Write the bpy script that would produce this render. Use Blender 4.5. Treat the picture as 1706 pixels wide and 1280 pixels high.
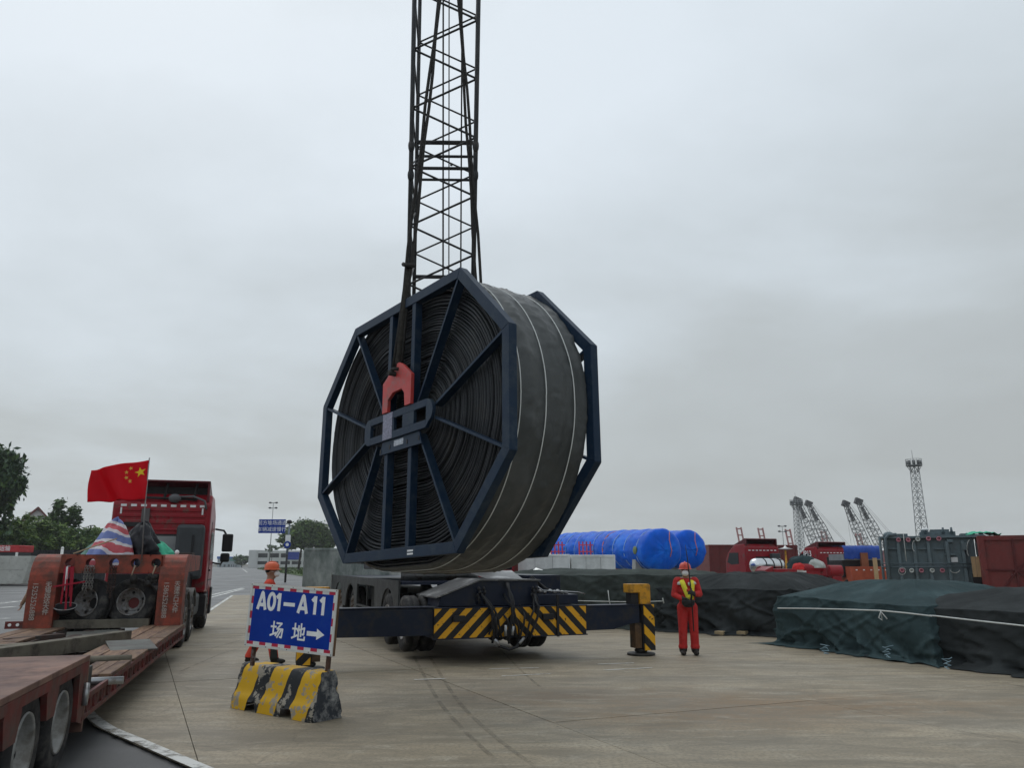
import bpy, math, random
from mathutils import Vector, Matrix, noise
rnd = random.Random(7)
PI = math.pi
SC = bpy.context.scene
COL = SC.collection
for o in list(bpy.data.objects):
    bpy.data.objects.remove(o)

# ------------------------------------------------------------------ camera
EYE = Vector((0, 0, 1.75))
FPX = 1281.0                                   # focal length in pixels of the 1706 px wide photograph
PITCH = math.atan(300 / FPX)
cam = bpy.data.cameras.new('camera')
cam.sensor_fit = 'HORIZONTAL'; cam.sensor_width = 36; cam.lens = 36 * FPX / 1706
cam.clip_start = 0.05; cam.clip_end = 6000
camo = bpy.data.objects.new('camera', cam); COL.objects.link(camo)
camo.location = EYE; camo.rotation_euler = (PI / 2 + PITCH, 0, 0)
SC.camera = camo
SC.view_settings.view_transform = 'Standard'; SC.view_settings.look = 'None'
SC.view_settings.exposure = 0.12; SC.view_settings.gamma = 1; SC.view_settings.use_curve_mapping = False

CF = Vector((0, math.cos(PITCH), math.sin(PITCH))); CU = Vector((0, -math.sin(PITCH), math.cos(PITCH))); CR = Vector((1, 0, 0))
def ray(x, y): return CR * ((x - 853) / FPX) + CU * ((640 - y) / FPX) + CF
def gp(x, y, z=0.0):                            # photo pixel -> point at height z
    d = ray(x, y); return EYE + d * ((z - EYE.z) / d.z)
def px(x, y, Y):                                # photo pixel -> point at world distance Y
    d = ray(x, y); return EYE + d * (Y / d.y)
def dp(x, y, D):                                # photo pixel -> point at optical depth D
    return EYE + ray(x, y) * D

# ------------------------------------------------------------------ overcast sky
W = bpy.data.worlds.new('World'); SC.world = W; W.use_nodes = True
nt = W.node_tree; nt.nodes.clear(); N = nt.nodes.new; L = nt.links.new
wo = N('ShaderNodeOutputWorld'); bg = N('ShaderNodeBackground'); bg.inputs['Strength'].default_value = 0.1
sky = N('ShaderNodeTexSky'); sky.sky_type = 'NISHITA'; sky.sun_disc = False
SUN_EL, SUN_AZ = math.radians(58), math.radians(-35)
sky.sun_elevation = SUN_EL; sky.sun_rotation = SUN_AZ; sky.air_density = 1.2; sky.dust_density = 4
tc = N('ShaderNodeTexCoord')
sep = N('ShaderNodeSeparateXYZ'); L(tc.outputs['Generated'], sep.inputs[0])
def wm(op, a, b=None, c=None):
    n = N('ShaderNodeMath'); n.operation = op
    for k, v in enumerate((a, b, c)):
        if v is None: continue
        if isinstance(v, (int, float)): n.inputs[k].default_value = v
        else: L(v, n.inputs[k])
    return n.outputs[0]
zc = wm('ADD', wm('MAXIMUM', sep.outputs[2], 0.0), 0.16)
cx = N('ShaderNodeCombineXYZ'); L(wm('DIVIDE', sep.outputs[0], zc), cx.inputs[0]); L(wm('DIVIDE', sep.outputs[1], zc), cx.inputs[1])
n1 = N('ShaderNodeTexNoise'); L(cx.outputs[0], n1.inputs['Vector']); n1.inputs['Scale'].default_value = 0.55; n1.inputs['Detail'].default_value = 6; n1.inputs['Roughness'].default_value = 0.5; n1.inputs['Distortion'].default_value = 0.4
n2 = N('ShaderNodeTexNoise'); L(cx.outputs[0], n2.inputs['Vector']); n2.inputs['Scale'].default_value = 1.3; n2.inputs['Detail'].default_value = 5; n2.inputs['Roughness'].default_value = 0.55
# broad brightness: thin cloud overhead and to the left, thicker towards the horizon and the right
mr = N('ShaderNodeMapRange'); mr.interpolation_type = 'SMOOTHSTEP'; L(sep.outputs[2], mr.inputs[0])
for k, v in ((1, 0.10), (2, 0.62), (3, 0.24), (4, 0.92)): mr.inputs[k].default_value = v
hz = mr.outputs[0]
lr = wm('MULTIPLY_ADD', sep.outputs[0], -0.34, hz)
cl = wm('MULTIPLY_ADD', n1.outputs['Fac'], 1.5, -0.75)
cl2 = wm('MULTIPLY_ADD', n2.outputs['Fac'], 0.60, -0.30)
fac = wm('ADD', wm('ADD', lr, cl), wm('ADD', cl2, 0.10))
rp = N('ShaderNodeValToRGB'); L(fac, rp.inputs[0])
e = rp.color_ramp.elements
e[0].position = 0.0; e[0].color = (4.2, 4.5, 4.58, 1)
e[1].position = 1.0; e[1].color = (7.1, 7.8, 8.4, 1)
m = e.new(0.35); m.color = (4.7, 5.1, 5.25, 1)
m = e.new(0.65); m.color = (5.8, 6.4, 6.8, 1)
mx = N('ShaderNodeMix'); mx.data_type = 'RGBA'; mx.inputs[0].default_value = 0.93
L(sky.outputs[0], mx.inputs[6]); L(rp.outputs[0], mx.inputs[7]); L(mx.outputs[2], bg.inputs['Color']); L(bg.outputs[0], wo.inputs[0])

sd = bpy.data.lights.new('sun', 'SUN'); sd.energy = 0.6; sd.angle = math.radians(50); sd.color = (1, 0.97, 0.93)
so = bpy.data.objects.new('sun', sd); COL.objects.link(so)
sdir = Vector((math.sin(SUN_AZ) * math.cos(SUN_EL), math.cos(SUN_AZ) * math.cos(SUN_EL), math.sin(SUN_EL)))
so.rotation_euler = sdir.to_track_quat('Z', 'Y').to_euler(); so.location = (0, 0, 60)

# ------------------------------------------------------------------ materials
MATS = {}
def mat(name, col, rough=0.6, metal=0.0, var=0.18, scale=2.5, bump=0.0, bscale=30, dirt=None, damt=0.4, dscale=3.0, spec=0.28, rnd_obj=0.0, stretch=None):
    if name in MATS: return MATS[name]
    m = bpy.data.materials.new(name); m.use_nodes = True; t = m.node_tree; n = t.nodes; l = t.links
    b = n['Principled BSDF']; b.inputs['Roughness'].default_value = rough; b.inputs['Metallic'].default_value = metal
    b.inputs['Specular IOR Level'].default_value = spec
    c = n.new('ShaderNodeTexCoord'); src = c.outputs['Object']
    if stretch:
        mp = n.new('ShaderNodeMapping'); mp.inputs['Scale'].default_value = stretch; l.new(src, mp.inputs[0]); src = mp.outputs[0]
    def tex(s, d=5, r=0.6):
        x = n.new('ShaderNodeTexNoise'); x.inputs['Scale'].default_value = s; x.inputs['Detail'].default_value = d; x.inputs['Roughness'].default_value = r
        l.new(src, x.inputs['Vector']); return x.outputs['Fac']
    def ramp(f, p0, c0, p1, c1):
        r = n.new('ShaderNodeValToRGB'); r.color_ramp.elements[0].position = p0; r.color_ramp.elements[0].color = (*c0, 1)
        r.color_ramp.elements[1].position = p1; r.color_ramp.elements[1].color = (*c1, 1); l.new(f, r.inputs[0]); return r.outputs[0]
    def mixc(f, a, bb):
        x = n.new('ShaderNodeMix'); x.data_type = 'RGBA'
        if isinstance(f, float): x.inputs[0].default_value = f
        else: l.new(f, x.inputs[0])
        for k, v in ((6, a), (7, bb)):
            if isinstance(v, tuple): x.inputs[k].default_value = (*v, 1)
            else: l.new(v, x.inputs[k])
        return x.outputs[2]
    lo = tuple(max(0, v * (1 - var)) for v in col); hi = tuple(min(1, v * (1 + var)) for v in col)
    base = ramp(tex(scale), 0.3, lo, 0.7, hi)
    if dirt:
        f = ramp(tex(dscale, 8, 0.68), 0.62 - damt * 0.4, (0, 0, 0), 0.72 - damt * 0.2, (1, 1, 1))
        base = mixc(f, base, tuple(dirt))
    if rnd_obj:
        oi = n.new('ShaderNodeObjectInfo'); hs = n.new('ShaderNodeHueSaturation'); l.new(base, hs.inputs['Color'])
        mm = n.new('ShaderNodeMath'); mm.operation = 'MULTIPLY_ADD'; l.new(oi.outputs['Random'], mm.inputs[0]); mm.inputs[1].default_value = 2 * rnd_obj; mm.inputs[2].default_value = 1 - rnd_obj
        l.new(mm.outputs[0], hs.inputs['Value']); base = hs.outputs[0]
    l.new(base, b.inputs['Base Color'])
    rr = n.new('ShaderNodeMath'); rr.operation = 'MULTIPLY_ADD'; l.new(tex(scale * 2.3, 4), rr.inputs[0]); rr.inputs[1].default_value = 0.3; rr.inputs[2].default_value = max(0.02, rough - 0.15)
    l.new(rr.outputs[0], b.inputs['Roughness'])
    if bump:
        bp = n.new('ShaderNodeBump'); bp.inputs['Strength'].default_value = 1.0; bp.inputs['Distance'].default_value = bump
        l.new(tex(bscale, 6), bp.inputs['Height']); l.new(bp.outputs[0], b.inputs['Normal'])
    m['nodes_base'] = 1
    MATS[name] = m; return m

def stripe_mat(name, c1, c2, period, axis_expr, duty=0.5, rough=0.5, wear=0.35, edge=0.0, dirt=(0.05, 0.045, 0.04), phase=0.0, wscale=9):
    """two-colour paint stripes: axis_expr = (kx, ky, kz, mirror_x or None) in object coordinates"""
    m = bpy.data.materials.new(name); m.use_nodes = True; t = m.node_tree; n = t.nodes; l = t.links
    b = n['Principled BSDF']; b.inputs['Roughness'].default_value = rough; b.inputs['Specular IOR Level'].default_value = 0.25
    c = n.new('ShaderNodeTexCoord'); s = n.new('ShaderNodeSeparateXYZ'); l.new(c.outputs['Object'], s.inputs[0])
    def M(op, a, bb=None, cc=None):
        x = n.new('ShaderNodeMath'); x.operation = op
        for k, v in enumerate((a, bb, cc)):
            if v is None: continue
            if isinstance(v, (int, float)): x.inputs[k].default_value = v
            else: l.new(v, x.inputs[k])
        return x.outputs[0]
    kx, ky, kz, mir = axis_expr
    X = s.outputs[0]
    if mir is not None: X = M('ABSOLUTE', M('SUBTRACT', X, mir))
    u = M('ADD', M('MULTIPLY', X, kx), M('ADD', M('MULTIPLY', s.outputs[1], ky), M('MULTIPLY', s.outputs[2], kz)))
    nz = n.new('ShaderNodeTexNoise'); nz.inputs['Scale'].default_value = 14; nz.inputs['Detail'].default_value = 4; l.new(c.outputs['Object'], nz.inputs['Vector'])
    u = M('ADD', u, M('MULTIPLY', M('SUBTRACT', nz.outputs['Fac'], 0.5), edge))
    f = M('LESS_THAN', M('FRACT', M('DIVIDE', M('ADD', u, phase), period)), duty)
    mx = n.new('ShaderNodeMix'); mx.data_type = 'RGBA'; l.new(f, mx.inputs[0]); mx.inputs[6].default_value = (*c2, 1); mx.inputs[7].default_value = (*c1, 1)
    w = n.new('ShaderNodeTexNoise'); w.inputs['Scale'].default_value = wscale; w.inputs['Detail'].default_value = 8; w.inputs['Roughness'].default_value = 0.7; l.new(c.outputs['Object'], w.inputs['Vector'])
    r = n.new('ShaderNodeValToRGB'); l.new(w.outputs['Fac'], r.inputs[0]); r.color_ramp.elements[0].position = 0.72 - wear * 0.4; r.color_ramp.elements[1].position = 0.745 - wear * 0.4
    m2 = n.new('ShaderNodeMix'); m2.data_type = 'RGBA'; l.new(r.outputs[0], m2.inputs[0]); l.new(mx.outputs[2], m2.inputs[6]); m2.inputs[7].default_value = (*dirt, 1)
    l.new(m2.outputs[2], b.inputs['Base Color'])
    return m

# ------------------------------------------------------------------ mesh helper
class MB:
    def __init__(s): s.v = []; s.f = []; s.mi = []; s.sm = []
    def add(s, vs, fs, mi=0, sm=False):
        k = len(s.v); s.v += [tuple(v) for v in vs]
        for f in fs: s.f.append(tuple(i + k for i in f)); s.mi.append(mi); s.sm.append(sm)
        return s
    def box(s, c, d, rot=None, mi=0):
        c = Vector(c); h = Vector(d) / 2
        vs = []
        for z in (-1, 1):
            for y in (-1, 1):
                for x in (-1, 1):
                    p = Vector((x * h.x, y * h.y, z * h.z))
                    vs.append(c + (rot @ p if rot else p))
        return s.add(vs, [(0, 2, 3, 1), (4, 5, 7, 6), (0, 1, 5, 4), (2, 6, 7, 3), (0, 4, 6, 2), (1, 3, 7, 5)], mi)
    def bb(s, x0, x1, y0, y1, z0, z1, mi=0):
        return s.box(((x0 + x1) / 2, (y0 + y1) / 2, (z0 + z1) / 2), (x1 - x0, y1 - y0, z1 - z0), None, mi)
    def beam(s, p0, p1, w, h, up=(0, 0, 1), mi=0):
        p0, p1 = Vector(p0), Vector(p1); d = (p1 - p0); ln = d.length; d.normalize()
        up = Vector(up)
        if abs(d.dot(up)) > 0.98: up = Vector((0, 1, 0))
        x = d.cross(up).normalized(); z = x.cross(d).normalized()
        R = Matrix((x, d, z)).transposed()
        return s.box((p0 + p1) / 2, (w, ln, h), R, mi)
    def tube(s, p0, p1, r, n=8, r2=None, mi=0, caps=True):
        return s.path([p0, p1], [r, r if r2 is None else r2], n, mi, caps)
    def path(s, pts, r, n=6, mi=0, caps=True):
        pts = [Vector(p) for p in pts]; m = len(pts)
        rs = r if isinstance(r, (list, tuple)) else [r] * m
        vs = []; prev = None
        for i, p in enumerate(pts):
            t = (pts[min(i + 1, m - 1)] - pts[max(i - 1, 0)])
            if t.length < 1e-9: t = Vector((0, 0, 1))
            t.normalize()
            if prev is None:
                a = Vector((0, 0, 1)) if abs(t.z) < 0.9 else Vector((1, 0, 0))
                x = t.cross(a).normalized()
            else:
                x = prev - t * prev.dot(t)
                if x.length < 1e-6: x = t.orthogonal()
                x.normalize()
            prev = x; y = t.cross(x)
            for k in range(n):
                a = 2 * PI * k / n; vs.append(p + (x * math.cos(a) + y * math.sin(a)) * rs[i])
        fs = []
        for i in range(m - 1):
            for k in range(n):
                k2 = (k + 1) % n; fs.append((i * n + k, i * n + k2, (i + 1) * n + k2, (i + 1) * n + k))
        s.add(vs, fs, mi, True)
        if caps:
            b = len(s.v) - len(vs)
            s.f.append(tuple(b + k for k in reversed(range(n)))); s.mi.append(mi); s.sm.append(False)
            s.f.append(tuple(b + (m - 1) * n + k for k in range(n))); s.mi.append(mi); s.sm.append(False)
        return s
    def prism(s, poly, fn, a, b, mi=0):
        """poly of 2-D points; fn(u, v, w) -> 3-D; extruded w from a to b"""
        n = len(poly)
        vs = [fn(u, v, a) for u, v in poly] + [fn(u, v, b) for u, v in poly]
        fs = [tuple(reversed(range(n))), tuple(range(n, 2 * n))] + [(i, (i + 1) % n, n + (i + 1) % n, n + i) for i in range(n)]
        return s.add(vs, fs, mi)
    def xz(s, poly, y0, y1, mi=0): return s.prism(poly, lambda u, v, w: (u, w, v), y0, y1, mi)
    def yz(s, poly, x0, x1, mi=0): return s.prism(poly, lambda u, v, w: (w, u, v), x0, x1, mi)
    def xy(s, poly, z0, z1, mi=0): return s.prism(poly, lambda u, v, w: (u, v, w), z0, z1, mi)
    def frame(s, outer, holes_strip, y0, y1, mi=0):  # unused slot kept simple
        return s
    def lathe(s, prof, n=24, M=None, mi=0, close=False):
        """profile of (radius, height) turned round local z; M places it"""
        M = M or Matrix(); m = len(prof); vs = []
        for r, z in prof:
            for k in range(n):
                a = 2 * PI * k / n; vs.append(M @ Vector((r * math.cos(a), r * math.sin(a), z)))
        fs = []
        for i in range(m if close else m - 1):
            j = (i + 1) % m
            for k in range(n):
                k2 = (k + 1) % n; fs.append((i * n + k, i * n + k2, j * n + k2, j * n + k))
        return s.add(vs, fs, mi, True)
    def sphere(s, c, r, nu=14, nv=9, rot=None, mi=0):
        r = Vector(r) if not isinstance(r, (int, float)) else Vector((r, r, r)); c = Vector(c)
        vs = []
        for j in range(nv + 1):
            ph = PI * j / nv
            for i in range(nu):
                th = 2 * PI * i / nu
                p = Vector((r.x * math.sin(ph) * math.cos(th), r.y * math.sin(ph) * math.sin(th), r.z * math.cos(ph)))
                vs.append(c + (rot @ p if rot else p))
        fs = [(j * nu + i, (j + 1) * nu + i, (j + 1) * nu + (i + 1) % nu, j * nu + (i + 1) % nu) for j in range(nv) for i in range(nu)]
        return s.add(vs, fs, mi, True)
    def grid(s, fn, nu, nv, mi=0, wrap_u=False, sm=True):
        vs = [fn(i, j) for j in range(nv) for i in range(nu)]
        fs = []
        for j in range(nv - 1):
            for i in range(nu if wrap_u else nu - 1):
                i2 = (i + 1) % nu; fs.append((j * nu + i, j * nu + i2, (j + 1) * nu + i2, (j + 1) * nu + i))
        return s.add(vs, fs, mi, sm)
    def mesh(s, name, mats):
        me = bpy.data.meshes.new(name); me.from_pydata(s.v, [], s.f)
        for m in (mats if isinstance(mats, (list, tuple)) else [mats]): me.materials.append(m)
        me.polygons.foreach_set('material_index', s.mi); me.polygons.foreach_set('use_smooth', s.sm); me.update(); return me
    def build(s, name, mats, parent=None, bevel=0.0, M=None, solid=0.0, label=None):
        o = bpy.data.objects.new(name, s.mesh(name, mats)); COL.objects.link(o)
        if parent is not None: o.parent = parent
        if M is not None: o.matrix_local = M
        if solid:
            md = o.modifiers.new('solid', 'SOLIDIFY'); md.thickness = solid; md.offset = 0
        if bevel:
            md = o.modifiers.new('bevel', 'BEVEL'); md.width = bevel; md.segments = 2; md.limit_method = 'ANGLE'; md.angle_limit = math.radians(40); md.harden_normals = False
        if label: o['label'] = label
        return o

def tag(o, label, cat, group=None):
    o['label'] = label; o['category'] = cat
    if group: o['group'] = group
    return o
def thing(name, label, cat, loc=(0, 0, 0), rz=0.0, group=None, M=None):
    o = bpy.data.objects.new(name, None); COL.objects.link(o); o.empty_display_size = 0.2
    if M is not None: o.matrix_world = M
    else: o.location = loc; o.rotation_euler = (0, 0, rz)
    return tag(o, label, cat, group)
def sub(name, parent, M=None):
    o = bpy.data.objects.new(name, None); COL.objects.link(o); o.parent = parent; o.empty_display_size = 0.1
    if M is not None: o.matrix_local = M
    return o
def kids(o): return [c for c in bpy.data.objects if c.parent == o]
def dup(root, M=None, label=None):
    r = root.copy(); COL.objects.link(r)
    if M is not None: r.matrix_local = M
    if label: r['label'] = label
    for c in kids(root):
        c2 = c.copy(); COL.objects.link(c2); c2.parent = r
        for g in kids(c):
            g2 = g.copy(); COL.objects.link(g2); g2.parent = c2
    return r
def text(body, size, parent, M, m, name='lettering', ext=0.002, bold=0.0, sx=1.0, align='CENTER', space=1.0):
    cu = bpy.data.curves.new(name, 'FONT'); cu.body = body; cu.size = size; cu.extrude = ext; cu.offset = bold; cu.align_x = align; cu.align_y = 'CENTER'; cu.space_character = space
    cu.resolution_u = 3
    t_ = bpy.data.objects.new('tmp_text', cu); COL.objects.link(t_)
    me = bpy.data.meshes.new_from_object(t_.evaluated_get(bpy.context.evaluated_depsgraph_get()))
    bpy.data.objects.remove(t_); me.materials.clear(); me.materials.append(m); me.transform(Matrix.Diagonal((sx, 1, 1, 1)))
    o = bpy.data.objects.new(name, me); COL.objects.link(o)
    o.parent = parent; o.matrix_local = M; return o
RX90 = Matrix.Rotation(PI / 2, 4, 'X')          # text: from lying to standing, facing -y
T = Matrix.Translation
def RZ(a): return Matrix.Rotation(a, 4, 'Z')
def RXm(a): return Matrix.Rotation(a, 4, 'X')
def RYm(a): return Matrix.Rotation(a, 4, 'Y')
def fbm(x, y, z=0, o=4): return noise.fractal(Vector((x, y, z)), 1.0, 2.0, o)

# shared materials
navy = mat('navy_paint', (0.011, 0.026, 0.052), 0.45, 0, 0.12, 1.5, 0.0004, 60, dirt=(0.030, 0.046, 0.066), damt=0.34, dscale=3.5, spec=0.16)
crane_navy = mat('crane_dark_paint', (0.006, 0.012, 0.030), 0.4, 0, 0.25, 2, dirt=(0.022, 0.022, 0.024), damt=0.3, dscale=4)
boom_paint = mat('boom_paint', (0.022, 0.024, 0.026), 0.55, 0, 0.3, 3, dirt=(0.05, 0.045, 0.04), damt=0.2)
rubber = mat('rubber', (0.020, 0.020, 0.021), 0.8, 0, 0.3, 6, 0.002, 40, dirt=(0.075, 0.07, 0.064), damt=0.3, dscale=5)
blackp = mat('black_plastic', (0.018, 0.018, 0.02), 0.5, 0, 0.2)
steel = mat('bare_steel', (0.35, 0.36, 0.37), 0.4, 0.8, 0.15, 4, dirt=(0.16, 0.11, 0.08), damt=0.25)
chrome = mat('polished_aluminium', (0.62, 0.64, 0.65), 0.22, 1.0, 0.06)
rim_clean = mat('grey_rim_paint', (0.27, 0.27, 0.26), 0.42, 0.2, 0.2, 3, dirt=(0.15, 0.14, 0.125), damt=0.35, dscale=4)
rim_m = mat('rim_paint', (0.30, 0.30, 0.30), 0.5, 0.2, 0.2, 5, dirt=(0.10, 0.07, 0.05), damt=0.45, dscale=6)
truck_red = mat('truck_red', (0.25, 0.010, 0.018), 0.32, 0, 0.12, 1.5, dirt=(0.12, 0.06, 0.05), damt=0.2, dscale=3)
orange_red = mat('trailer_orange_red', (0.27, 0.056, 0.034), 0.6, 0, 0.2, 2.5, 0.0008, 40, dirt=(0.10, 0.042, 0.030), damt=0.5, dscale=4)
deck_red = mat('trailer_dark_red', (0.13, 0.025, 0.022), 0.6, 0, 0.3, 3, 0.001, 30, dirt=(0.075, 0.05, 0.042), damt=0.5, dscale=4)
white = mat('white_paint', (0.78, 0.78, 0.76), 0.5, 0, 0.06)
print_white = mat('white_print', (0.74, 0.75, 0.75), 0.5, 0, 0.08, 8)
yellow_paint = mat('yellow_paint', (0.62, 0.30, 0.025), 0.5, 0, 0.15, 4, dirt=(0.20, 0.11, 0.03), damt=0.35, dscale=7)
glass = mat('dark_glass', (0.02, 0.025, 0.028), 0.08, 0, 0.1)
rope_white = mat('white_rope', (0.55, 0.57, 0.55), 0.8, 0, 0.15, 20)
rope_dark = mat('dark_rope', (0.030, 0.028, 0.026), 0.85, 0, 0.4, 20, 0.004, 60)
sign_blue = mat('sign_blue', (0.002, 0.032, 0.27), 0.4, 0, 0.12, 3, dirt=(0.006, 0.045, 0.26), damt=0.2, spec=0.15)
# ------------------------------------------------------------------ ground
def ground_mats():
    def base(name, rough):
        m = bpy.data.materials.new(name); m.use_nodes = True; t = m.node_tree
        b = t.nodes['Principled BSDF']; b.inputs['Roughness'].default_value = rough
        return m, t, t.nodes, t.links, b
    def tools(n, l):
        g = n.new('ShaderNodeNewGeometry')
        def tex(s, d=6, r=0.6, st=None, dist=0.0):
            src = g.outputs['Position']
            if st:
                mp = n.new('ShaderNodeMapping'); mp.inputs['Rotation'].default_value = (0, 0, st[1]); mp.inputs['Scale'].default_value = st[0]; l.new(src, mp.inputs[0]); src = mp.outputs[0]
            x = n.new('ShaderNodeTexNoise'); x.inputs['Scale'].default_value = s; x.inputs['Detail'].default_value = d; x.inputs['Roughness'].default_value = r; x.inputs['Distortion'].default_value = dist
            l.new(src, x.inputs['Vector']); return x.outputs['Fac']
        def ramp(f, *st):
            r = n.new('ShaderNodeValToRGB'); el = r.color_ramp.elements
            el[0].position, el[0].color = st[0][0], (*st[0][1], 1); el[1].position, el[1].color = st[-1][0], (*st[-1][1], 1)
            for p, c in st[1:-1]: k = el.new(p); k.color = (*c, 1)
            l.new(f, r.inputs[0]); return r.outputs[0]
        def mix(f, a, b, mode='MIX'):
            x = n.new('ShaderNodeMix'); x.data_type = 'RGBA'; x.blend_type = mode
            if isinstance(f, float): x.inputs[0].default_value = f
            else: l.new(f, x.inputs[0])
            for k, v in ((6, a), (7, b)):
                if isinstance(v, tuple): x.inputs[k].default_value = (*v, 1)
                else: l.new(v, x.inputs[k])
            return x.outputs[2]
        def spot(cx_, cy_, rx, ry, rot):
            mp = n.new('ShaderNodeMapping'); mp.vector_type = 'TEXTURE'; mp.inputs['Location'].default_value = (cx_, cy_, 0); mp.inputs['Rotation'].default_value = (0, 0, rot); mp.inputs['Scale'].default_value = (rx, ry, 1)
            l.new(g.outputs['Position'], mp.inputs[0])
            ln = n.new('ShaderNodeVectorMath'); ln.operation = 'LENGTH'; l.new(mp.outputs[0], ln.inputs[0])
            a = n.new('ShaderNodeMath'); a.operation = 'ADD'; l.new(ln.outputs['Value'], a.inputs[0])
            nz = tex(1.1, 7, 0.7); s_ = n.new('ShaderNodeMath'); s_.operation = 'MULTIPLY_ADD'; l.new(nz, s_.inputs[0]); s_.inputs[1].default_value = 1.4; s_.inputs[2].default_value = -0.7
            l.new(s_.outputs[0], a.inputs[1]); return a.outputs[0]
        return g, tex, ramp, mix, spot
    # concrete
    m, t, n, l, b = base('worn_concrete', 0.62)
    g, tex, ramp, mix, spot = tools(n, l)
    oi = n.new('ShaderNodeObjectInfo')
    c = ramp(tex(0.35, 6, 0.6), (0.3, (0.262, 0.214, 0.144)), (0.5, (0.355, 0.292, 0.200)), (0.72, (0.440, 0.366, 0.256)))
    c = mix(ramp(tex(0.5, 8, 0.65, ((0.25, 2.2, 1), 0.45), 0.6), (0.46, (0, 0, 0)), (0.72, (0.75, 0.75, 0.75))), c, (0.178, 0.156, 0.118))
    c = mix(ramp(tex(0.8, 7, 0.65, ((0.15, 3.0, 1), 0.12), 0.3), (0.55, (0, 0, 0)), (0.78, (0.6, 0.6, 0.6))), c, (0.420, 0.390, 0.320))
    c = mix(ramp(spot(3.2, 10.3, 4.0, 1.7, 0.1), (0.3, (0.8, 0.8, 0.8)), (1.35, (0, 0, 0))), c, (0.225, 0.132, 0.056))
    c = mix(ramp(spot(0.5, 11.2, 2.0, 0.9, 0.1), (0.2, (0.8, 0.8, 0.8)), (1.2, (0, 0, 0))), c, (0.150, 0.098, 0.052))
    c = mix(ramp(spot(-4.9, 13.2, 1.6, 2.6, 0.5), (0.2, (0.6, 0.6, 0.6)), (1.0, (0, 0, 0))), c, (0.150, 0.138, 0.112))
    c = mix(ramp(spot(6.5, 9.0, 3.6, 0.7, -0.2), (0.15, (0.5, 0.5, 0.5)), (1.0, (0, 0, 0))), c, (0.380, 0.345, 0.270))
    c = mix(ramp(tex(1.6, 9, 0.72, ((0.55, 1.5, 1), 0.4), 0.8), (0.42, (0, 0, 0)), (0.60, (0.75, 0.75, 0.75))), c, (0.175, 0.148, 0.104))
    c = mix(ramp(tex(2.3, 9, 0.75, ((0.5, 1.8, 1), -0.1), 0.5), (0.52, (0, 0, 0)), (0.66, (0.7, 0.7, 0.7))), c, (0.440, 0.390, 0.300))
    c = mix(ramp(tex(26, 5, 0.7), (0.38, (0.7, 0.7, 0.7)), (0.54, (0, 0, 0))), c, (0.175, 0.150, 0.108))
    vk = n.new('ShaderNodeTexVoronoi'); vk.feature = 'DISTANCE_TO_EDGE'; vk.inputs['Scale'].default_value = 0.16; kd = n.new('ShaderNodeVectorMath'); kd.operation = 'ADD'; kn = n.new('ShaderNodeTexNoise'); kn.inputs['Scale'].default_value = 1.3; kn.inputs['Detail'].default_value = 7; l.new(g.outputs['Position'], kn.inputs['Vector']); l.new(g.outputs['Position'], kd.inputs[0]); l.new(kn.outputs['Color'], kd.inputs[1]); l.new(kd.outputs[0], vk.inputs['Vector'])
    c = mix(ramp(vk.outputs['Distance'], (0.0008, (0.35, 0.35, 0.35)), (0.0024, (0, 0, 0))), c, (0.10, 0.085, 0.06))
    v = n.new('ShaderNodeTexVoronoi'); v.inputs['Scale'].default_value = 1.7; l.new(g.outputs['Position'], v.inputs['Vector'])
    c = mix(ramp(v.outputs['Distance'], (0.018, (0.8, 0.8, 0.8)), (0.035, (0, 0, 0))), c, (0.05, 0.045, 0.04))
    hs = n.new('ShaderNodeHueSaturation'); l.new(c, hs.inputs['Color']); mm = n.new('ShaderNodeMath'); mm.operation = 'MULTIPLY_ADD'; l.new(oi.outputs['Random'], mm.inputs[0]); mm.inputs[1].default_value = 0.10; mm.inputs[2].default_value = 0.88
    l.new(mm.outputs[0], hs.inputs['Value']); l.new(hs.outputs[0], b.inputs['Base Color'])
    rr = n.new('ShaderNodeMath'); rr.operation = 'MULTIPLY_ADD'; l.new(tex(0.6, 5), rr.inputs[0]); rr.inputs[1].default_value = 0.5; rr.inputs[2].default_value = 0.38; l.new(rr.outputs[0], b.inputs['Roughness'])
    bp = n.new('ShaderNodeBump'); bp.inputs['Distance'].default_value = 0.004; l.new(tex(45, 6, 0.7), bp.inputs['Height']); l.new(bp.outputs[0], b.inputs['Normal'])
    conc = m
    # asphalt
    m, t, n, l, b = base('asphalt', 0.6); g, tex, ramp, mix, spot = tools(n, l)
    c = ramp(tex(0.25, 6), (0.3, (0.052, 0.053, 0.055)), (0.7, (0.085, 0.087, 0.088)))
    c = mix(ramp(tex(140, 2, 0.5), (0.52, (0, 0, 0)), (0.72, (0.8, 0.8, 0.8))), c, (0.16, 0.16, 0.155))
    c = mix(ramp(tex(0.5, 6, 0.6, ((0.2, 1.6, 1), 1.85)), (0.5, (0, 0, 0)), (0.75, (0.7, 0.7, 0.7))), c, (0.12, 0.12, 0.12))
    l.new(c, b.inputs['Base Color'])
    rr = n.new('ShaderNodeMath'); rr.operation = 'MULTIPLY_ADD'; l.new(tex(0.3, 5), rr.inputs[0]); rr.inputs[1].default_value = 0.5; rr.inputs[2].default_value = 0.22; l.new(rr.outputs[0], b.inputs['Roughness'])
    bp = n.new('ShaderNodeBump'); bp.inputs['Distance'].default_value = 0.006; l.new(tex(150, 3), bp.inputs['Height']); l.new(bp.outputs[0], b.inputs['Normal'])
    asp = m
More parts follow.
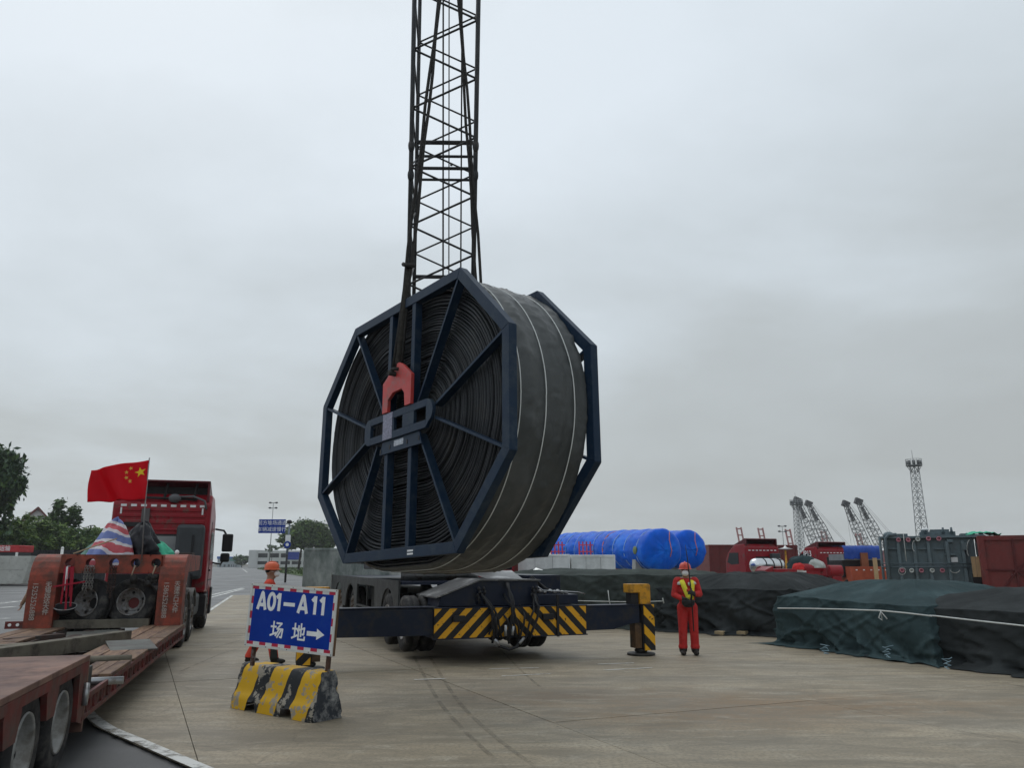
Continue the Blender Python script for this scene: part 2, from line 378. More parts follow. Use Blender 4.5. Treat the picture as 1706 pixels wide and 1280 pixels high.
    # worn marking paint: breaks up where the paint has gone
    def worn(name, col, lo, hi, sc):
        m, t, n, l, b = base(name, 0.6); g, tex, ramp, mix, spot = tools(n, l)
        c = ramp(tex(3.0, 5), (0.3, tuple(x * 0.8 for x in col)), (0.7, col)); l.new(c, b.inputs['Base Color'])
        l.new(ramp(tex(sc, 8, 0.72), (lo, (0, 0, 0)), (hi, (1, 1, 1))), b.inputs['Alpha']); return m
    return conc, asp, worn('marking_paint', (0.64, 0.64, 0.61), 0.36, 0.50, 3.0), worn('tyre_rubber_mark', (0.150, 0.128, 0.092), 0.40, 1.5, 2.6)
concrete, asphalt, marking, skid = ground_mats()
soil = mat('verge_soil', (0.11, 0.105, 0.09), 0.9, 0, 0.25, 0.2)
joint = mat('joint_filler', (0.075, 0.068, 0.055), 0.9)

def structure(o): o['kind'] = 'structure'; return o
def sheet(name, poly, z, m): return structure(MB().add([(x, y, z) for x, y in poly], [tuple(range(len(poly)))]).build(name, m))
sheet('ground', [(-3000, -60), (3000, -60), (3000, 4500), (-3000, 4500)], -0.06, soil)
sheet('asphalt_road', [(-420, -30), (30, -30), (30, 55), (120, 90), (120, 480), (-420, 480)], -0.034, asphalt)
# concrete yard: a dark bed with cast slabs on it, clipped to the curved edge beside the road
EDGE = [(-2.80, 7.36), (-3.82, 8.37), (-4.65, 9.22), (-5.5, 10.4), (-6.3, 12.2), (-7.2, 15.2), (-12.22, 32.37), (-15.9, 45.0)]
yard = sheet('concrete_yard', [(8.0, -3.44)] + EDGE + [(70, 45), (70, -3.44)], -0.022, joint)
def clip(poly, a, b):                            # keep what lies right of a -> b
    nx, ny = (b[1] - a[1]), -(b[0] - a[0])
    out = []
    for i in range(len(poly)):
        p, q = poly[i], poly[(i + 1) % len(poly)]
        dp_, dq = (p[0] - a[0]) * nx + (p[1] - a[1]) * ny, (q[0] - a[0]) * nx + (q[1] - a[1]) * ny
        if dp_ >= 0: out.append(p)
        if dp_ * dq < 0:
            k = dp_ / (dp_ - dq); out.append((p[0] + (q[0] - p[0]) * k, p[1] + (q[1] - p[1]) * k))
    return out
e1 = Vector((0.925, 0.381)); e2 = Vector((-0.428, 0.904)); O0 = Vector((-3.01, 7.92))
full = [(8.0, -3.44)] + EDGE + [(70, 45), (70, -3.44)]
G = 0.0045
for i in range(-5, 14):
    for j in range(-4, 9):
        w, h = 3.75, 5.0
        q = [O0 + e1 * (i * w + a) + e2 * (j * h + b_) for a, b_ in ((G, G), (w - G, G), (w - G, h - G), (G, h - G))]
        p = [(v.x, v.y) for v in q]
        for a, b_ in zip([(8.0, -3.44)] + EDGE[:-1], EDGE):
            p = clip(p, a, b_)
            if len(p) < 3: break
        if len(p) < 3: continue
        c = sum((Vector(v) for v in p), Vector((0, 0))) / len(p)
        if c.y > 44 or c.y < 0.5 or c.x > 26 or abs(c.x) > c.y * 0.75 + 4: continue
        zz = rnd.uniform(-0.003, 0.003)
        MB().xy(p, -0.02, zz).build('concrete_slab', concrete, yard)
MB().add([(26, -12, -0.002), (70, -12, -0.002), (70, 45, -0.002), (26, 45, -0.002)], [(0, 1, 2, 3)]).build('concrete_slab', concrete, yard)
# painted lines
def strip(name, pts, w, m, z=0.008):
    pts = [Vector(p) for p in pts]; vs = []; fs = []
    for i, p in enumerate(pts):
        t = (pts[min(i + 1, len(pts) - 1)] - pts[max(i - 1, 0)]).normalized(); nn = Vector((-t.y, t.x))
        for s_ in (-0.5, 0.5): vs.append((p.x + nn.x * w * s_, p.y + nn.y * w * s_, z))
    for i in range(len(pts) - 1): fs.append((2 * i, 2 * i + 1, 2 * i + 3, 2 * i + 2))
    return structure(MB().add(vs, fs).build(name, m))
def smooth_pts(pts, k=8):
    out = []
    P = [Vector(p) for p in pts]
    for i in range(len(P) - 1):
        a, b, c, d = P[max(i - 1, 0)], P[i], P[i + 1], P[min(i + 2, len(P) - 1)]
        for s_ in range(k):
            u = s_ / k
            out.append(0.5 * ((2 * b) + (c - a) * u + (2 * a - 5 * b + 4 * c - d) * u * u + (3 * b - a - 3 * c + d) * u ** 3))
    return out + [P[-1]]
strip('edge_line', smooth_pts([(1.0, 3.62), (-2.72, 7.34), (-3.74, 8.36), (-4.57, 9.22), (-5.42, 10.45), (-6.2, 12.3), (-7.1, 15.3), (-12.1, 32.4), (-15.8, 45)]), 0.13, marking)
strip('lane_line', [(-16.3, 40), (-20.3, 60)], 0.25, marking, -0.028)
strip('lane_line', [(-13.2, 27.0), (-16.4, 43.4), (-19.6, 58.1)], 0.22, marking, -0.028)
for (a, b_) in (((0, 1005), (60, 998)), ((0, 1030), (14, 1029)), ((355, 961), (420, 959)), ((356, 943), (404, 948)), ((404, 948), (412, 954)), ((0, 1012), (26, 1010))):
    p, q = gp(*a), gp(*b_)
    strip('lane_line', [(p.x, p.y), (q.x, q.y)], 0.28, marking, -0.027)
for (a, b_) in (((815, 1116), (898, 1114)), ((836, 1128), (918, 1124)), ((996, 1108), (1056, 1106)), ((1006, 1118), (1088, 1114)), ((690, 1134), (744, 1132))):
    p, q = gp(*a), gp(*b_)
    strip('bay_line', [(p.x, p.y), (q.x, q.y)], 0.055, marking, 0.0085)
def pxl(*pts): return [(gp(*p).x, gp(*p).y) for p in pts]
for k, pts in enumerate((((690, 1095), (725, 1160), (770, 1215), (850, 1290)), ((716, 1095), (760, 1165), (820, 1225), (900, 1285)), ((830, 1080), (870, 1120), (905, 1150)),
                         ((330, 1070), (420, 1058), (520, 1052)), ((340, 1085), (400, 1068)), ((300, 1120), (370, 1090), (400, 1082)), ((1240, 1140), (1390, 1172)), ((650, 1120), (654, 1140), (660, 1165)))):
    for off in ((0,) if k < 6 else ()):
        P_ = [(a + off, b_) for a, b_ in smooth_pts(pxl(*pts), 6)]
        strip('tyre_mark', P_, 0.055 if k in (0, 1) else 0.045, skid, 0.005 + 0.0004 * k)
# grass verges by the far trees
grass_m = mat('grass', (0.060, 0.095, 0.030), 0.9, 0, 0.35, 0.6, 0.05, 8)
def verge(pts, n, hh=0.25, z=0.0):
    mb = MB(); P = [gp(*p) for p in pts]
    mb.add([(p.x, p.y, z + 0.02) for p in P], [tuple(range(len(P)))])
    xs = [p.x for p in P]; ys = [p.y for p in P]
    r2 = random.Random(3)
    def inside(x, y):
        c = False
        for i in range(len(P)):
            a, b_ = P[i], P[i - 1]
            if (a.y > y) != (b_.y > y) and x < (b_.x - a.x) * (y - a.y) / (b_.y - a.y) + a.x: c = not c
        return c
    for _ in range(n):
        x, y = r2.uniform(min(xs), max(xs)), r2.uniform(min(ys), max(ys))
        if not inside(x, y): continue
        a = r2.uniform(0, PI); w = r2.uniform(0.1, 0.4); h = hh * r2.uniform(0.4, 1.3)
        mb.add([(x - w * math.cos(a), y - w * math.sin(a), z), (x + w * math.cos(a), y + w * math.sin(a), z), (x + r2.uniform(-.1, .1), y, z + h)], [(0, 1, 2)])
    o = mb.build('grass_verge', grass_m); o['kind'] = 'stuff'; return o
verge([(428, 948.5), (505, 961), (600, 962), (600, 945.3), (445, 945.3)], 9000, 0.5)
# ------------------------------------------------------------------ hose reel hanging from the crane
S = 2.5
RM = Matrix(((0.6156, 0.78804, -0.00519), (-0.78704, 0.61513, 0.04675), (0.04003, -0.02469, 0.99889))).to_4x4()
REEL = T(Vector((-0.6277 * S, 4.16923 * S, 1.75 + 0.75049 * S))) @ RM
reel = thing('hose_reel', 'huge dark blue octagonal steel reel of black hose hanging in the slings', 'hose reel', M=REEL)
CT, EH, DD = 0.588 * S, 0.727 * S, 0.299 * S
OCT = [(CT, EH), (S, DD), (S, -DD), (CT, -EH), (-CT, -EH), (-S, -DD), (-S, DD), (-CT, EH)]
def inset(poly, d):
    out = []; n = len(poly)
    for i in range(n):
        a, b, c = Vector(poly[i - 1]), Vector(poly[i]), Vector(poly[(i + 1) % n])
        u = (b - a).normalized(); w = (c - b).normalized()
        nu, nw = Vector((u.y, -u.x)), Vector((w.y, -w.x))
        k = (nu + nw).normalized(); out.append(tuple(b + k * (d / k.dot(nu))))
    return out
INN = inset(OCT, 0.14)
y_front, y_back = 0.0, 0.519 * S
coil_layers = []
def flange(y0, front):
    for i in range(8):
        j = (i + 1) % 8
        MB().xz([OCT[i], OCT[j], INN[j], INN[i]], y0, y0 + 0.115).build('rim_beam', navy, reel, bevel=0.006)
    yc = y0 + 0.01 if front else y0
    hubs = [(-0.43, 0.2), (-0.92, 0.1), (-0.92, -0.09), (-0.6, -0.22), (0.53, -0.22), (0.93, -0.08), (0.9, 0.09), (0.48, 0.2)]
    inn2 = inset(OCT, 0.12)
    ends = [inn2[7], inn2[6], inn2[5], inn2[4], inn2[3], inn2[2], inn2[1], inn2[0]]
    for h, e_ in zip(hubs, ends):                # angle-section spokes: thin face, deep web
        mb = MB(); y = yc
        mb.beam((h[0], y + 0.012, h[1]), (e_[0], y + 0.012, e_[1]), 0.034, 0.02, (0, 1, 0))
        mb.beam((h[0], y + 0.075, h[1]), (e_[0], y + 0.075, e_[1]), 0.02, 0.106, (0, 1, 0))
        mb.build('spoke', navy, reel)
    for x in (-0.32, 0.32):
        for z0, z1 in ((0.19, EH - 0.138), (-EH + 0.138, -0.19)):
            mb = MB(); mb.bb(x - 0.045, x + 0.045, yc, yc + 0.11, min(z0, z1), max(z0, z1)); mb.build('spoke', navy, reel, bevel=0.004)
flange(y_front, True); flange(y_back, False)
# hub plate with three slots, built of bars round the openings, and the bolted plate under it
def hub(y0, y1):
    mb = MB(); n = 8
    def arc(cx_, cz_, r, a0, a1): return [(cx_ + r * math.cos(a0 + (a1 - a0) * k / n), cz_ + r * math.sin(a0 + (a1 - a0) * k / n)) for k in range(n + 1)]
    xs = [-0.70, -0.345, -0.03, 0.2, 0.5, 0.84]
    mb.xz([(-0.70, 0.19), (-0.70, 0.075), (0.84, 0.075), (0.84, 0.175), (0.78, 0.19)][::-1], y0, y1) if False else None
    mb.bb(-0.70, 0.80, y0, y1, 0.085, 0.185); mb.bb(-0.70, 0.80, y0, y1, -0.2, -0.095)
    for a, b in ((-0.345, -0.03), (0.2, 0.5)): mb.bb(a, b, y0 + 0.001, y1 - 0.001, -0.095, 0.085)
    mb.xz([(-0.70, -0.2)] + arc(-0.74, -0.06, 0.14, -PI / 2, -PI)[0:] + arc(-0.74, 0.045, 0.14, PI, PI / 2) + [(-0.70, 0.185)], y0, y1)
    mb.xz([(0.80, 0.185)] + arc(0.80, 0.02, 0.165, PI / 2, -PI / 2)[1:-1] + [(0.80, -0.2)], y0, y1)
    return mb
hub(-0.05, 0.0).build('hub_plate', navy, reel, bevel=0.004)
mb = MB(); hub(0, 0.05); m_ = hub(y_back + 0.115, y_back + 0.165); m_.build('hub_plate', navy, reel)
mb = MB().xz([(-0.38, -0.2), (0.60, -0.2), (0.67, -0.38), (-0.46, -0.38)], -0.02, 0.008)
bp_ = mb.build('bolt_plate', navy, reel, bevel=0.003)
for x, z in ((-0.42, -0.33), (-0.17, -0.3), (0.3, -0.3), (0.6, -0.3)):
    MB().box((x, -0.022, z), (0.03, 0.008, 0.06)).build('bolt_slot', blackp, bp_)
MB().bb(-0.05, 0.2, -0.024, -0.02, -0.31, -0.23).build('printed_label', mat('label_print', (0.42, 0.45, 0.50), 0.5, 0, 0.5, 60, stretch=(0.3, 1, 2)), bp_)
stk = MB().bb(-0.33, -0.07, -0.054, -0.05, -0.19, 0.18).build('data_sheet', mat('data_sheet_paper', (0.20, 0.20, 0.27), 0.4, 0, 0.45, 45), reel)
for z in (-EH + 0.075, -EH + 0.035):
    MB().bb(0.36, 0.50, -0.003, 0.0, z, z + 0.022).build('printed_label', print_white, reel)
# black core box behind the slots, and the wound hose: one object per turn
LC = 0.45
core_dark = mat('core_dark', (0.015, 0.015, 0.016), 0.7)
mb = MB()
def stad(r, th, L_=LC):
    return (L_ * (1 if math.cos(th) >= 0 else -1) + r * math.cos(th), r * math.sin(th))
hose_m = mat('black_hose', (0.025, 0.027, 0.030), 0.42, 0, 0.25, 3, 0.001, 30, dirt=(0.036, 0.035, 0.034), damt=0.2, rnd_obj=0.4, spec=0.2)
NT = 66; R0, R1 = 0.17, 1.93
NTURN = 46
edges_r = [R0]
r3 = random.Random(11)
ws = [r3.uniform(0.7, 1.3) for _ in range(NTURN)]
for w_ in ws: edges_r.append(edges_r[-1] + w_ * (R1 - R0) / sum(ws))
def wob(r, th): return 0.020 * fbm(math.cos(th) * 1.6 + r * 0.9, math.sin(th) * 1.6, r * 1.1, 3) * min(1, r) * (1 if r < 1.8 else 0.3)
ths = [2 * PI * (k + 0.5) / NT for k in range(NT)]
for i in range(NTURN):
    ra, rb = edges_r[i], edges_r[i + 1]; g_ = (rb - ra)
    gap = g_ * r3.choice((0.08, 0.12, 0.2, 0.34, 0.1)); yf = 0.135 + r3.uniform(0, 0.035)
    prof = [(0.0, 0.03), (0.22, 0.004), (0.5, 0.0), (0.78, 0.004), (1.0, 0.03)]
    vs = []; n5 = len(prof) + 1
    for th in ths:
        a_, b_ = ra + wob(ra, th), rb + wob(rb, th) - gap
        yy = yf + 0.012 * fbm(th * 1.5, i * 3.1, 0, 2)
        for u, dy in prof:
            x, z = stad(a_ + (b_ - a_) * u, th); vs.append((x, yy + dy, z))
        x, z = stad(b_, th); vs.append((x, yy + 0.22, z))
    fs = []
    for k in range(NT):
        k2 = (k + 1) % NT
        for q in range(n5 - 1): fs.append((k * n5 + q, k * n5 + q + 1, k2 * n5 + q + 1, k2 * n5 + q))
    MB().add(vs, fs, 0, True).build('hose_turn', hose_m, reel)
mb = MB()                                        # body of the coil behind the turns seen on its face
vs = []
for th in ths:
    x, z = stad(R1 - 0.03, th); vs.append((x, 0.3, z))
for th in ths:
    x, z = stad(R1 - 0.03, th); vs.append((x, y_back - 0.02, z))
mb.add(vs, [(k, (k + 1) % NT, NT + (k + 1) % NT, NT + k) for k in range(NT)] + [tuple(range(NT)), tuple(range(NT, 2 * NT))][::1])
mb.build('coil_body', core_dark, reel)
# grey wrapping sheet round the coil, drawn in by straps
wrap_m = mat('grey_wrapping', (0.060, 0.065, 0.065), 0.42, 0, 0.14, 1.2, 0.007, 7, dirt=(0.085, 0.09, 0.09), damt=0.2, dscale=1.5)
STR = [0.235, 0.62, 1.075]
def wrap_r(th, y):
    w = 1.955 + 0.012 * fbm(th * 5, y * 2.2, 3, 4)
    d = min(abs(y - s_) for s_ in STR)
    w += 0.028 * (1 - math.exp(-(d / 0.16) ** 2)) - 0.012
    w += 0.010 * math.sin(y * 26 + 5 * fbm(th * 4, y, 8, 2)) * (0.4 + 0.6 * abs(fbm(th * 2.2, 5, 1, 2)))
    w += (1 - math.exp(-(d / 0.11) ** 2)) * 0.17 * (0.09 - min(0.09, abs(fbm(th * 6 + y * 1.5, y * 1.1 - th, 41, 2)))) + (1 - math.exp(-(d / 0.11) ** 2)) * 0.14 * (0.07 - min(0.07, abs(fbm(th * 11, y * 0.7 + th * 0.6, 55, 2))))
    w += 0.022 * max(0, fbm(th * 14, y * 1.1, 21, 2)) * math.exp(-(d / 0.12) ** 2)
    return w
NW, NV = 300, 46
def wf(i, j):
    th = 2 * PI * (i + 0.5) / NW; y = 0.15 + (y_back - 0.02 - 0.15) * j / (NV - 1)
    r = wrap_r(th, y) - (0.05 if j == 0 else 0)
    x, z = stad(r, th); return (x, y, z)
MB().grid(wf, NW, NV, 0, True).build('wrapping_sheet', wrap_m, reel)
strap_m = mat('pale_strap', (0.62, 0.64, 0.62), 0.5, 0, 0.1, 10)
for s_ in STR:
    vs = []
    for k in range(NW):
        th = 2 * PI * (k + 0.5) / NW
        for y, dr in ((s_ - 0.006, 0.004), (s_ - 0.006, 0.010), (s_ + 0.006, 0.010), (s_ + 0.006, 0.004)):
            yy = y + 0.006 * fbm(th * 1.2, s_ * 9, 0, 2); x, z = stad(1.958 + 0.004 * fbm(th * 3, s_, 0, 2) + dr, th); vs.append((x, yy, z))
    MB().add(vs, [(k * 4 + q, k * 4 + q + 1, ((k + 1) % NW) * 4 + q + 1, ((k + 1) % NW) * 4 + q) for k in range(NW) for q in range(3)]).build('strap', strap_m, reel)

# red lifting brackets on both hub plates and the slings to the hook
red_br = mat('bracket_red', (0.50, 0.055, 0.050), 0.45, 0, 0.12, 3, dirt=(0.30, 0.11, 0.10), damt=0.3, dscale=4)
RED = [(-0.328, 0.19), (-0.337, 0.631), (-0.203, 0.711), (0.0, 0.842), (0.103, 0.85), (0.20, 0.80), (0.445, 0.612), (0.445, 0.19), (0.285, 0.19), (0.266, 0.375), (0.194, 0.451), (-0.05, 0.444), (-0.181, 0.364), (-0.183, 0.19)]
def bracket(y0, label):
    t_ = thing('lifting_bracket', label, 'lifting bracket', M=REEL, group='lifting brackets on the reel hub')
    MB().xz(RED, y0, y0 + 0.05).build('plate', red_br, t_, bevel=0.004)
    mb = MB(); mb.path([(0.01 + 0.075 * math.cos(a), y0 + 0.025 + 0.09 * math.sin(a), 0.74 + 0.02 * math.cos(a)) for a in [k * PI / 7 for k in range(15)]], 0.026, 8)
    mb.tube((0.01, y0 - 0.11, 0.70), (0.01, y0 + 0.15, 0.70), 0.035, 10); mb.build('shackle', rope_dark, t_)
    return t_
bracket(-0.075, 'red steel lifting bracket on the near hub plate of the reel')
bracket(y_back + 0.16, 'red steel lifting bracket on the far hub plate of the reel')
HOOK = px(753, -183, 10.8)
def sling(y0, label, sleeve, side):
    t_ = thing('lifting_sling', label, 'sling', group='slings holding the reel', loc=(0, 0, 0))
    A = REEL @ Vector((0.01, y0, 0.78))
    for off in (-0.045, 0.045):
        a = A + Vector((off, 0, 0)); pts = [a.lerp(HOOK, k / 14) + Vector((0.012 * math.sin(k * 1.7 + off * 30), 0, 0)) for k in range(15)]
        MB().path(pts, 0.026, 6).build('rope', rope_dark, t_)
    if sleeve:
        k0, k1 = 0.0, 0.185
        pts = [A.lerp(HOOK, k0 + (k1 - k0) * k / 12) for k in range(13)]
        MB().path(pts, [0.040 + 0.006 * math.sin(k * 2.3) for k in range(13)], 10).build('sleeve', mat('sling_sleeve', (0.036, 0.033, 0.028), 0.95, 0, 0.4, 14, 0.02, 25), t_)
        e_ = A.lerp(HOOK, k1); MB().path([e_ + Vector((-0.08, 0, 0.02)), e_ + Vector((-0.02, -0.08, -0.03)), e_ + Vector((0.08, -0.02, -0.01))], 0.035, 6).build('knot', rope_dark, t_)
    return t_
sling(-0.05, 'dark rope sling with thick sleeve running up from the near red bracket', True, -1)
sling(y_back + 0.185, 'dark rope sling rising behind the reel beside the right boom chord', False, 1)

# ------------------------------------------------------------------ truck crane
CR_A = math.atan2(2.2, 5.91); CRO = Vector((-0.45, 14.87, 0))
crane = thing('truck_crane', 'dark blue truck crane with lattice boom and striped rear bumper on outriggers', 'crane', CRO, CR_A)
CI = (T(CRO) @ RZ(CR_A)).inverted()
C0 = 0.42
# bumper with chevrons
chev = stripe_mat('chevron_paint', (0.72, 0.36, 0.02), (0.016, 0.017, 0.020), 0.29, (1, 0, 1, C0), 0.47, 0.5, 0.3, 0.015, (0.06, 0.04, 0.02))
MB().bb(-1.07, 1.92, -0.20, -0.17, 0.45, 0.965).build('bumper_plate', chev, crane, bevel=0.004)
mb = MB(); mb.bb(-1.07, 1.92, -0.168, 0.45, 0.44, 0.97); mb.bb(-1.10, 1.95, -0.21, -0.168, 0.965, 0.985); mb.bb(-1.10, 1.95, -0.21, -0.168, 0.43, 0.45); mb.build('outrigger_housing', crane_navy, crane, bevel=0.01)
mb = MB(); mb.bb(1.30, 1.345, -0.235, -0.2, 0.42, 1.18); mb.build('bumper_post', blackp, crane)
for x in (-0.62, 1.12): MB().bb(x - 0.11, x + 0.11, -0.25, -0.2, 0.73, 0.84).build('tail_light', blackp, crane, bevel=0.01)
# outrigger beams
mb = MB(); mb.xz([(-3.35, 0.52), (-1.06, 0.50), (-1.06, 0.965), (-3.35, 0.985)], -0.13, 0.15); mb.bb(-3.35, -1.0, -0.15, 0.17, 0.985, 1.0)
mb.build('outrigger_beam', crane_navy, crane, bevel=0.008)
mb = MB(); mb.xz([(1.92, 0.50), (2.55, 0.51), (2.9, 0.60), (3.12, 0.62), (3.12, 0.955), (1.92, 0.95)], -0.13, 0.15); mb.bb(1.92, 3.12, -0.15, 0.17, 0.955, 0.97)
mb.build('outrigger_beam', crane_navy, crane, bevel=0.008)
leg_st = stripe_mat('leg_stripe_paint', (0.72, 0.37, 0.02), (0.018, 0.018, 0.020), 0.36, (1, 0, 1, None), 0.5, 0.5, 0.3, 0.01, (0.06, 0.04, 0.02))
leg_st2 = stripe_mat('leg_stripe_paint_two', (0.72, 0.37, 0.02), (0.018, 0.018, 0.020), 0.36, (-1, 0, 1, None), 0.5, 0.5, 0.3, 0.01, (0.06, 0.04, 0.02))
brown = mat('jack_tube', (0.10, 0.055, 0.025), 0.5, 0, 0.3, 4, dirt=(0.03, 0.025, 0.02), damt=0.4)
pad_m = mat('pad_steel', (0.035, 0.034, 0.033), 0.6, 0, 0.3, 5)
def jack(sx):
    j = sub('jack', crane)
    f = lambda a, b: (min(a * sx, b * sx), max(a * sx, b * sx))
    mb = MB()
    mb.xz([(x * sx, z) for x, z in ([(2.92, 1.19), (3.13, 1.19), (3.13, 0.97), (3.37, 0.97), (3.37, 1.33), (3.34, 1.36), (2.92, 1.36)])][:: 1 if sx > 0 else -1], -0.16, 0.14)
    mb.build('jack_cap', yellow_paint, j, bevel=0.012)
    a, b = f(3.19, 3.42); MB().bb(a, b, -0.19, -0.165, 0.10, 0.965).build('striped_cover', leg_st if sx > 0 else leg_st2, j)
    a, b = f(3.17, 3.40); mb = MB(); mb.bb(a, b, -0.163, 0.14, 0.11, 0.96); a, b = f(2.96, 3.12); mb.bb(a, b, -0.11, 0.11, 0.97, 1.19); mb.build('jack_case', blackp, j)
    a, b = f(3.02, 3.16); MB().bb(a, b, -0.12, 0.1, 0.14, 0.61).build('jack_tube', brown, j)
    mb = MB(); mb.tube((3.2 * sx, 0, 0.04), (3.2 * sx, 0, 0.16), 0.09, 12); mb.sphere((3.2 * sx, 0, 0.09), (0.13, 0.13, 0.06)); mb.lathe([(0.0, 0.0), (0.27, 0.0), (0.28, 0.03), (0.26, 0.045), (0.0, 0.05)], 28, T((3.2 * sx, 0, 0))); mb.build('jack_pad', pad_m, j)
jack(1); jack(-1)
# rear body
mb = MB(); mb.xz([(-0.95, 0.985), (1.02, 0.985), (1.02, 1.43), (-0.15, 1.44), (-0.90, 1.16)], 0.02, 1.4); mb.build('rear_body', crane_navy, crane, bevel=0.01)
lid = mat('worn_deck_plate', (0.13, 0.13, 0.13), 0.35, 0.3, 0.25, 3, dirt=(0.42, 0.42, 0.41), damt=0.25, dscale=2.2)
mb = MB(); mb.xz([(-0.15, 1.445), (1.06, 1.435), (1.06, 1.46), (-0.15, 1.47)], -0.02, 1.5); mb.xz([(-1.0, 1.135), (-0.15, 1.445), (-0.15, 1.47), (-1.0, 1.16)], -0.02, 1.5)
mb.add([(0.05, 0.2, 1.475), (0.75, 0.15, 1.475), (0.95, 1.3, 1.62), (-0.05, 1.3, 1.6)], [(0, 1, 2, 3)]); mb.build('deck_plate', lid, crane)
mb = MB(); mb.bb(1.05, 1.75, 0.6, 3.0, 1.13, 1.53); mb.bb(1.05, 1.9, 0.1, 0.6, 0.985, 1.17); mb.build('tool_box', crane_navy, crane, bevel=0.01)
# hoses, chains and couplings hanging over the bumper
r4 = random.Random(5)
for x0, z0, x1, z1, sag, r in ((-0.18, 1.25, 0.0, 0.35, 0.10, 0.022), (-0.12, 1.22, 0.18, 0.42, 0.05, 0.02), (0.35, 1.4, 0.25, 0.4, 0.1, 0.028), (0.38, 1.4, 0.48, 0.38, -0.06, 0.024), (0.30, 1.2, 0.55, 0.42, 0.02, 0.02), (0.62, 1.0, 0.52, 0.42, 0.04, 0.02), (0.88, 1.25, 0.72, 0.4, 0.08, 0.025), (0.92, 1.22, 0.62, 0.3, -0.03, 0.02), (0.02, 0.98, 0.06, 0.45, 0.02, 0.03), (-0.02, 0.98, -0.05, 0.5, 0.03, 0.018), (0.2, 0.95, 0.3, 0.38, 0.05, 0.02), (0.45, 0.97, 0.33, 0.33, -0.05, 0.022)):
    pts = [(x0 + (x1 - x0) * k / 9 + sag * math.sin(PI * k / 9) + r4.uniform(-0.012, 0.012), -0.25 - 0.05 * math.sin(PI * k / 9) if k > 2 else -0.03 - 0.08 * k, z0 + (z1 - z0) * k / 9) for k in range(10)]
    MB().path(pts, r, 7).build('hose', blackp, crane)
MB().path([(0.06, -0.3, 0.42), (0.12, -0.33, 0.30), (0.3, -0.34, 0.24), (0.46, -0.33, 0.28), (0.52, -0.3, 0.4)], 0.028, 8).build('hose', blackp, crane)
for a, b in (((0.03, -0.31, 0.42), (0.12, -0.34, 0.31)), ((0.50, -0.34, 0.33), (0.60, -0.31, 0.43)), ((0.24, -0.31, 0.66), (0.24, -0.31, 0.47)), ((0.39, -0.31, 0.64), (0.37, -0.31, 0.48))):
    MB().tube(a, b, 0.028, 10).build('coupling', steel, crane)
for x in (-0.2, -0.1, 0.88, 0.95):
    mb = MB()
    for k in range(5): mb.sphere((x + 0.02 * math.sin(k * 2.1), -0.06 - 0.02 * (k % 2), 1.30 - 0.06 * k), (0.03, 0.022, 0.04), 8, 6)
    mb.build('chain', blackp, crane)
mb = MB()
for k in range(7): mb.sphere((1.15 + 0.09 * k + r4.uniform(-.02, .02), 0.2, 1.21 + r4.uniform(-.02, .03)), (0.05, 0.04, 0.04), 8, 6)
mb.path([(1.0, 0.1, 1.35), (1.15, 0.1, 1.25), (1.3, 0.12, 1.24), (1.9, 0.1, 1.21), (2.05, 0.1, 1.17)], 0.014, 6); mb.build('chain', steel, crane)
for k in range(5): MB().path([(1.0, 0.3 + 0.05 * k, 1.52 - 0.02 * k), (1.15 + 0.03 * k, 0.3, 1.4 - 0.03 * k), (1.4 + 0.02 * k, 0.35, 1.24)], 0.012, 5).build('hose', blackp, crane)
# carrier: frame, side panels with wheel arches, axles
mb = MB(); mb.bb(-0.55, 1.0, 0.46, 11.3, 0.75, 1.1); mb.bb(-1.3, 1.5, 1.5, 11.3, 1.34, 1.40); mb.build('carrier_frame', crane_navy, crane)
panel_m = mat('carrier_panel_grey', (0.040, 0.043, 0.043), 0.5, 0, 0.2, 2, dirt=(0.02, 0.02, 0.02), damt=0.35)
def side_panel(x):
    top = [(1.55, 1.42), (11.4, 1.42)]; bot = [(11.4, 0.55)]
    for c, r in ((9.75, 0.78), (7.6, 0.78)):
        bot += [(c + r * math.cos(a), 0.62 + 0.62 * math.sin(a)) for a in [PI * k / 8 for k in range(9)]]
    bot += [(6.5, 0.55), (6.5, 1.25), (4.1, 1.25), (4.1, 0.55), (3.4, 0.55)] + [(2.6 + 0.72 * math.cos(a), 0.62 + 0.64 * math.sin(a)) for a in [PI * k / 8 for k in range(9)]] + [(1.55, 0.6)]
    MB().yz(top + bot, x, x + 0.04).build('side_panel', panel_m, crane)
side_panel(-1.36); side_panel(1.52)
mb = MB(); mb.bb(-1.33, -1.29, 5.2, 5.26, 0.5, 1.25); mb.bb(-1.36, -1.3, 4.1, 6.5, 0.72, 0.76); mb.bb(-1.0, -0.56, 4.2, 6.4, 0.5, 1.2); mb.build('step_frame', panel_m, crane)
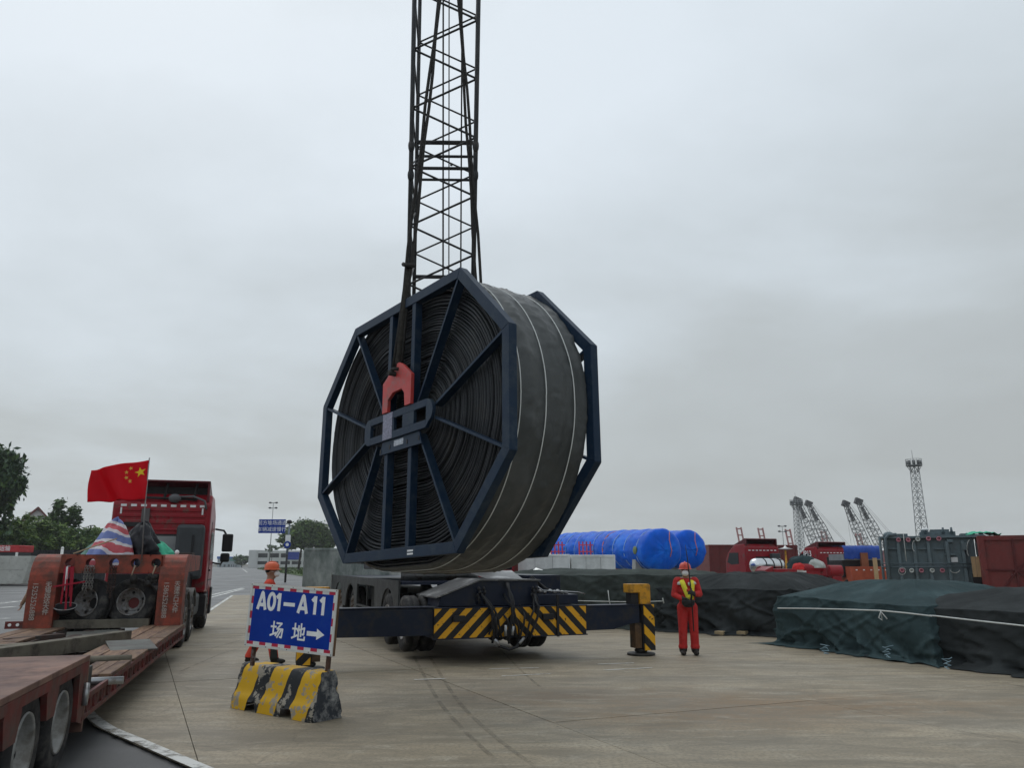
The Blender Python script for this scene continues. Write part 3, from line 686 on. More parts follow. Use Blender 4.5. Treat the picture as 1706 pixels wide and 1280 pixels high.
def wheel(parent, M, R_=0.52, w=0.28, rim=rim_m, dish=-0.01):
    h = sub('wheel', parent, M)                  # axis along local z, outer face at +z
    q = 0.55 * R_
    MB().lathe([(q, -w / 2), (R_ * 0.82, -w / 2), (R_ * 0.96, -w * 0.42), (R_, -w * 0.30), (R_ * 1.0, -w * 0.05), (R_ * 0.985, -w * 0.04), (R_ * 0.985, w * 0.04), (R_ * 1.0, w * 0.05), (R_, w * 0.30), (R_ * 0.96, w * 0.42), (R_ * 0.82, w / 2), (R_ * 0.64, w * 0.48), (q, w * 0.42), (q, -w / 2)], 36).build('tyre', rubber, h)
    mb = MB(); mb.lathe([(q * 1.03, w * 0.44), (q * 1.01, w * 0.50), (q * 0.94, w * 0.44), (q * 0.9, w * 0.1), (q * 0.62, dish - 0.02), (q * 0.5, dish + 0.02), (q * 0.42, dish + 0.03), (q * 0.30, dish + 0.05), (0.0, dish + 0.055)], 30)
    for k in range(10):
        a = 2 * PI * k / 10; mb.tube((q * 0.52 * math.cos(a), q * 0.52 * math.sin(a), dish), (q * 0.52 * math.cos(a), q * 0.52 * math.sin(a), dish + 0.05), 0.014, 6)
    mb.build('rim', rim, h)
    mb = MB()
    for k in range(8):
        a = 2 * PI * (k + 0.5) / 8; c = Vector((q * 0.75 * math.cos(a), q * 0.75 * math.sin(a), dish + 0.012 + 0.02)); mb.sphere(c, (0.035, 0.035, 0.012), 8, 4)
    mb.build('hand_hole', blackp, h)
    return h
WL = RYm(-PI / 2); WR = RYm(PI / 2)              # outer face to the left / right
for y in (1.15, 2.6):
    for x, Rr in ((-1.22, WL), (-0.90, WL), (1.06, WR), (1.38, WR)): wheel(crane, T((x, y, 0.63)) @ Rr, 0.52, 0.29)
for y in (7.6, 9.75):
    for x, Rr in ((-1.12, WL), (1.28, WR)): wheel(crane, T((x, y, 0.63)) @ Rr, 0.52, 0.32)
for y in (1.15, 2.6, 7.6, 9.75): MB().tube((-1.2, y, 0.63), (1.35, y, 0.63), 0.11, 10).build('axle', blackp, crane)
# superstructure (mostly behind the reel)
mb = MB(); mb.tube((0.1, 3.8, 1.40), (0.1, 3.8, 1.62), 0.9, 28); mb.build('slew_ring', steel, crane)
mb = MB(); mb.bb(-1.2, 1.35, 2.3, 6.6, 1.62, 1.9); mb.bb(-1.15, 1.3, 3.4, 6.4, 1.9, 3.3); mb.build('machinery_house', crane_navy, crane, bevel=0.03)
mb = MB(); mb.bb(-1.3, 1.45, 6.45, 7.2, 1.75, 3.0); mb.build('counterweight', crane_navy, crane, bevel=0.03)
# lattice boom, built straight from its axis: leans towards the reel
boom = sub('boom', crane)
D0, D1 = 16.9, 18.6
def Bp(s, side, deep):                           # s = photo row of the front face; side -1 / +1
    xl = 690.4 - (s / 491.0) * 10.0; xr = 797.0 - (s / 491.0) * 9.0
    x = xl if side < 0 else xr
    f = dp(x, s, D0)
    return CI @ (f + CF * (D1 - D0) - CR * 0.10 if deep else f)
def rear_row(y): return 640 - (640 - y) * D1 / D0
S_TOP, S_BOT = -330, 880
for side in (-1, 1):
    for deep in (False, True):
        MB().tube(Bp(S_TOP, side, deep), Bp(S_BOT, side, deep), 0.052 if not deep else 0.046, 10).build('chord', boom_paint, boom)
def lace(f0, s0, period, s1, sa, sb, da, db, r=0.020):
    k = 0; s_ = s0
    while s_ < s1:
        a, b = (sa, da), (sb, db)
        if k % 2: a, b = b, a
        if not (232 < s_ < 300 and False):
            MB().tube(Bp(s_, a[0], a[1]), Bp(s_ + period / 2, b[0], b[1]), r, 6, caps=False).build('lacing_bar', boom_paint, boom)
        s_ += period / 2; k += 1
lace(0, 82 - 98 * 4, 98, 860, -1, 1, False, False, 0.024)
lace(0, rear_row(70) - 97 * 4, 97, 860, -1, 1, True, True, 0.021)
lace(0, 80 - 98 * 4, 98, 860, -1, -1, False, True)
lace(0, 56 - 98 * 4, 98, 860, 1, 1, False, True)
for y_, r in ((237, 0.055), (260, 0.036), (280, 0.042), (299, 0.034), (461, 0.05)):
    MB().tube(Bp(rear_row(y_), -1, True), Bp(rear_row(y_ + 1), 1, True), r, 8).build('cross_tube', boom_paint, boom)
for side in (-1, 1):
    for s_ in (243, 292):
        p = Bp(s_, side, False); MB().sphere(p, (0.075, 0.075, 0.16), 10, 8).build('section_joint', boom_paint, boom)
for x0, x1, r in ((738.6, 738.0, 0.020), (748.5, 747.6, 0.014), (771.3, 766.5, 0.018)):
    a, b = CI @ dp(x0, S_TOP, 17.6), CI @ dp(x1, 700, 17.6); MB().tube(a, b, r, 6).build('hoist_rope', rope_dark, boom)
MB().box(CI @ dp(752, 274, 17.5), (0.05, 0.05, 0.05)).build('rope_clamp', blackp, boom)
mb = MB()
for side in (-1, 1):
    mb.beam(Bp(S_BOT, side, False), CI @ dp(735 + side * 40, 905, 17.3), 0.12, 0.2); mb.beam(Bp(S_BOT, side, True), CI @ dp(735 + side * 40, 905, 17.3), 0.12, 0.2)
mb.build('boom_foot', boom_paint, boom)
# ------------------------------------------------------------------ low-bed trailer
TA = math.radians(16.81); TO = Vector((-6.40, 15.64, 0)); TM = T(TO) @ RZ(TA); TMI = TM.inverted()
trailer = thing('lowbed_trailer', 'long red low-bed trailer with orange gooseneck frame and rusty plank decks', 'trailer', TO, TA)
TW = 2.78
def lp(MI, x, y, yl):                            # photo pixel -> point on a thing's own plane y = yl
    o = MI @ EYE; d = MI.to_3x3() @ ray(x, y); return o + d * ((yl - o.y) / d.y)
wood = mat('red_brown_planks', (0.20, 0.125, 0.080), 0.75, 0, 0.3, 1.2, 0.003, 14, dirt=(0.09, 0.05, 0.042), damt=0.35, dscale=2.5, rnd_obj=0.22, stretch=(6, 0.8, 1))
old_wood = mat('grey_timber', (0.15, 0.135, 0.105), 0.85, 0, 0.3, 2, 0.004, 20, dirt=(0.07, 0.06, 0.05), damt=0.4, dscale=3, rnd_obj=0.2)
rust = mat('rusty_steel', (0.085, 0.048, 0.038), 0.75, 0, 0.4, 3, 0.003, 25, dirt=(0.05, 0.045, 0.042), damt=0.5)
plate_g = mat('grey_green_plate', (0.10, 0.105, 0.095), 0.6, 0, 0.25, 2, 0.002, 20, dirt=(0.06, 0.05, 0.045), damt=0.35)
ZT, ZB = 0.55, 0.35
# side beams with round lightening holes (drawn as rings of real depth)
def side_beam(x):
    mb = MB()
    mb.bb(x - 0.035, x, -8.35, 0.35, ZT - 0.05, ZT - 0.002); mb.bb(x - 0.035, x, -8.35, 0.35, ZB - 0.02, ZB + 0.02); mb.bb(x - 0.05, x - 0.03, -8.35, 0.35, ZB + 0.02, ZT - 0.05)
    mb.build('side_beam', deck_red, trailer)
    for k in range(25):
        y = 0.1 - k * 0.34
        mb = MB(); mb.lathe([(0.055, 0.0), (0.062, 0.018), (0.078, 0.018), (0.082, 0.0)], 14, T((x - 0.03, y, (ZT + ZB) / 2 - 0.02)) @ RYm(PI / 2 if x > -1 else -PI / 2)); mb.build('tie_ring', deck_red, trailer)
        MB().bb(x - 0.045, x - 0.028, y + 0.15, y + 0.19, ZB + 0.02, ZT - 0.05).build('web_stiffener', deck_red, trailer) if x > -1 else None
side_beam(0.0); side_beam(-TW + 0.035)
def deck(x0, x1, y0, y1):
    n = 3; w = (x1 - x0) / n
    for k in range(n):
        seg = [y1, y1 - 2.3 - 0.35 * k, y0] if y1 - y0 > 3.5 else [y1, y0]
        for a, b in zip(seg[:-1], seg[1:]):
            dz = rnd.uniform(-0.004, 0.006); MB().bb(x0 + k * w + 0.006, x0 + (k + 1) * w - 0.006, b + 0.004, a - 0.004, ZT, ZT + 0.035 + dz).build('plank', wood, trailer, bevel=0.004)
deck(-0.72, 0.0, -5.62, 0.3); deck(-TW, -TW + 0.72, -5.62, 0.3)
deck(-0.40, 0.0, -7.1, -5.82); deck(-TW, -TW + 0.40, -7.1, -5.82)
mb = MB()
for k in range(17): mb.bb(-TW + 0.06, -0.06, -8.25 + k * 0.51, -8.15 + k * 0.51, ZB + 0.03, ZT - 0.06)
mb.bb(-TW / 2 - 0.32, -TW / 2 - 0.12, -8.35, 0.3, ZB, ZT - 0.02); mb.bb(-TW / 2 + 0.12, -TW / 2 + 0.32, -8.35, 0.3, ZB, ZT - 0.02); mb.bb(-0.76, -0.70, -8.35, 0.3, ZB, ZT - 0.01); mb.bb(-TW + 0.70, -TW + 0.76, -8.35, 0.3, ZB, ZT - 0.01)
mb.build('floor_frame', rust, trailer)
MB().bb(-TW + 0.05, -0.05, -7.9, 0.2, ZB + 0.005, ZB + 0.025).build('floor_plate', mat('dark_floor_plate', (0.05, 0.036, 0.033), 0.8, 0, 0.4, 2, 0.004, 12, dirt=(0.09, 0.075, 0.065), damt=0.35), trailer)
for y, r, x1_ in ((-5.72, 0.045, -0.02), (-7.2, 0.04, 0.14)):
    MB().tube((-0.95, y, ZT + 0.045 if y > -6 else ZT - 0.02), (x1_, y, ZT + 0.045 if y > -6 else ZT - 0.02), r, 12).build('widening_bar', steel if y < -6 else old_wood, trailer)
# things lying on the deck: timbers and plates
def loose(name, label, cat, build, group=None):
    t_ = thing(name, label, cat, TO, TA, group); build(t_); return t_
def timber_thing(a, b, w, h, label, m=old_wood, group='loose timbers on the low-bed trailer'):
    t_ = thing('timber_beam', label, 'timber', TO, TA, group); mb = MB(); mb.beam(a, b, w, h); mb.build('beam', m, t_, bevel=0.008); return t_
timber_thing((-2.55, 0.18, ZT + 0.085), (-0.62, 0.10, ZT + 0.085), 0.16, 0.16, 'long grey timber across the foot of the orange gooseneck')
def tg(x, y, z): p = TMI @ gp(x, y, z); return p
timber_thing(tg(209, 1062, 0.62), tg(-20, 1096, 0.64), 0.20, 0.20, 'long grey timber lying diagonally over the open trailer floor')
timber_thing(tg(112, 1072, 0.56), tg(-20, 1083, 0.6), 0.16, 0.10, 'weathered grey timber left of the diagonal one on the trailer')
timber_thing(tg(104, 1062, 0.52), tg(8, 1071, 0.54), 0.12, 0.12, 'dark brown timber lying on the trailer floor near the tyres', rust)
for k, (x, y, a, w, l_) in enumerate(((tg(133, 1058, .53).x, tg(133, 1058, .53).y, 0.2, 0.42, 0.9), (tg(174, 1056, .53).x, tg(174, 1056, .53).y, 0.1, 0.40, 0.8), (tg(160, 1064, .53).x, tg(160, 1064, .53).y, 0.3, 0.36, 0.8), (tg(218, 1078, .58).x, tg(218, 1078, .58).y, 0.25, 0.60, 1.0))):
    lab = ('grey steel plate on the trailer floor beside the wheels', 'grey steel plate nearest the right upright of the gooseneck', 'small grey plate in front of the other two plates', 'thin dark steel sheet lying on the right plank deck')[k]
    t_ = thing('steel_plate', lab, 'plate', TO, TA, 'plates lying on the trailer'); z = (ZT + 0.05 if k == 3 else ZT - 0.03 + 0.012 * k); MB().box((x, y, z), (w, l_, 0.018), Matrix.Rotation(a, 3, 'Z') @ Matrix.Rotation(0.05, 3, 'X')).build('sheet', plate_g, t_)
# gooseneck: two curved uprights, cross beam with five holes, platform over the fifth wheel
G0 = [(0.0, ZT), (-0.02, 1.40), (0.0, 1.55), (0.05, 1.68), (0.13, 1.79), (0.23, 1.87), (0.36, 1.92), (0.50, 1.935), (3.2, 1.935), (3.2, 1.60), (0.75, 1.58), (0.52, 1.40), (0.50, ZT)]
UW = 0.48
for x0 in (-0.52, -TW + 0.02):
    mb = MB(); n = 10
    x1 = x0 + UW - 0.02 if x0 > -1 else x0 + UW
    mb.yz(G0, x0, x1).build('gooseneck_upright', orange_red, trailer, bevel=0.012)
    mb = MB(); mb.bb(x0 + 0.0, x1, -0.025, -0.006, 1.42, 1.445); mb.build('weld_seam', orange_red, trailer)
HX = [(117, 938), (151, 938), (190, 938), (226, 938), (260, 939)]
hx = []
for q in HX:
    p = lp(TMI, q[0], q[1], 0.06); hx.append(p.x)
xa, xb = -TW + 0.02 + UW, -0.52
zc_, rh, z0_, z1_ = 1.765, 0.088, 1.575, 1.925
mb = MB()
cuts = [xa] + sum([[h - 0.12, h + 0.12] for h in hx], []) + [xb]
for a, b in zip(cuts[0::2], cuts[1::2]): mb.bb(a, b, 0.06, 0.40, z0_, z1_)
def holed(mb, xc):
    n = 24; ring = [(xc + rh * math.cos(2 * PI * k / n + PI / 4), zc_ + rh * math.sin(2 * PI * k / n + PI / 4)) for k in range(n)]
    sq = []
    for k in range(n):
        a = 2 * PI * k / n + PI / 4; c, s_ = math.cos(a), math.sin(a)
        t_ = min(0.12 / max(1e-6, abs(c)), (z1_ - zc_ if s_ > 0 else zc_ - z0_) / max(1e-6, abs(s_))); sq.append((xc + c * t_, zc_ + s_ * t_))
    for y0 in (0.06, 0.40):
        vs = [(x, y0, z) for x, z in ring] + [(x, y0, z) for x, z in sq]
        mb.add(vs, [((k, n + k, n + (k + 1) % n, (k + 1) % n) if y0 < 0.1 else ((k + 1) % n, n + (k + 1) % n, n + k, k)) for k in range(n)])
    mb.add([(x, 0.06, z) for x, z in ring] + [(x, 0.40, z) for x, z in ring], [(k, (k + 1) % n, n + (k + 1) % n, n + k) for k in range(n)])
    cz = [(xc - 0.12, z1_), (xc + 0.12, z1_)]
    mb.add([(xc - 0.12, 0.06, z1_), (xc + 0.12, 0.06, z1_), (xc + 0.12, 0.40, z1_), (xc - 0.12, 0.40, z1_), (xc - 0.12, 0.06, z0_), (xc + 0.12, 0.06, z0_), (xc + 0.12, 0.40, z0_), (xc - 0.12, 0.40, z0_)], [(0, 1, 2, 3), (7, 6, 5, 4)])
for h in hx: holed(mb, h)
mb.build('cross_beam', orange_red, trailer)
MB().bb(xa, xb, 0.7, 3.2, 1.63, 1.67).build('gooseneck_platform', rust, trailer)
mb = MB(); mb.bb(-TW - 0.28, -TW + 0.02, 0.05, 0.12, ZT + 0.03, ZT + 0.16); mb.build('side_lug', deck_red, trailer)
for x in (-TW - 0.2, -TW - 0.07): MB().tube((x, 0.03, ZT + 0.1), (x, 0.05, ZT + 0.1), 0.028, 12).build('lug_eye', white, trailer)
lw = mat('faded_white_lettering', (0.36, 0.32, 0.29), 0.7, 0, 0.3, 30)
FRZ = RX90
def vtext(s_, x, z, size):
    tops = 0.0
    for k, ch in enumerate(s_):
        text(ch, size, trailer, T((x, -0.024, z - k * size * 0.92)) @ FRZ, lw, 'lettering', 0.0012, 0.002)
for x, s_ in ((-0.17, '天津港口大件'), (-TW + 0.37, '无锡远达大件')): vtext(s_, x, 1.365, 0.108)
for x, s_ in ((-0.37, '15862526888'), (-TW + 0.15, '15252526888')):
    text(s_, 0.125, trailer, T((x, -0.024, 1.07)) @ FRZ @ RZ(-PI / 2), lw, 'lettering', 0.0012, 0.001)
# rear bogie
BZ = 0.91
mb = MB(); mb.bb(-TW, 0.0, -12, -8.3, BZ - 0.05, BZ); mb.bb(-TW, 0.0, -8.33, -8.28, ZB - 0.12, BZ - 0.05); mb.build('bogie_deck', mat('bogie_plate', (0.185, 0.105, 0.078), 0.65, 0, 0.3, 1.5, 0.002, 20, dirt=(0.085, 0.045, 0.04), damt=0.4, dscale=2.5), trailer, bevel=0.006)
mb = MB()
for a, b in ((-8.58, -8.3), (-9.66, -9.40), (-10.7, -10.4)):
    mb.yz([(a, BZ - 0.05), (b, BZ - 0.05), (b + (0 if b > -8.4 else 0.05), BZ - 0.16), (b - 0.02, 0.56 if b < -8.4 else 0.30), (a + 0.02, 0.56 if b < -8.4 else 0.36), (a - 0.05, BZ - 0.16)], -0.05, -0.004)
mb.bb(-0.6, -0.3, -8.6, -8.34, 0.3, BZ - 0.05); mb.bb(-0.03, -0.002, -12, -8.35, BZ - 0.13, BZ - 0.052); mb.build('fender_plate', deck_red, trailer)
for y in (-9.02, -10.05, -11.1):
    for x, Rr in ((-0.16, WR), (-TW + 0.16, WL), (-0.46, WR), (-TW + 0.46, WL)): wheel(trailer, T((x, y, 0.445)) @ Rr, 0.445, 0.26, rim_clean)
    MB().tube((-TW + 0.2, y, 0.445), (-0.2, y, 0.445), 0.08, 10).build('axle', blackp, trailer)
MB().bb(-0.42, -0.08, -8.26, -7.7, ZT - 0.12, ZT + 0.20).build('battery_box', mat('battery_box_grey', (0.045, 0.05, 0.048), 0.6), trailer, bevel=0.01)
MB().path([(0.01, -8.38, 0.66), (0.02, -8.42, 0.58), (0.01, -8.41, 0.48)], 0.03, 8).build('side_lamp', steel, trailer)
# spare wheels on the deck between the uprights
def spare(c, rz, tilt, label, rimm, R_=0.455, w=0.28):
    t_ = thing('spare_wheel', label, 'wheel', M=TM @ T(c) @ RZ(rz) @ RXm(PI / 2 - tilt), group='spare wheels on the trailer')
    q = 0.56 * R_
    MB().lathe([(q, -w / 2), (R_ * 0.82, -w / 2), (R_ * 0.96, -w * 0.42), (R_, -w * 0.28), (R_, -0.012), (R_ * 0.985, -0.01), (R_ * 0.985, 0.01), (R_, 0.012), (R_, w * 0.28), (R_ * 0.96, w * 0.42), (R_ * 0.82, w / 2), (R_ * 0.66, w * 0.47), (q, w * 0.42), (q, -w / 2)], 40).build('tyre', rubber, t_)
    mb = MB(); mb.lathe([(q * 1.04, w * 0.43), (q * 1.02, w * 0.5), (q * 0.95, w * 0.44), (q * 0.9, -w * 0.1), (q * 0.62, -w * 0.22), (q * 0.42, -w * 0.2), (q * 0.40, -w * 0.35)], 32)
    mb.lathe([(q * 0.60, -w * 0.2), (q * 0.62, -w * 0.12), (q * 0.57, -w * 0.12), (q * 0.55, -w * 0.2)], 24)
    for k in range(8):
        a = 2 * PI * k / 8; mb.sphere((q * 0.5 * math.cos(a), q * 0.5 * math.sin(a), -w * 0.2), (0.014, 0.014, 0.01), 6, 4)
    mb.build('rim', rim_m, t_)
    MB().lathe([(0, -w * 0.33), (q * 0.40, -w * 0.33)], 20).build('hub_centre', rimm, t_)
    for k in range(5): a = 2 * PI * k / 5 + 0.4; MB().sphere((q * 0.76 * math.cos(a), q * 0.76 * math.sin(a), -w * 0.13), (0.03, 0.03, 0.02), 8, 5).build('hand_hole', blackp, t_)
hubred = mat('hub_red', (0.12, 0.02, 0.02), 0.6)
p1_, p2_, p3_ = lp(TMI, 150, 1003, 0.35), lp(TMI, 220, 1004, 0.35), lp(TMI, 112, 1010, 0.8)
spare((p1_.x, 0.42, ZT + 0.46), -0.55, 0.12, 'spare wheel with bare grey rim left of the middle on trailer', blackp)
spare((p2_.x, 0.42, ZT + 0.46), -0.12, 0.16, 'spare wheel with red hub showing leaning right of its neighbour', hubred)
spare((p3_.x - 0.05, 0.85, ZT + 0.46), 0.3, 0.10, 'spare wheel tucked behind the left upright under red straps', blackp)
mb = MB()
# chains and straps hanging from the holes
link_m = mat('galvanised_chain', (0.30, 0.29, 0.27), 0.45, 0.7, 0.3, 10, dirt=(0.08, 0.05, 0.04), damt=0.3)
link_d = mat('rusty_chain', (0.07, 0.045, 0.038), 0.6, 0.4, 0.3, 10); red_strap = mat('red_strap', (0.32, 0.012, 0.03), 0.7, 0, 0.2, 10)
def chain_thing(x, label, n, m, drops, group='chains hung in the gooseneck holes'):
    t_ = thing('chain_bundle', label, 'chain', TO, TA, group)
    for k in range(n):
        xo = (k - (n - 1) / 2) * 0.05; mb = MB(); L_ = drops[k % len(drops)]; c = int(L_ / 0.045)
        pts = [(x + xo * 0.5, 0.22, zc_ - rh + 0.03), (x + xo * 0.8, 0.03, zc_ - rh + 0.035)] + [(x + xo + rnd.uniform(-.004, .004) , 0.035, zc_ - rh - 0.02 - 0.045 * j) for j in range(c)]
        for j in range(1, len(pts) - 1):
            a, b = Vector(pts[j]), Vector(pts[j + 1]); d = (b - a)
            e_ = d * 0.18; tw = Vector((0.014, 0, 0)) if j % 2 else Vector((0, 0.014, 0))
            mb.path([a - e_, a - e_ * 0.2 + tw, b + e_ * 0.2 + tw, b + e_], 0.006, 4); mb.path([a - e_, a - e_ * 0.2 - tw, b + e_ * 0.2 - tw, b + e_], 0.006, 4)
        mb.build('chain', m, t_)
    return t_
chain_thing(hx[1], 'bright chains hanging in strands from the second gooseneck hole', 4, link_m, (0.46, 0.5, 0.44))
chain_thing(hx[2], 'dark rusty chains hanging from the middle gooseneck hole', 3, link_d, (0.52, 0.6, 0.45))
t_ = thing('strap_bundle', 'red lashing straps hanging from the leftmost gooseneck hole', 'strap', TO, TA)
for k in range(5):
    x = hx[0] - 0.07 + 0.035 * k; L_ = (0.75, 0.5, 0.9, 0.62, 0.8)[k]
    pts = [(hx[0] + (x - hx[0]) * 0.4, 0.2, zc_ - rh + 0.02), (x, 0.03, zc_ - rh + 0.02), (x + rnd.uniform(-.02, .02), 0.02, zc_ - 0.3), (x + rnd.uniform(-.04, .04), 0.06, zc_ - L_)]
    mb = MB()
    for a, b in zip(pts[:-1], pts[1:]): mb.beam(a, b, 0.034, 0.006, (0, 1, 0))
    mb.build('strap', red_strap if k != 1 else print_white, t_)
mb = MB(); mb.beam((hx[0] - 0.22, 0.0, 1.33), (hx[0] + 0.3, 0.05, 1.42), 0.05, 0.03); mb.build('tensioner', red_strap, t_)
for i, lab in ((3, 'rope with dark bundle hanging from the fourth gooseneck hole'), (4, 'pale rope and dark hooks hanging from the fifth gooseneck hole')):
    t_ = thing('rope_bundle', lab, 'rope', TO, TA, 'rope bundles in the gooseneck'); x = hx[i]
    MB().path([(x + 0.02, 0.2, zc_ - rh + 0.02), (x, 0.03, zc_ - rh + 0.03), (x - 0.03, 0.02, zc_ - 0.18), (x - 0.04, 0.02, zc_ - 0.24)], 0.016, 6).build('rope', mat('tan_rope', (0.30, 0.22, 0.16), 0.8), t_)
    mb = MB()
    for k in range(9): mb.sphere((x - 0.05 + rnd.uniform(-.08, .08), 0.05 + rnd.uniform(-.03, .03), zc_ - 0.32 + rnd.uniform(-.10, .08)), rnd.uniform(0.035, 0.07), 8, 6)
    mb.build('bundle', rope_dark, t_)
t_ = thing('basket', 'black oval basket with pale rim beside the spare wheels', 'basket', M=TM @ T((p3_.x + 0.13, 0.05, ZT + 0.42)) @ RXm(0.5))
MB().lathe([(0.0, -0.16), (0.10, -0.15), (0.17, 0.0), (0.165, 0.0), (0.09, -0.14), (0, -0.15)], 22, Matrix.Diagonal((1.15, 0.8, 1, 1))).build('bowl', blackp, t_)
MB().path([(0.196 * math.cos(a), 0.136 * math.sin(a), 0.0) for a in [2 * PI * k / 24 for k in range(25)]], 0.009, 6).build('rim', steel, t_)
# load heaped on the gooseneck: striped bag sheet, dark sheet, green net, planks, flag
def heap(name, label, cat, c, rx, ry, h, m, seed, sharp=1.0, pw=0.8, wr=0.12):
    t_ = thing(name, label, cat, M=TM @ T(c)); nu, nv = 60, 26
    def f(i, j):
        a = 2 * PI * i / nu; v = j / (nv - 1); k = (1 - v) ** pw
        w = 1 + wr * fbm(math.cos(a) * 2.2 + seed, math.sin(a) * 2.2, v * 2.5, 4) + 0.10 * wr / 0.12 * math.sin(a * 7 + seed + 2 * v) * (1 - v)
        ox, oy = sharp * 0.25 * v * rx, 0.1 * v * ry
        return (rx * k * w * math.cos(a) + ox, ry * k * w * math.sin(a) + oy, h * v * (1 + 0.10 * fbm(a, v * 3, seed, 3)) + 0.0)
    MB().grid(f, nu, nv, 0, True).build('sheet', m, t_); return t_
def stripe_cloth():
    m = bpy.data.materials.new('striped_woven_sheet'); m.use_nodes = True; t = m.node_tree; n = t.nodes; l = t.links; b = n['Principled BSDF']; b.inputs['Roughness'].default_value = 0.55
    c = n.new('ShaderNodeTexCoord'); s = n.new('ShaderNodeSeparateXYZ'); l.new(c.outputs['Object'], s.inputs[0])
    nz = n.new('ShaderNodeTexNoise'); nz.inputs['Scale'].default_value = 1.6; nz.inputs['Detail'].default_value = 3; l.new(c.outputs['Object'], nz.inputs['Vector'])
    a = n.new('ShaderNodeMath'); a.operation = 'MULTIPLY_ADD'; l.new(nz.outputs['Fac'], a.inputs[0]); a.inputs[1].default_value = 0.35; l.new(s.outputs[2], a.inputs[2])
    x = n.new('ShaderNodeMath'); x.operation = 'MULTIPLY_ADD'; l.new(s.outputs[0], x.inputs[0]); x.inputs[1].default_value = 0.16; l.new(a.outputs[0], x.inputs[2])
    d = n.new('ShaderNodeMath'); d.operation = 'DIVIDE'; l.new(x.outputs[0], d.inputs[0]); d.inputs[1].default_value = 0.37
    f = n.new('ShaderNodeMath'); f.operation = 'FRACT'; l.new(d.outputs[0], f.inputs[0])
    r = n.new('ShaderNodeValToRGB'); r.color_ramp.interpolation = 'CONSTANT'; e = r.color_ramp.elements
    e[0].position = 0; e[0].color = (0.13, 0.18, 0.42, 1); e[1].position = 0.30; e[1].color = (0.60, 0.58, 0.62, 1)
    for p, cc in ((0.46, (0.46, 0.07, 0.09)), (0.74, (0.62, 0.60, 0.62)), (0.9, (0.13, 0.18, 0.42))): k = e.new(p); k.color = (*cc, 1)
    l.new(f.outputs[0], r.inputs[0]); l.new(r.outputs[0], b.inputs['Base Color'])
    bp = n.new('ShaderNodeBump'); bp.inputs['Distance'].default_value = 0.03; n3 = n.new('ShaderNodeTexNoise'); n3.inputs['Scale'].default_value = 5; n3.inputs['Detail'].default_value = 4; l.new(c.outputs['Object'], n3.inputs['Vector']); l.new(n3.outputs['Fac'], bp.inputs['Height']); l.new(bp.outputs[0], b.inputs['Normal'])
    return m
GZ = 1.68
q = lp(TMI, 183, 905, 1.1); heap('striped_sheet', 'red white and blue striped woven sheet heaped on the orange gooseneck', 'tarpaulin', (q.x, q.y, GZ), 0.52, 0.5, 0.98, stripe_cloth(), 2.0, 0.75, 0.62)
dark_tarp = mat('dark_sheet', (0.007, 0.008, 0.012), 0.45, 0, 0.3, 3, 0.02, 6); green_net = mat('bright_green_net', (0.06, 0.42, 0.26), 0.7, 0, 0.2, 8, 0.02, 12)
q = lp(TMI, 236, 905, 1.4); heap('dark_sheet_bundle', 'black plastic sheet bundle between striped sheet and green net', 'tarpaulin', (q.x, q.y, GZ), 0.46, 0.45, 0.92, dark_tarp, 5.0, -0.2, 0.45, 0.34)
q = lp(TMI, 264, 912, 1.5); heap('green_net_bundle', 'bright green net bundle on the right of the gooseneck load', 'net', (q.x, q.y, GZ), 0.40, 0.4, 0.52, green_net, 8.0, 0.1, 0.4, 0.18)
q = lp(TMI, 160, 915, 1.8); heap('pale_net_bundle', 'pale green net bundle at the left end of the load', 'net', (q.x, q.y, GZ), 0.42, 0.4, 0.55, mat('pale_net', (0.12, 0.22, 0.18), 0.8, 0, 0.3, 8, 0.02, 12), 11.0, 0.4, 0.5, 0.16)
t_ = thing('bamboo_pole', 'thin pale pole sticking out left of the striped sheet', 'pole', TO, TA)
q = lp(TMI, 122, 923, 0.45); q2 = lp(TMI, 168, 907, 0.5); MB().tube(q, q2 + (q2 - q) * 0.6, 0.014, 6).build('shaft', mat('bamboo', (0.40, 0.32, 0.20), 0.6), t_)
timber_thing((-1.1, 2.2, GZ + 0.18), (-0.12, 2.1, GZ + 0.2), 0.25, 0.22, 'dark timber at the right end of the gooseneck load', rust)
# flag
flag_t = thing('flag', 'red flag with five yellow stars flying from a thin pole above the trailer', 'flag', px(240, 905, 15.4))
FI = T(px(240, 905, 15.4)).inverted()
MB().path([FI @ px(236, 935, 15.4), FI @ px(241, 850, 15.4), FI @ px(249, 763, 15.4)], 0.011, 6).build('flag_pole', mat('pole_grey', (0.25, 0.25, 0.25), 0.4, 0.5), flag_t)
FC = [(248.0, 767), (147, 782), (148.5, 836), (243.0, 833)]
def fpt(u, v):                                   # u from hoist to fly, v from top to bottom
    a = px(*FC[0], 15.38).lerp(px(*FC[1], 15.10), u); b = px(*FC[3], 15.38).lerp(px(*FC[2], 15.16), u)
    p = a.lerp(b, v); w = 0.12 * math.sin(u * 8.5 + v * 1.8) * u ** 0.7 + 0.03 * math.sin(u * 15 + v * 5)
    return FI @ (p + Vector((0, w, 0.02 * math.sin(u * 6.0) * u + 0.012 * math.sin(u * 17) * (1 if v > 0.5 else 0.4))))
flag_red = mat('flag_red', (0.62, 0.006, 0.022), 0.6, 0, 0.08, 3)
ft = flag_red.node_tree; fb = ft.nodes['Principled BSDF']; tr0 = ft.nodes.new('ShaderNodeBsdfTranslucent'); tr0.inputs[0].default_value = (0.75, 0.01, 0.03, 1)
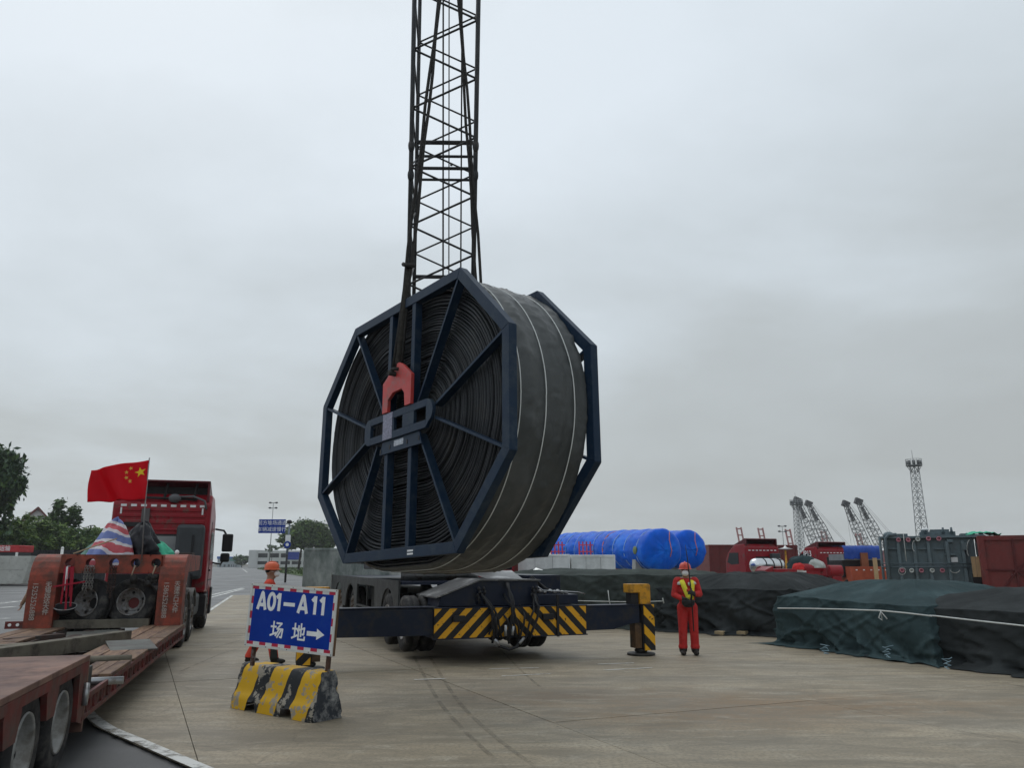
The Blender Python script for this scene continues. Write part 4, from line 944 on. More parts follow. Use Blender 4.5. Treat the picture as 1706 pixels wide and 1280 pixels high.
ms = ft.nodes.new('ShaderNodeMixShader'); ms.inputs[0].default_value = 0.5; ft.links.new(fb.outputs[0], ms.inputs[1]); ft.links.new(tr0.outputs[0], ms.inputs[2]); ft.links.new(ms.outputs[0], [x for x in ft.nodes if x.type == 'OUTPUT_MATERIAL'][0].inputs[0])
MB().grid(lambda i, j: fpt(i / 47, j / 25), 48, 26).build('cloth', flag_red, flag_t, solid=0.004)
star_m = mat('flag_yellow', (0.75, 0.52, 0.02), 0.6, 0, 0.05); star_s = mat('flag_orange_yellow', (0.72, 0.42, 0.08), 0.6, 0, 0.05)
def star(u, v, r, rot, m):
    vs = [];
    for side in (-0.006, 0.006):
        for k in range(10):
            rr = r if k % 2 == 0 else r * 0.40; a = rot + PI * k / 5
            p = fpt(u + rr * math.sin(a) / 1.5, v - rr * math.cos(a)); vs.append(p + Vector((0, side, 0)))
    MB().add(vs, [tuple(range(10)), tuple(reversed(range(10, 20)))] + [(k, (k + 1) % 10, 10 + (k + 1) % 10, 10 + k) for k in range(10)]).build('star', m, flag_t)
star(0.135, 0.285, 0.135, 0.25, star_m)
for u, v, r_ in ((0.29, 0.155, 0.3), (0.36, 0.255, 0.0), (0.36, 0.40, 0.4), (0.30, 0.49, 0.1)): star(u, v, 0.055, r_, star_s)

# ------------------------------------------------------------------ red tractor unit in front of the trailer
truck = thing('tractor_truck', 'red tractor truck with open roof deflector seen from behind, coupled to the trailer', 'truck', TO, TA)
X0, X1, YR, YF = -2.60, -0.10, 5.95, 8.2; XM = (X0 + X1) / 2
grey_panel = mat('grey_cab_plastic', (0.05, 0.055, 0.06), 0.55, 0, 0.15, 3)
prof = [(YR, 1.0), (YR, 3.35), (YR + 0.25, 3.62), (YR + 1.0, 3.60), (YF - 0.35, 3.15), (YF - 0.05, 2.2), (YF, 1.5), (YF, 0.55), (YR + 1.75, 0.55), (YR + 1.62, 0.95), (YR + 1.3, 1.12), (YR + 0.95, 0.95), (YR + 0.8, 1.0)]
cab = MB(); cab.yz([(YR + 0.02, 1.0)] + prof[1:], X0 + 0.02, X1 - 0.02); cab.build('cab', truck_red, truck, bevel=0.07)
for k, z in enumerate((3.13, 2.97, 2.80, 2.62)): MB().bb(X0 + 0.16, X1 - 0.16, YR - 0.02, YR + 0.03, z, z + (0.11, 0.09, 0.10, 0.06)[k]).build('rear_rib', truck_red, truck, bevel=0.015)
mb = MB()
for k in range(9): MB().bb(X0 + 0.22 + k * 0.245, X0 + 0.36 + k * 0.245, YR - 0.012, YR + 0.01, 3.25, 3.31).build('reflector_mark', print_white, truck)
# back window: frame and an opaque grey pane
wx0, wx1, wz0, wz1 = XM - 0.35, XM + 0.80, 1.95, 2.48
mb = MB(); mb.bb(wx0 - 0.05, wx1 + 0.05, YR - 0.015, YR + 0.02, wz1, wz1 + 0.05); mb.bb(wx0 - 0.05, wx1 + 0.05, YR - 0.015, YR + 0.02, wz0 - 0.05, wz0); mb.bb(wx0 - 0.05, wx0, YR - 0.015, YR + 0.02, wz0, wz1); mb.bb(wx1, wx1 + 0.05, YR - 0.015, YR + 0.02, wz0, wz1)
wf_ = mb.build('rear_window', blackp, truck)
pane = mat('window_glass_grey', (0.20, 0.22, 0.22), 0.05, 0, 0.05, spec=0.8)
MB().bb(wx0, wx1, YR - 0.008, YR + 0.01, wz0, wz1).build('pane', pane, wf_)
MB().xz([(wx1 - 0.42, wz0), (wx1 - 0.02, wz0), (wx1 - 0.02, wz1), (wx1 - 0.16, wz1)], YR - 0.011, YR - 0.0085).build('curtain', mat('grey_curtain', (0.11, 0.115, 0.115), 0.8), wf_)
# roof deflector: shell open to the rear with ribs
mb = MB(); mb.yz([(YR + 0.02, 3.42), (YR + 0.02, 3.92), (YR + 0.10, 3.96), (YR + 1.6, 3.42)], X0 + 0.10, X0 + 0.16); mb.yz([(YR + 0.02, 3.42), (YR + 0.02, 3.92), (YR + 0.10, 3.96), (YR + 1.6, 3.42)], X1 - 0.16, X1 - 0.10); mb.add([(X0 + 0.1, YR - 0.02, 3.93), (X1 - 0.1, YR - 0.02, 3.93), (X1 - 0.1, YR + 1.6, 3.43), (X0 + 0.1, YR + 1.6, 3.43), (X0 + 0.1, YR - 0.02, 3.97), (X1 - 0.1, YR - 0.02, 3.97), (X1 - 0.1, YR + 1.6, 3.47), (X0 + 0.1, YR + 1.6, 3.47)], [(0, 3, 2, 1), (4, 5, 6, 7), (0, 1, 5, 4), (1, 2, 6, 5), (2, 3, 7, 6), (3, 0, 4, 7)])
mb.build('roof_deflector', mat('deflector_dark_red', (0.10, 0.012, 0.016), 0.45, 0, 0.15, 3), truck)
mb = MB()
for x in (-2.1, -1.35, -0.6): mb.beam((x, YR + 0.05, 3.45), (x + 0.06, YR + 0.12, 3.9), 0.05, 0.05)
mb.bb(X0 + 0.2, X1 - 0.2, YR + 0.35, YR + 0.38, 3.6, 3.85); mb.tube((X0 + 0.3, YR, 3.5), (X1 - 0.4, YR, 3.46), 0.035, 8); mb.build('deflector_rib', mat('deflector_black', (0.02, 0.016, 0.017), 0.6), truck)
mb = MB(); mb.sphere((XM + 0.28, YR - 0.05, 3.48), (0.16, 0.1, 0.12)); mb.path([(XM + 0.4, YR - 0.05, 3.52), (XM + 0.75, YR - 0.05, 3.54), (XM + 1.05, YR - 0.05, 3.42), (XM + 1.10, YR - 0.05, 3.2)], 0.03, 7); mb.build('cable_roll', mat('cable_grey', (0.10, 0.10, 0.105), 0.6), truck)
for x in (X0 + 0.24, X1 - 0.24): MB().bb(x - 0.02, x + 0.02, YR - 0.03, YR, 3.05, 3.22).build('marker_lamp', print_white, truck)
# vertical air intake on the right, exhaust, tanks
mb = MB(); mb.bb(X1 - 0.82, X1 - 0.12, YR - 0.32, YR - 0.03, 1.35, 2.78); mb.build('air_intake', grey_panel, truck, bevel=0.09)
mb = MB(); mb.bb(X1 - 0.42, X1 - 0.36, YR - 0.345, YR - 0.32, 1.95, 2.5); mb.build('intake_slot', blackp, truck)
mb = MB(); mb.bb(X0 + 0.35, X0 + 0.85, YR - 0.14, YR - 0.03, 2.72, 2.83); mb.build('vent', blackp, truck)
mb = MB(); mb.bb(X0 + 0.75, X0 + 0.95, YR - 0.08, YR - 0.02, 2.85, 3.2); mb.build('light_box', mat('box_grey', (0.10, 0.09, 0.09), 0.5), truck)
mb = MB(); mb.bb(XM - 0.45, XM - 0.35, -0.0 + 1.2, YF, 0.78, 1.0); mb.bb(XM + 0.35, XM + 0.45, 1.2, YF, 0.78, 1.0); mb.bb(XM - 0.35, XM + 0.35, 1.2, 1.35, 0.78, 1.0); mb.bb(XM - 0.5, XM + 0.5, 2.0, 3.2, 1.0, 1.25); mb.bb(XM - 0.9, XM + 0.9, 4.6, 6.1, 0.75, 1.5); mb.build('chassis', blackp, truck)
for y in (2.0, 3.4):
    for x, Rr in ((X1 - 0.20, WR), (X1 - 0.52, WR), (X0 + 0.20, WL), (X0 + 0.52, WL)): wheel(truck, T((x, y, 0.53)) @ Rr, 0.53, 0.29)
    MB().tube((X0 + 0.2, y, 0.53), (X1 - 0.2, y, 0.53), 0.11, 10).build('axle', blackp, truck)
    for x0, x1 in ((X1 - 0.68, X1 - 0.04), (X0 + 0.04, X0 + 0.68)):
        mb = MB(); pr = [(y + 0.66 * math.cos(a), 0.56 + 0.64 * math.sin(a)) for a in [PI * (0.1 + 0.8 * k / 10) for k in range(11)]]; pi_ = [(y + 0.62 * math.cos(a), 0.56 + 0.60 * math.sin(a)) for a in [PI * (0.1 + 0.8 * k / 10) for k in reversed(range(11))]]
        for k in range(10): mb.yz([pr[k], pr[k + 1], pi_[9 - k], pi_[10 - k]], x0, x1)
        mb.build('mudguard', mat('mudguard_grey', (0.12, 0.12, 0.115), 0.6, 0, 0.25, 4, dirt=(0.06, 0.05, 0.045), damt=0.4), truck)
for x, Rr in ((X1 - 0.18, WR), (X0 + 0.18, WL)): wheel(truck, T((x, 7.25, 0.53)) @ Rr, 0.53, 0.32)
mb = MB(); mb.bb(X1 - 0.75, X1 - 0.12, 4.5, 5.85, 0.45, 1.02); mb.build('fuel_tank', grey_panel, truck, bevel=0.1)
mb = MB(); mb.bb(X1 - 0.45, X1 + 0.03, 7.78, 8.15, 0.35, 1.1); mb.build('step_box', blackp, truck, bevel=0.03); mb = MB(); mb.bb(X1 - 0.4, X1 + 0.02, 6.0, 6.6, 0.38, 0.95); mb.build('step_box', blackp, truck, bevel=0.03)
# door side: window, handle, mirror
dw = MB().yz([(YR + 0.75, 1.9), (YR + 0.75, 2.62), (YF - 0.55, 2.62), (YF - 0.22, 2.0), (YF - 0.22, 1.85)], X1 - 0.03, X1 - 0.012).build('side_window', glass, truck)
mb = MB(); mb.bb(X1 - 0.02, X1 - 0.008, YR + 0.72, YR + 0.735, 1.05, 2.9); mb.bb(X1 - 0.02, X1 - 0.006, YR + 0.75, YF - 0.2, 1.30, 1.33); mb.build('door_seam', blackp, truck)
MB().bb(X1 - 0.02, X1 + 0.02, YR + 0.8, YR + 1.0, 1.55, 1.6).build('door_handle', blackp, truck)
mb = MB(); mb.path([(X1, YF - 0.3, 2.75), (X1 + 0.22, YF - 0.12, 2.72), (X1 + 0.33, YF - 0.1, 2.55)], 0.03, 7); mb.path([(X1, YF - 0.3, 1.78), (X1 + 0.2, YF - 0.12, 1.74), (X1 + 0.33, YF - 0.1, 1.95)], 0.028, 7); mb.build('mirror_arm', blackp, truck)
mb = MB(); mb.bb(X1 + 0.20, X1 + 0.50, YF - 0.22, YF - 0.06, 2.10, 2.62); mb.build('mirror', blackp, truck, bevel=0.04)
mb = MB(); mb.bb(X1 + 0.18, X1 + 0.44, YF - 0.22, YF - 0.06, 1.80, 2.06); mb.build('mirror', blackp, truck, bevel=0.05)
MB().bb(X0 - 0.45, X0 - 0.2, YF - 0.22, YF - 0.06, 1.8, 2.62).build('mirror', blackp, truck, bevel=0.05)
# coiled air lines behind the cab and on the gooseneck flank
for k in range(7):
    pts = [(X1 - 0.25 + 0.10 * math.sin(j * 1.1 + k), 0.55 + 0.35 * k + 0.05 * j, 1.85 - 0.12 * j + 0.05 * math.cos(k * 2 + j)) for j in range(6)]
    MB().path(pts, 0.018, 6).build('air_hose', blackp if k % 3 else steel, truck)
MB().path([(X1 - 0.05, 0.9, 1.6), (X1 + 0.0, 0.8, 1.35), (X1 - 0.05, 0.6, 1.1), (X1 - 0.1, 0.62, 1.02)], 0.02, 8).build('air_hose', mat('pale_hose', (0.4, 0.38, 0.36), 0.6), truck)
MB().sphere((X1 - 0.22, 0.75, 1.98), (0.045, 0.045, 0.05), 10, 8).build('coupling_cap', print_white, truck)
# ------------------------------------------------------------------ sheeted cargo stacks on the right
def netting(name, col, trans=0.0):
    return mat(name, col, 0.85, 0, 0.2, 1.3, 0.006, 22, dirt=tuple(c * 1.5 for c in col), damt=0.25, dscale=1.2, spec=0.08)
tarp_black = netting('black_shade_net', (0.029, 0.033, 0.034)); tarp_green = netting('green_shade_net', (0.036, 0.058, 0.062)); tarp_grey = netting('grey_green_shade_net', (0.046, 0.056, 0.052))
def tarp_stack(p0, p1, depth, hf, hr, ridge, label, m, seed, flare=0.35, group=None, amp=1.0, cat='covered stack', inner_flat=0.0):
    """p0 -> p1: foot of the face turned to the camera (left to right); hf height of the front edge, hr of the ridge"""
    a, b = Vector((p0[0], p0[1], 0)), Vector((p1[0], p1[1], 0)); d = b - a; Lx = d.length; rz = math.atan2(d.y, d.x)
    M = T((a + b) / 2) @ RZ(rz) @ T((0, depth / 2, 0))
    t_ = thing('covered_stack', label, cat, M=M, group=group)
    hx_, hy_ = Lx / 2, depth / 2
    lv = [(flare * 1.15, 0.012), (flare * 0.8, 0.03), (flare * 0.45, 0.05), (flare * 0.22, 0.11), (0.07, 0.22)]
    for k in range(1, 9): lv.append((0.05 - 0.05 * k / 8 + 0.035 * math.sin(PI * k / 8), 0.22 + (hf - 0.27) * k / 8))
    lv += [(-0.004, hf + 0.008), (-0.02, hf + 0.014), (-0.05, hf + 0.018)]
    nin = 14; dm = hy_ - 0.01
    for k in range(1, nin + 1):
        f = k / nin; e_ = min(1, f / ridge); lv.append((-0.05 - (dm - 0.05) * f, hf + 0.018 + (hr - hf - 0.018) * (0.7 * e_ + 0.3 * e_ * (2 - e_))))
    NP = 340
    per = 2 * (Lx + depth)
    def rect(s_, o):
        X_, Y_ = hx_ + o, max(0.004, hy_ + o)
        q = s_ * 4 * 1.0
        u = (s_ % 1.0) * per
        if u < Lx: f = u / Lx; return (-X_ + 2 * X_ * f, -Y_)
        u -= Lx
        if u < depth: f = u / depth; return (X_, -Y_ + 2 * Y_ * f)
        u -= depth
        if u < Lx: f = u / Lx; return (X_ - 2 * X_ * f, Y_)
        u -= Lx; f = u / depth; return (-X_, Y_ - 2 * Y_ * f)
    fine = []
    for q in range(len(lv) - 1):
        n = 3 if lv[q][1] < hf else 2
        for k in range(n): fine.append((lv[q][0] + (lv[q + 1][0] - lv[q][0]) * k / n, lv[q][1] + (lv[q + 1][1] - lv[q][1]) * k / n))
    fine.append(lv[-1])
    def f(i, j):
        o, z = fine[j]; s_ = i / NP; x, y = rect(s_, o); w = per * s_
        side = max(0, min(1, 1 - z / hf)) if o > -0.02 else 0
        fold = fbm(w * 1.1 + seed, z * 0.5, seed, 2) * 0.09 + (0.25 - min(0.25, abs(fbm(w * 0.55 + z * 1.1 + 0.5 * fbm(w * 0.4, z, seed, 2), z * 0.2 - w * 0.08, seed + 3, 2)))) ** 1.4 * 0.50 - 0.03 + (0.22 - min(0.22, abs(fbm(w * 2.1 + 0.4 * z, z * 0.18, seed + 13, 3)))) ** 1.4 * 0.40 * (0.15 + side)
        fold += 0.55 * (0.11 - min(0.11, abs(fbm(w * 0.8 + z * 1.2, z * 0.6 - w * 0.25, seed + 31, 2)))) + 0.45 * (0.09 - min(0.09, abs(fbm(w * 1.0 - z * 1.7, z * 0.5 + w * 0.2, seed + 37, 2)))) + 0.5 * (0.06 - min(0.06, abs(fbm(w * 2.2 + z, z * 1.4, seed + 43, 2)))) - 0.03
        fold *= (0.5 + 1.2 * side) * amp
        if z < 0.1: fold += 0.16 * fbm(w * 1.4, 0, seed + 7, 3)
        x2, y2 = rect(s_, o + fold)
        dz = 0.05 * amp * fbm(x * 0.6 + seed, y * 0.6, z * 0.3, 2) + 0.22 * amp * ((0.22 - min(0.22, abs(fbm(x * 0.7 + y * 0.5, y * 0.35 - x * 0.15, seed + 9, 2)))) ** 1.5 - 0.04) + 0.12 * amp * ((0.09 - min(0.09, abs(fbm(x * 0.6 - y * 0.8, y * 0.5 + x * 0.4, seed + 51, 2)))) - 0.03)
        if o > -0.02: dz *= min(1, z / hf * 1.2)
        zz = max(0.006 + 0.035 * abs(fbm(w * 2.2, o * 6, seed, 3)) * (z < 0.12), z + dz * (1 if z > 0.1 else 0.3))
        return (x2, y2, zz)
    MB().grid(f, NP, len(fine), 0, True).build('netting_sheet', m, t_)
    return t_, M
def face_rope(t_, M, pts, r=0.013, m=None, name='rope', lift=0.16):
    MI = M.inverted(); out = []
    for x, y, yl in pts:
        p = lp(MI, x, y, yl); out.append(p)
    MB().path(out, r, 6).build(name, m or rope_white, t_)
g1 = lambda x, y: tuple(gp(x, y))[:2]
dirA = Vector((8.15 - 5.75, 12.99 - 18.32)).normalized()
P0 = Vector((5.95, 17.95)); 
PA, PB, PC = P0, P0 + dirA * 3.6, P0 + dirA * 11.5
s1, M1 = tarp_stack((PA + dirA * 2.75 + Vector((0.13, 0.06))), PC + Vector((0.13, 0.06)), 4.0, 0.98, 1.32, 0.7, 'long stack under black netting at the right edge, white rope across', tarp_black, 4.0, 0.30, amp=0.7)
s2, M2 = tarp_stack(PA, PB + dirA * 0.2, 4.1, 1.02, 1.40, 0.6, 'stack under dark green netting overlapping the black covered stack', tarp_green, 9.0, 0.22, amp=1.0)
hd = -2.05; hd1 = -2.0
face_rope(s2, M2, [(1296, 1014, hd - 0.10), (1350, 1014.5, hd - 0.14), (1410, 1016, hd - 0.15), (1468, 1018, hd - 0.16), (1510, 1022, hd - 0.16), (1552, 1027, hd - 0.14)], 0.014)
face_rope(s2, M2, [(1468, 1018, hd - 0.17), (1464, 1030, hd - 0.17), (1470, 1034, hd - 0.16), (1468, 1020, hd - 0.18), (1478, 1032, hd - 0.16)], 0.011)
face_rope(s1, M1, [(1535, 1025, hd1 - 0.14), (1560, 1027, hd1 - 0.14), (1620, 1034, hd1 - 0.15), (1712, 1044, hd1 - 0.15), (1800, 1056, hd1 - 0.15)], 0.014)
blue_cord = mat('pale_blue_cord', (0.25, 0.36, 0.42), 0.8, 0, 0.2, 10)
for t_, M_, h_, c in ((s2, M2, hd, (1375, 1083)), (s2, M2, hd, (1478, 1085)), (s1, M1, hd1, (1578, 1105))):
    face_rope(t_, M_, [(c[0] + 10 * math.sin(k * 1.9 + c[0]) * (1 - 0.5 * k / 11), c[1] - 9 + 1.9 * k + 2 * math.sin(k * 2.7), h_ - 0.30 - 0.018 * k) for k in range(12)], 0.006, blue_cord, 'cord')
s3, M3 = tarp_stack((-0.3, 24.85), (4.45, 21.5), 3.4, 1.44, 1.58, 0.25, 'tall stack under grey green netting behind the yellow outrigger jack', tarp_grey, 14.0, 0.28, amp=0.9)
s4, M4 = tarp_stack((3.95, 21.75), (7.2, 19.45), 4.6, 1.12, 1.50, 0.4, 'stack under dark wrinkled netting behind the red worker', tarp_black, 19.0, 0.30, amp=1.5)
face_rope(s3, M3, [(935, 1001, -1.95), (980, 1002, -1.96), (1020, 1003, -1.97), (1062, 1003.5, -1.97), (1105, 1002, -1.95)], 0.014)
face_rope(s3, M3, [(1013, 984, -1.95), (1015, 1002, -1.97), (1018, 1012, -1.96)], 0.012)
face_rope(s3, M3, [(1105, 1002, -1.96), (1104, 997, -1.96), (1106, 1006, -1.96)], 0.016)
for x, lab in ((1203, 'small wooden block under the wrinkled netting stack'), (1240, 'second wooden block under the netting, nearer the green stack')):
    p = gp(x, 1060); t_ = thing('wooden_block', lab, 'wooden block', (p.x, p.y + 0.15, 0), -0.6, 'wooden blocks under the stacks'); MB().bb(-0.11, 0.11, -0.12, 0.12, 0, 0.10).build('block', mat('raw_wood', (0.34, 0.26, 0.15), 0.8, 0, 0.2, 6), t_, bevel=0.006)

# ------------------------------------------------------------------ crates of galvanised sheet
galv = mat('galvanised_sheet', (0.66, 0.68, 0.67), 0.4, 0.0, 0.2, 0.8, 0.004, 3, dirt=(0.80, 0.82, 0.81), damt=0.3, dscale=1.3)
galv_old = mat('stained_galvanised_sheet', (0.46, 0.49, 0.47), 0.5, 0.0, 0.25, 1.0, 0.004, 4, dirt=(0.14, 0.17, 0.16), damt=0.72, dscale=1.3, stretch=(1, 1, 0.45))
def crate(xl, xr, yt, Y, depth, label, m, rz=0.0, cat='crate', name='metal_crate', group=None, seam=3):
    a, b = px(xl, yt, Y), px(xr, yt, Y); w = (b - a).length; h = a.z; c = (a + b) / 2
    t_ = thing(name, label, cat, (c.x, c.y, 0), rz, group)
    MB().bb(-w / 2, w / 2, 0, depth, 0.0, h).build('crate_body', m, t_, bevel=0.015)
    mb = MB()
    for x in (-w / 2 + 0.03, w / 2 - 0.03): mb.bb(x - 0.03, x + 0.03, -0.012, 0.0, 0.05, h - 0.01)
    for z in (0.08, h - 0.05): mb.bb(-w / 2 + 0.06, w / 2 - 0.06, -0.012, 0.0, z - 0.03, z + 0.03)
    mb.build('edge_batten', m, t_)
    for k in range(1, seam): x = -w / 2 + w * k / seam; MB().bb(x - 0.006, x + 0.006, -0.006, 0.001, 0.1, h - 0.08).build('sheet_seam', steel, t_)
    return t_
crate(508, 650, 914, 25.5, 4.5, 'stained grey green galvanised crate left of the reel', galv_old, 0.05)
crate(862, 949.5, 924, 27.5, 2.6, 'bright galvanised crate beside the reel, left of a matching crate', galv, 0.04, group='bright galvanised crates')
crate(951.5, 1025, 925, 27.9, 2.6, 'bright galvanised crate in front of the blue tanks', galv, 0.04, group='bright galvanised crates')
t_ = thing('foil_bundle', 'crumpled silver foil bundle at the foot of the bright crates', 'foil', px(893, 958, 24.8)); t_.location.z = 0
mb = MB(); mb.sphere((0, 0, 0.95), (0.62, 0.5, 0.62), 9, 5); me_ = mb
me_.v = [(x * (1 + 0.35 * fbm(x * 2, y * 2, z * 2, 2)), y, z * (1 + 0.12 * fbm(x * 3, y, z * 3, 2))) for x, y, z in me_.v]; me_.sm = [False] * len(me_.sm); me_.build('foil', mat('silver_foil', (0.62, 0.64, 0.63), 0.3, 0.6, 0.2, 3), t_)
MB().bb(-0.5, 0.5, -0.4, 0.4, 0, 0.5).build('pallet_box', galv_old, t_)
p = px(848, 947, 26.0)
t_ = thing('red_steel_box', 'small red steel box showing under the right of the reel', 'steel box', (p.x - 0.9, 26, 0)); MB().bb(-1.2, 1.2, 0, 1.5, 0.4, 2.08).build('box_body', truck_red, t_, bevel=0.02); mb = MB(); mb.bb(-1.2, 1.2, -0.05, 0, 1.95, 2.08); mb.bb(1.08, 1.2, -0.05, 0, 0.4, 1.95); mb.bb(-1.2, -1.08, -0.05, 0, 0.4, 1.95); mb.bb(-1.2, 1.2, -0.05, 0, 0.4, 0.52); mb.build('box_frame', deck_red, t_)
# red ladder racks standing on the crates
for k, (x0, x1, lab) in enumerate(((920, 944, 'pink red ladder rack nearest the reel in front of the blue tank'), (968, 990, 'pink red ladder rack in front of the blue tank, right of its twin'))):
    p = px((x0 + x1) / 2, 924, 30.5); t_ = thing('ladder_rack', lab, 'rack', (p.x, 30.5, 0), 0.2, 'ladder racks by the blue tanks'); rr = mat('rack_red', (0.42, 0.05, 0.09), 0.5)
    h0, h1 = p.z - 0.8, p.z + 0.48
    for q in range(4): MB().beam((-0.26 + 0.15 * q, 0, 0), (-0.34 + 0.15 * q, 0, h1), 0.045, 0.045).build('rail', rr, t_)
    for q in range(4): MB().bb(-0.33, 0.22, -0.02, 0.02, h1 - 0.15 - 0.25 * q, h1 - 0.11 - 0.25 * q).build('rung', rr, t_)

# ------------------------------------------------------------------ tanks wrapped in blue sheet
def blue_sheet():
    return mat('blue_sheet', (0.002, 0.10, 0.60), 0.4, 0, 0.22, 1.2, 0.03, 2.6, dirt=(0.008, 0.17, 0.74), damt=0.3, dscale=1.0, spec=0.14)
blue_m = blue_sheet(); pale_blue = mat('pale_blue_strap', (0.22, 0.36, 0.66), 0.6, 0, 0.1, 5); orange_strap = mat('orange_strap', (0.62, 0.20, 0.10), 0.6)
def tank(pn, pf, r, label, seed):
    pn, pf = Vector(pn), Vector(pf); d = pf - pn; Ln = d.length; d.normalize(); sidev = d.cross(Vector((0, 0, 1))).normalized(); up = sidev.cross(d)
    M = Matrix((sidev, d, up)).transposed().to_4x4(); M.translation = pn
    t_ = thing('wrapped_tank', label, 'tank', M=M, group='tanks wrapped in blue sheet')
    bands = [k * 1.25 + 0.7 for k in range(int(Ln / 1.25))]
    def f(i, j):
        a = 2 * PI * i / 72
        if j < 6: q = [0.02, 0.3, 0.55, 0.78, 0.92, 0.99][j]; y = -0.42 * math.sqrt(max(0, 1 - q * q)) ; rr = r * q
        else: y = Ln * (j - 5) / 70; rr = r
        dn = min(abs(y - b) for b in bands); k = 0.05 * (1 - math.exp(-(dn / 0.25) ** 2))
        rr *= 1 + k * 1.3 + 0.045 * fbm(math.cos(a) * 2 + seed, math.sin(a) * 2, y * 1.2, 4) + 0.024 * math.sin(a * 16 + 4 * fbm(y, a, seed, 2)) * math.exp(-(dn / 0.3) ** 2)
        y += 0.05 * fbm(math.cos(a) * q * 2 if j < 6 else 0, math.sin(a) * 2, seed, 3) if j < 6 else 0
        return (rr * math.cos(a), y, rr * math.sin(a) * (1 - 0.03 * (math.sin(a) < 0)))
    MB().grid(f, 72, 76, 0, True).build('sheet', blue_m, t_)
    for k, b in enumerate(bands):
        mm = orange_strap if k in (3,) else pale_blue
        vs = []
        for i in range(60):
            a = 2 * PI * i / 60
            for y, rr in ((b - 0.02, r * 1.0), (b - 0.02, r * 1.03), (b + 0.03, r * 1.03), (b + 0.03, r * 1.0)): vs.append((rr * math.cos(a), y + 0.05 * math.sin(a * 2 + k), rr * math.sin(a)))
        MB().add(vs, [(4 * i + q, 4 * i + q + 1, 4 * ((i + 1) % 60) + q + 1, 4 * ((i + 1) % 60) + q) for i in range(60) for q in range(3)], 0, True).build('strap', mm, t_)
    MB().path([(r * 0.25, -0.40, r * 0.9), (r * 0.18, -0.47, r * 0.5), (r * 0.30, -0.46, 0.0), (r * 0.22, -0.44, -0.3)], 0.018, 6).build('strap', orange_strap, t_)
    for y in (0.9, Ln - 1.5):
        sz = -pn.z
        MB().xz([(-r * 1.0, sz), (r * 1.0, sz), (r * 0.95, -r * 0.45), (r * 0.6, -r * 0.86), (0, -r * 1.0), (-r * 0.6, -r * 0.86), (-r * 0.95, -r * 0.45)], y, y + 0.35).build('saddle', mat('saddle_grey', (0.30, 0.31, 0.31), 0.6), t_)
    MB().sphere((-r * 1.03, 0.8, 0.0), (0.06, 0.2, 0.2), 10, 8).build('flange_patch', mat('patch_green', (0.16, 0.20, 0.10), 0.6), t_)
    return t_
tank(px(1102, 917.5, 38), px(944, 917, 49), 0.985, 'large tank wrapped in blue sheet, nearer of the two', 1.0)
tank(px(1146, 916.5, 41.5), px(1000, 918, 53), 0.985, 'blue wrapped tank showing its end behind the nearer tank', 6.0)

# ------------------------------------------------------------------ far right: containers, red trucks, transformer
cont_m = mat('container_maroon', (0.150, 0.030, 0.028), 0.55, 0, 0.15, 1.5, dirt=(0.09, 0.03, 0.028), damt=0.3)
def container(xl, xr, yt, Y, depth, label, rz=0.0, zb=0.0, brace=False, group='maroon containers in the yard', m=cont_m):
    a, b = px(xl, yt, Y), px(xr, yt, Y); w = (b - a).length; h = a.z; c = (a + b) / 2
    t_ = thing('container', label, 'container', (c.x, c.y, 0), rz, group)
    MB().bb(-w / 2, w / 2, 0.0, depth, zb, h).build('box_body', m, t_)
    mb = MB()
    for x in (-w / 2 + 0.08, w / 2 - 0.08): mb.bb(x - 0.08, x + 0.08, -0.05, 0.0, zb, h)
    mb.bb(-w / 2 + 0.16, w / 2 - 0.16, -0.05, 0, h - 0.14, h); mb.bb(-w / 2 + 0.16, w / 2 - 0.16, -0.05, 0, zb, zb + 0.16); mb.build('edge_frame', m, t_)
    n = max(4, int(w / 0.5))
    if not brace:
        for k in range(n): x = -w / 2 + 0.3 + (w - 0.6) * k / (n - 1); MB().bb(x - 0.07, x + 0.07, -0.035, 0, zb + 0.16, h - 0.14).build('corrugation', m, t_)
    return t_, w, h
container(1180, 1232, 908, 58, 6, 'maroon container left of the first red truck', zb=0.2)
container(1288, 1328, 908.5, 62, 6, 'maroon container between the two red trucks', zb=0.2)
t_, w, h = container(1640, 1790, 892, 24.5, 2.6, 'large maroon steel box with crossed braces at the right edge', -0.5, 0.15, True)
br = mat('brace_maroon', (0.085, 0.016, 0.017), 0.55, 0, 0.15, 2)
mb = MB(); xm = -w / 2 + 0.95; zm = h * 0.5 + 0.25
for k, (a, b) in enumerate((((xm, -0.03, 0.2), (xm - 0.02, -0.03, h - 0.1)), ((-w / 2 + 0.1, -0.03, zm), (w / 2 - 0.1, -0.03, zm)), ((xm, -0.035, zm), (xm + 1.0, -0.035, h - 0.15)), ((xm, -0.035, zm), (xm - 0.9, -0.035, 0.35)), ((xm, -0.035, zm), (xm + 1.2, -0.035, 0.3)))):
    MB().beam(a, b, 0.05, 0.04 + 0.003 * k, (0, 1, 0)).build('brace', br, t_)
MB().bb(xm + 0.45, xm + 0.75, -0.04, 0, 0.55, 0.7).build('vent_slot', blackp, t_)
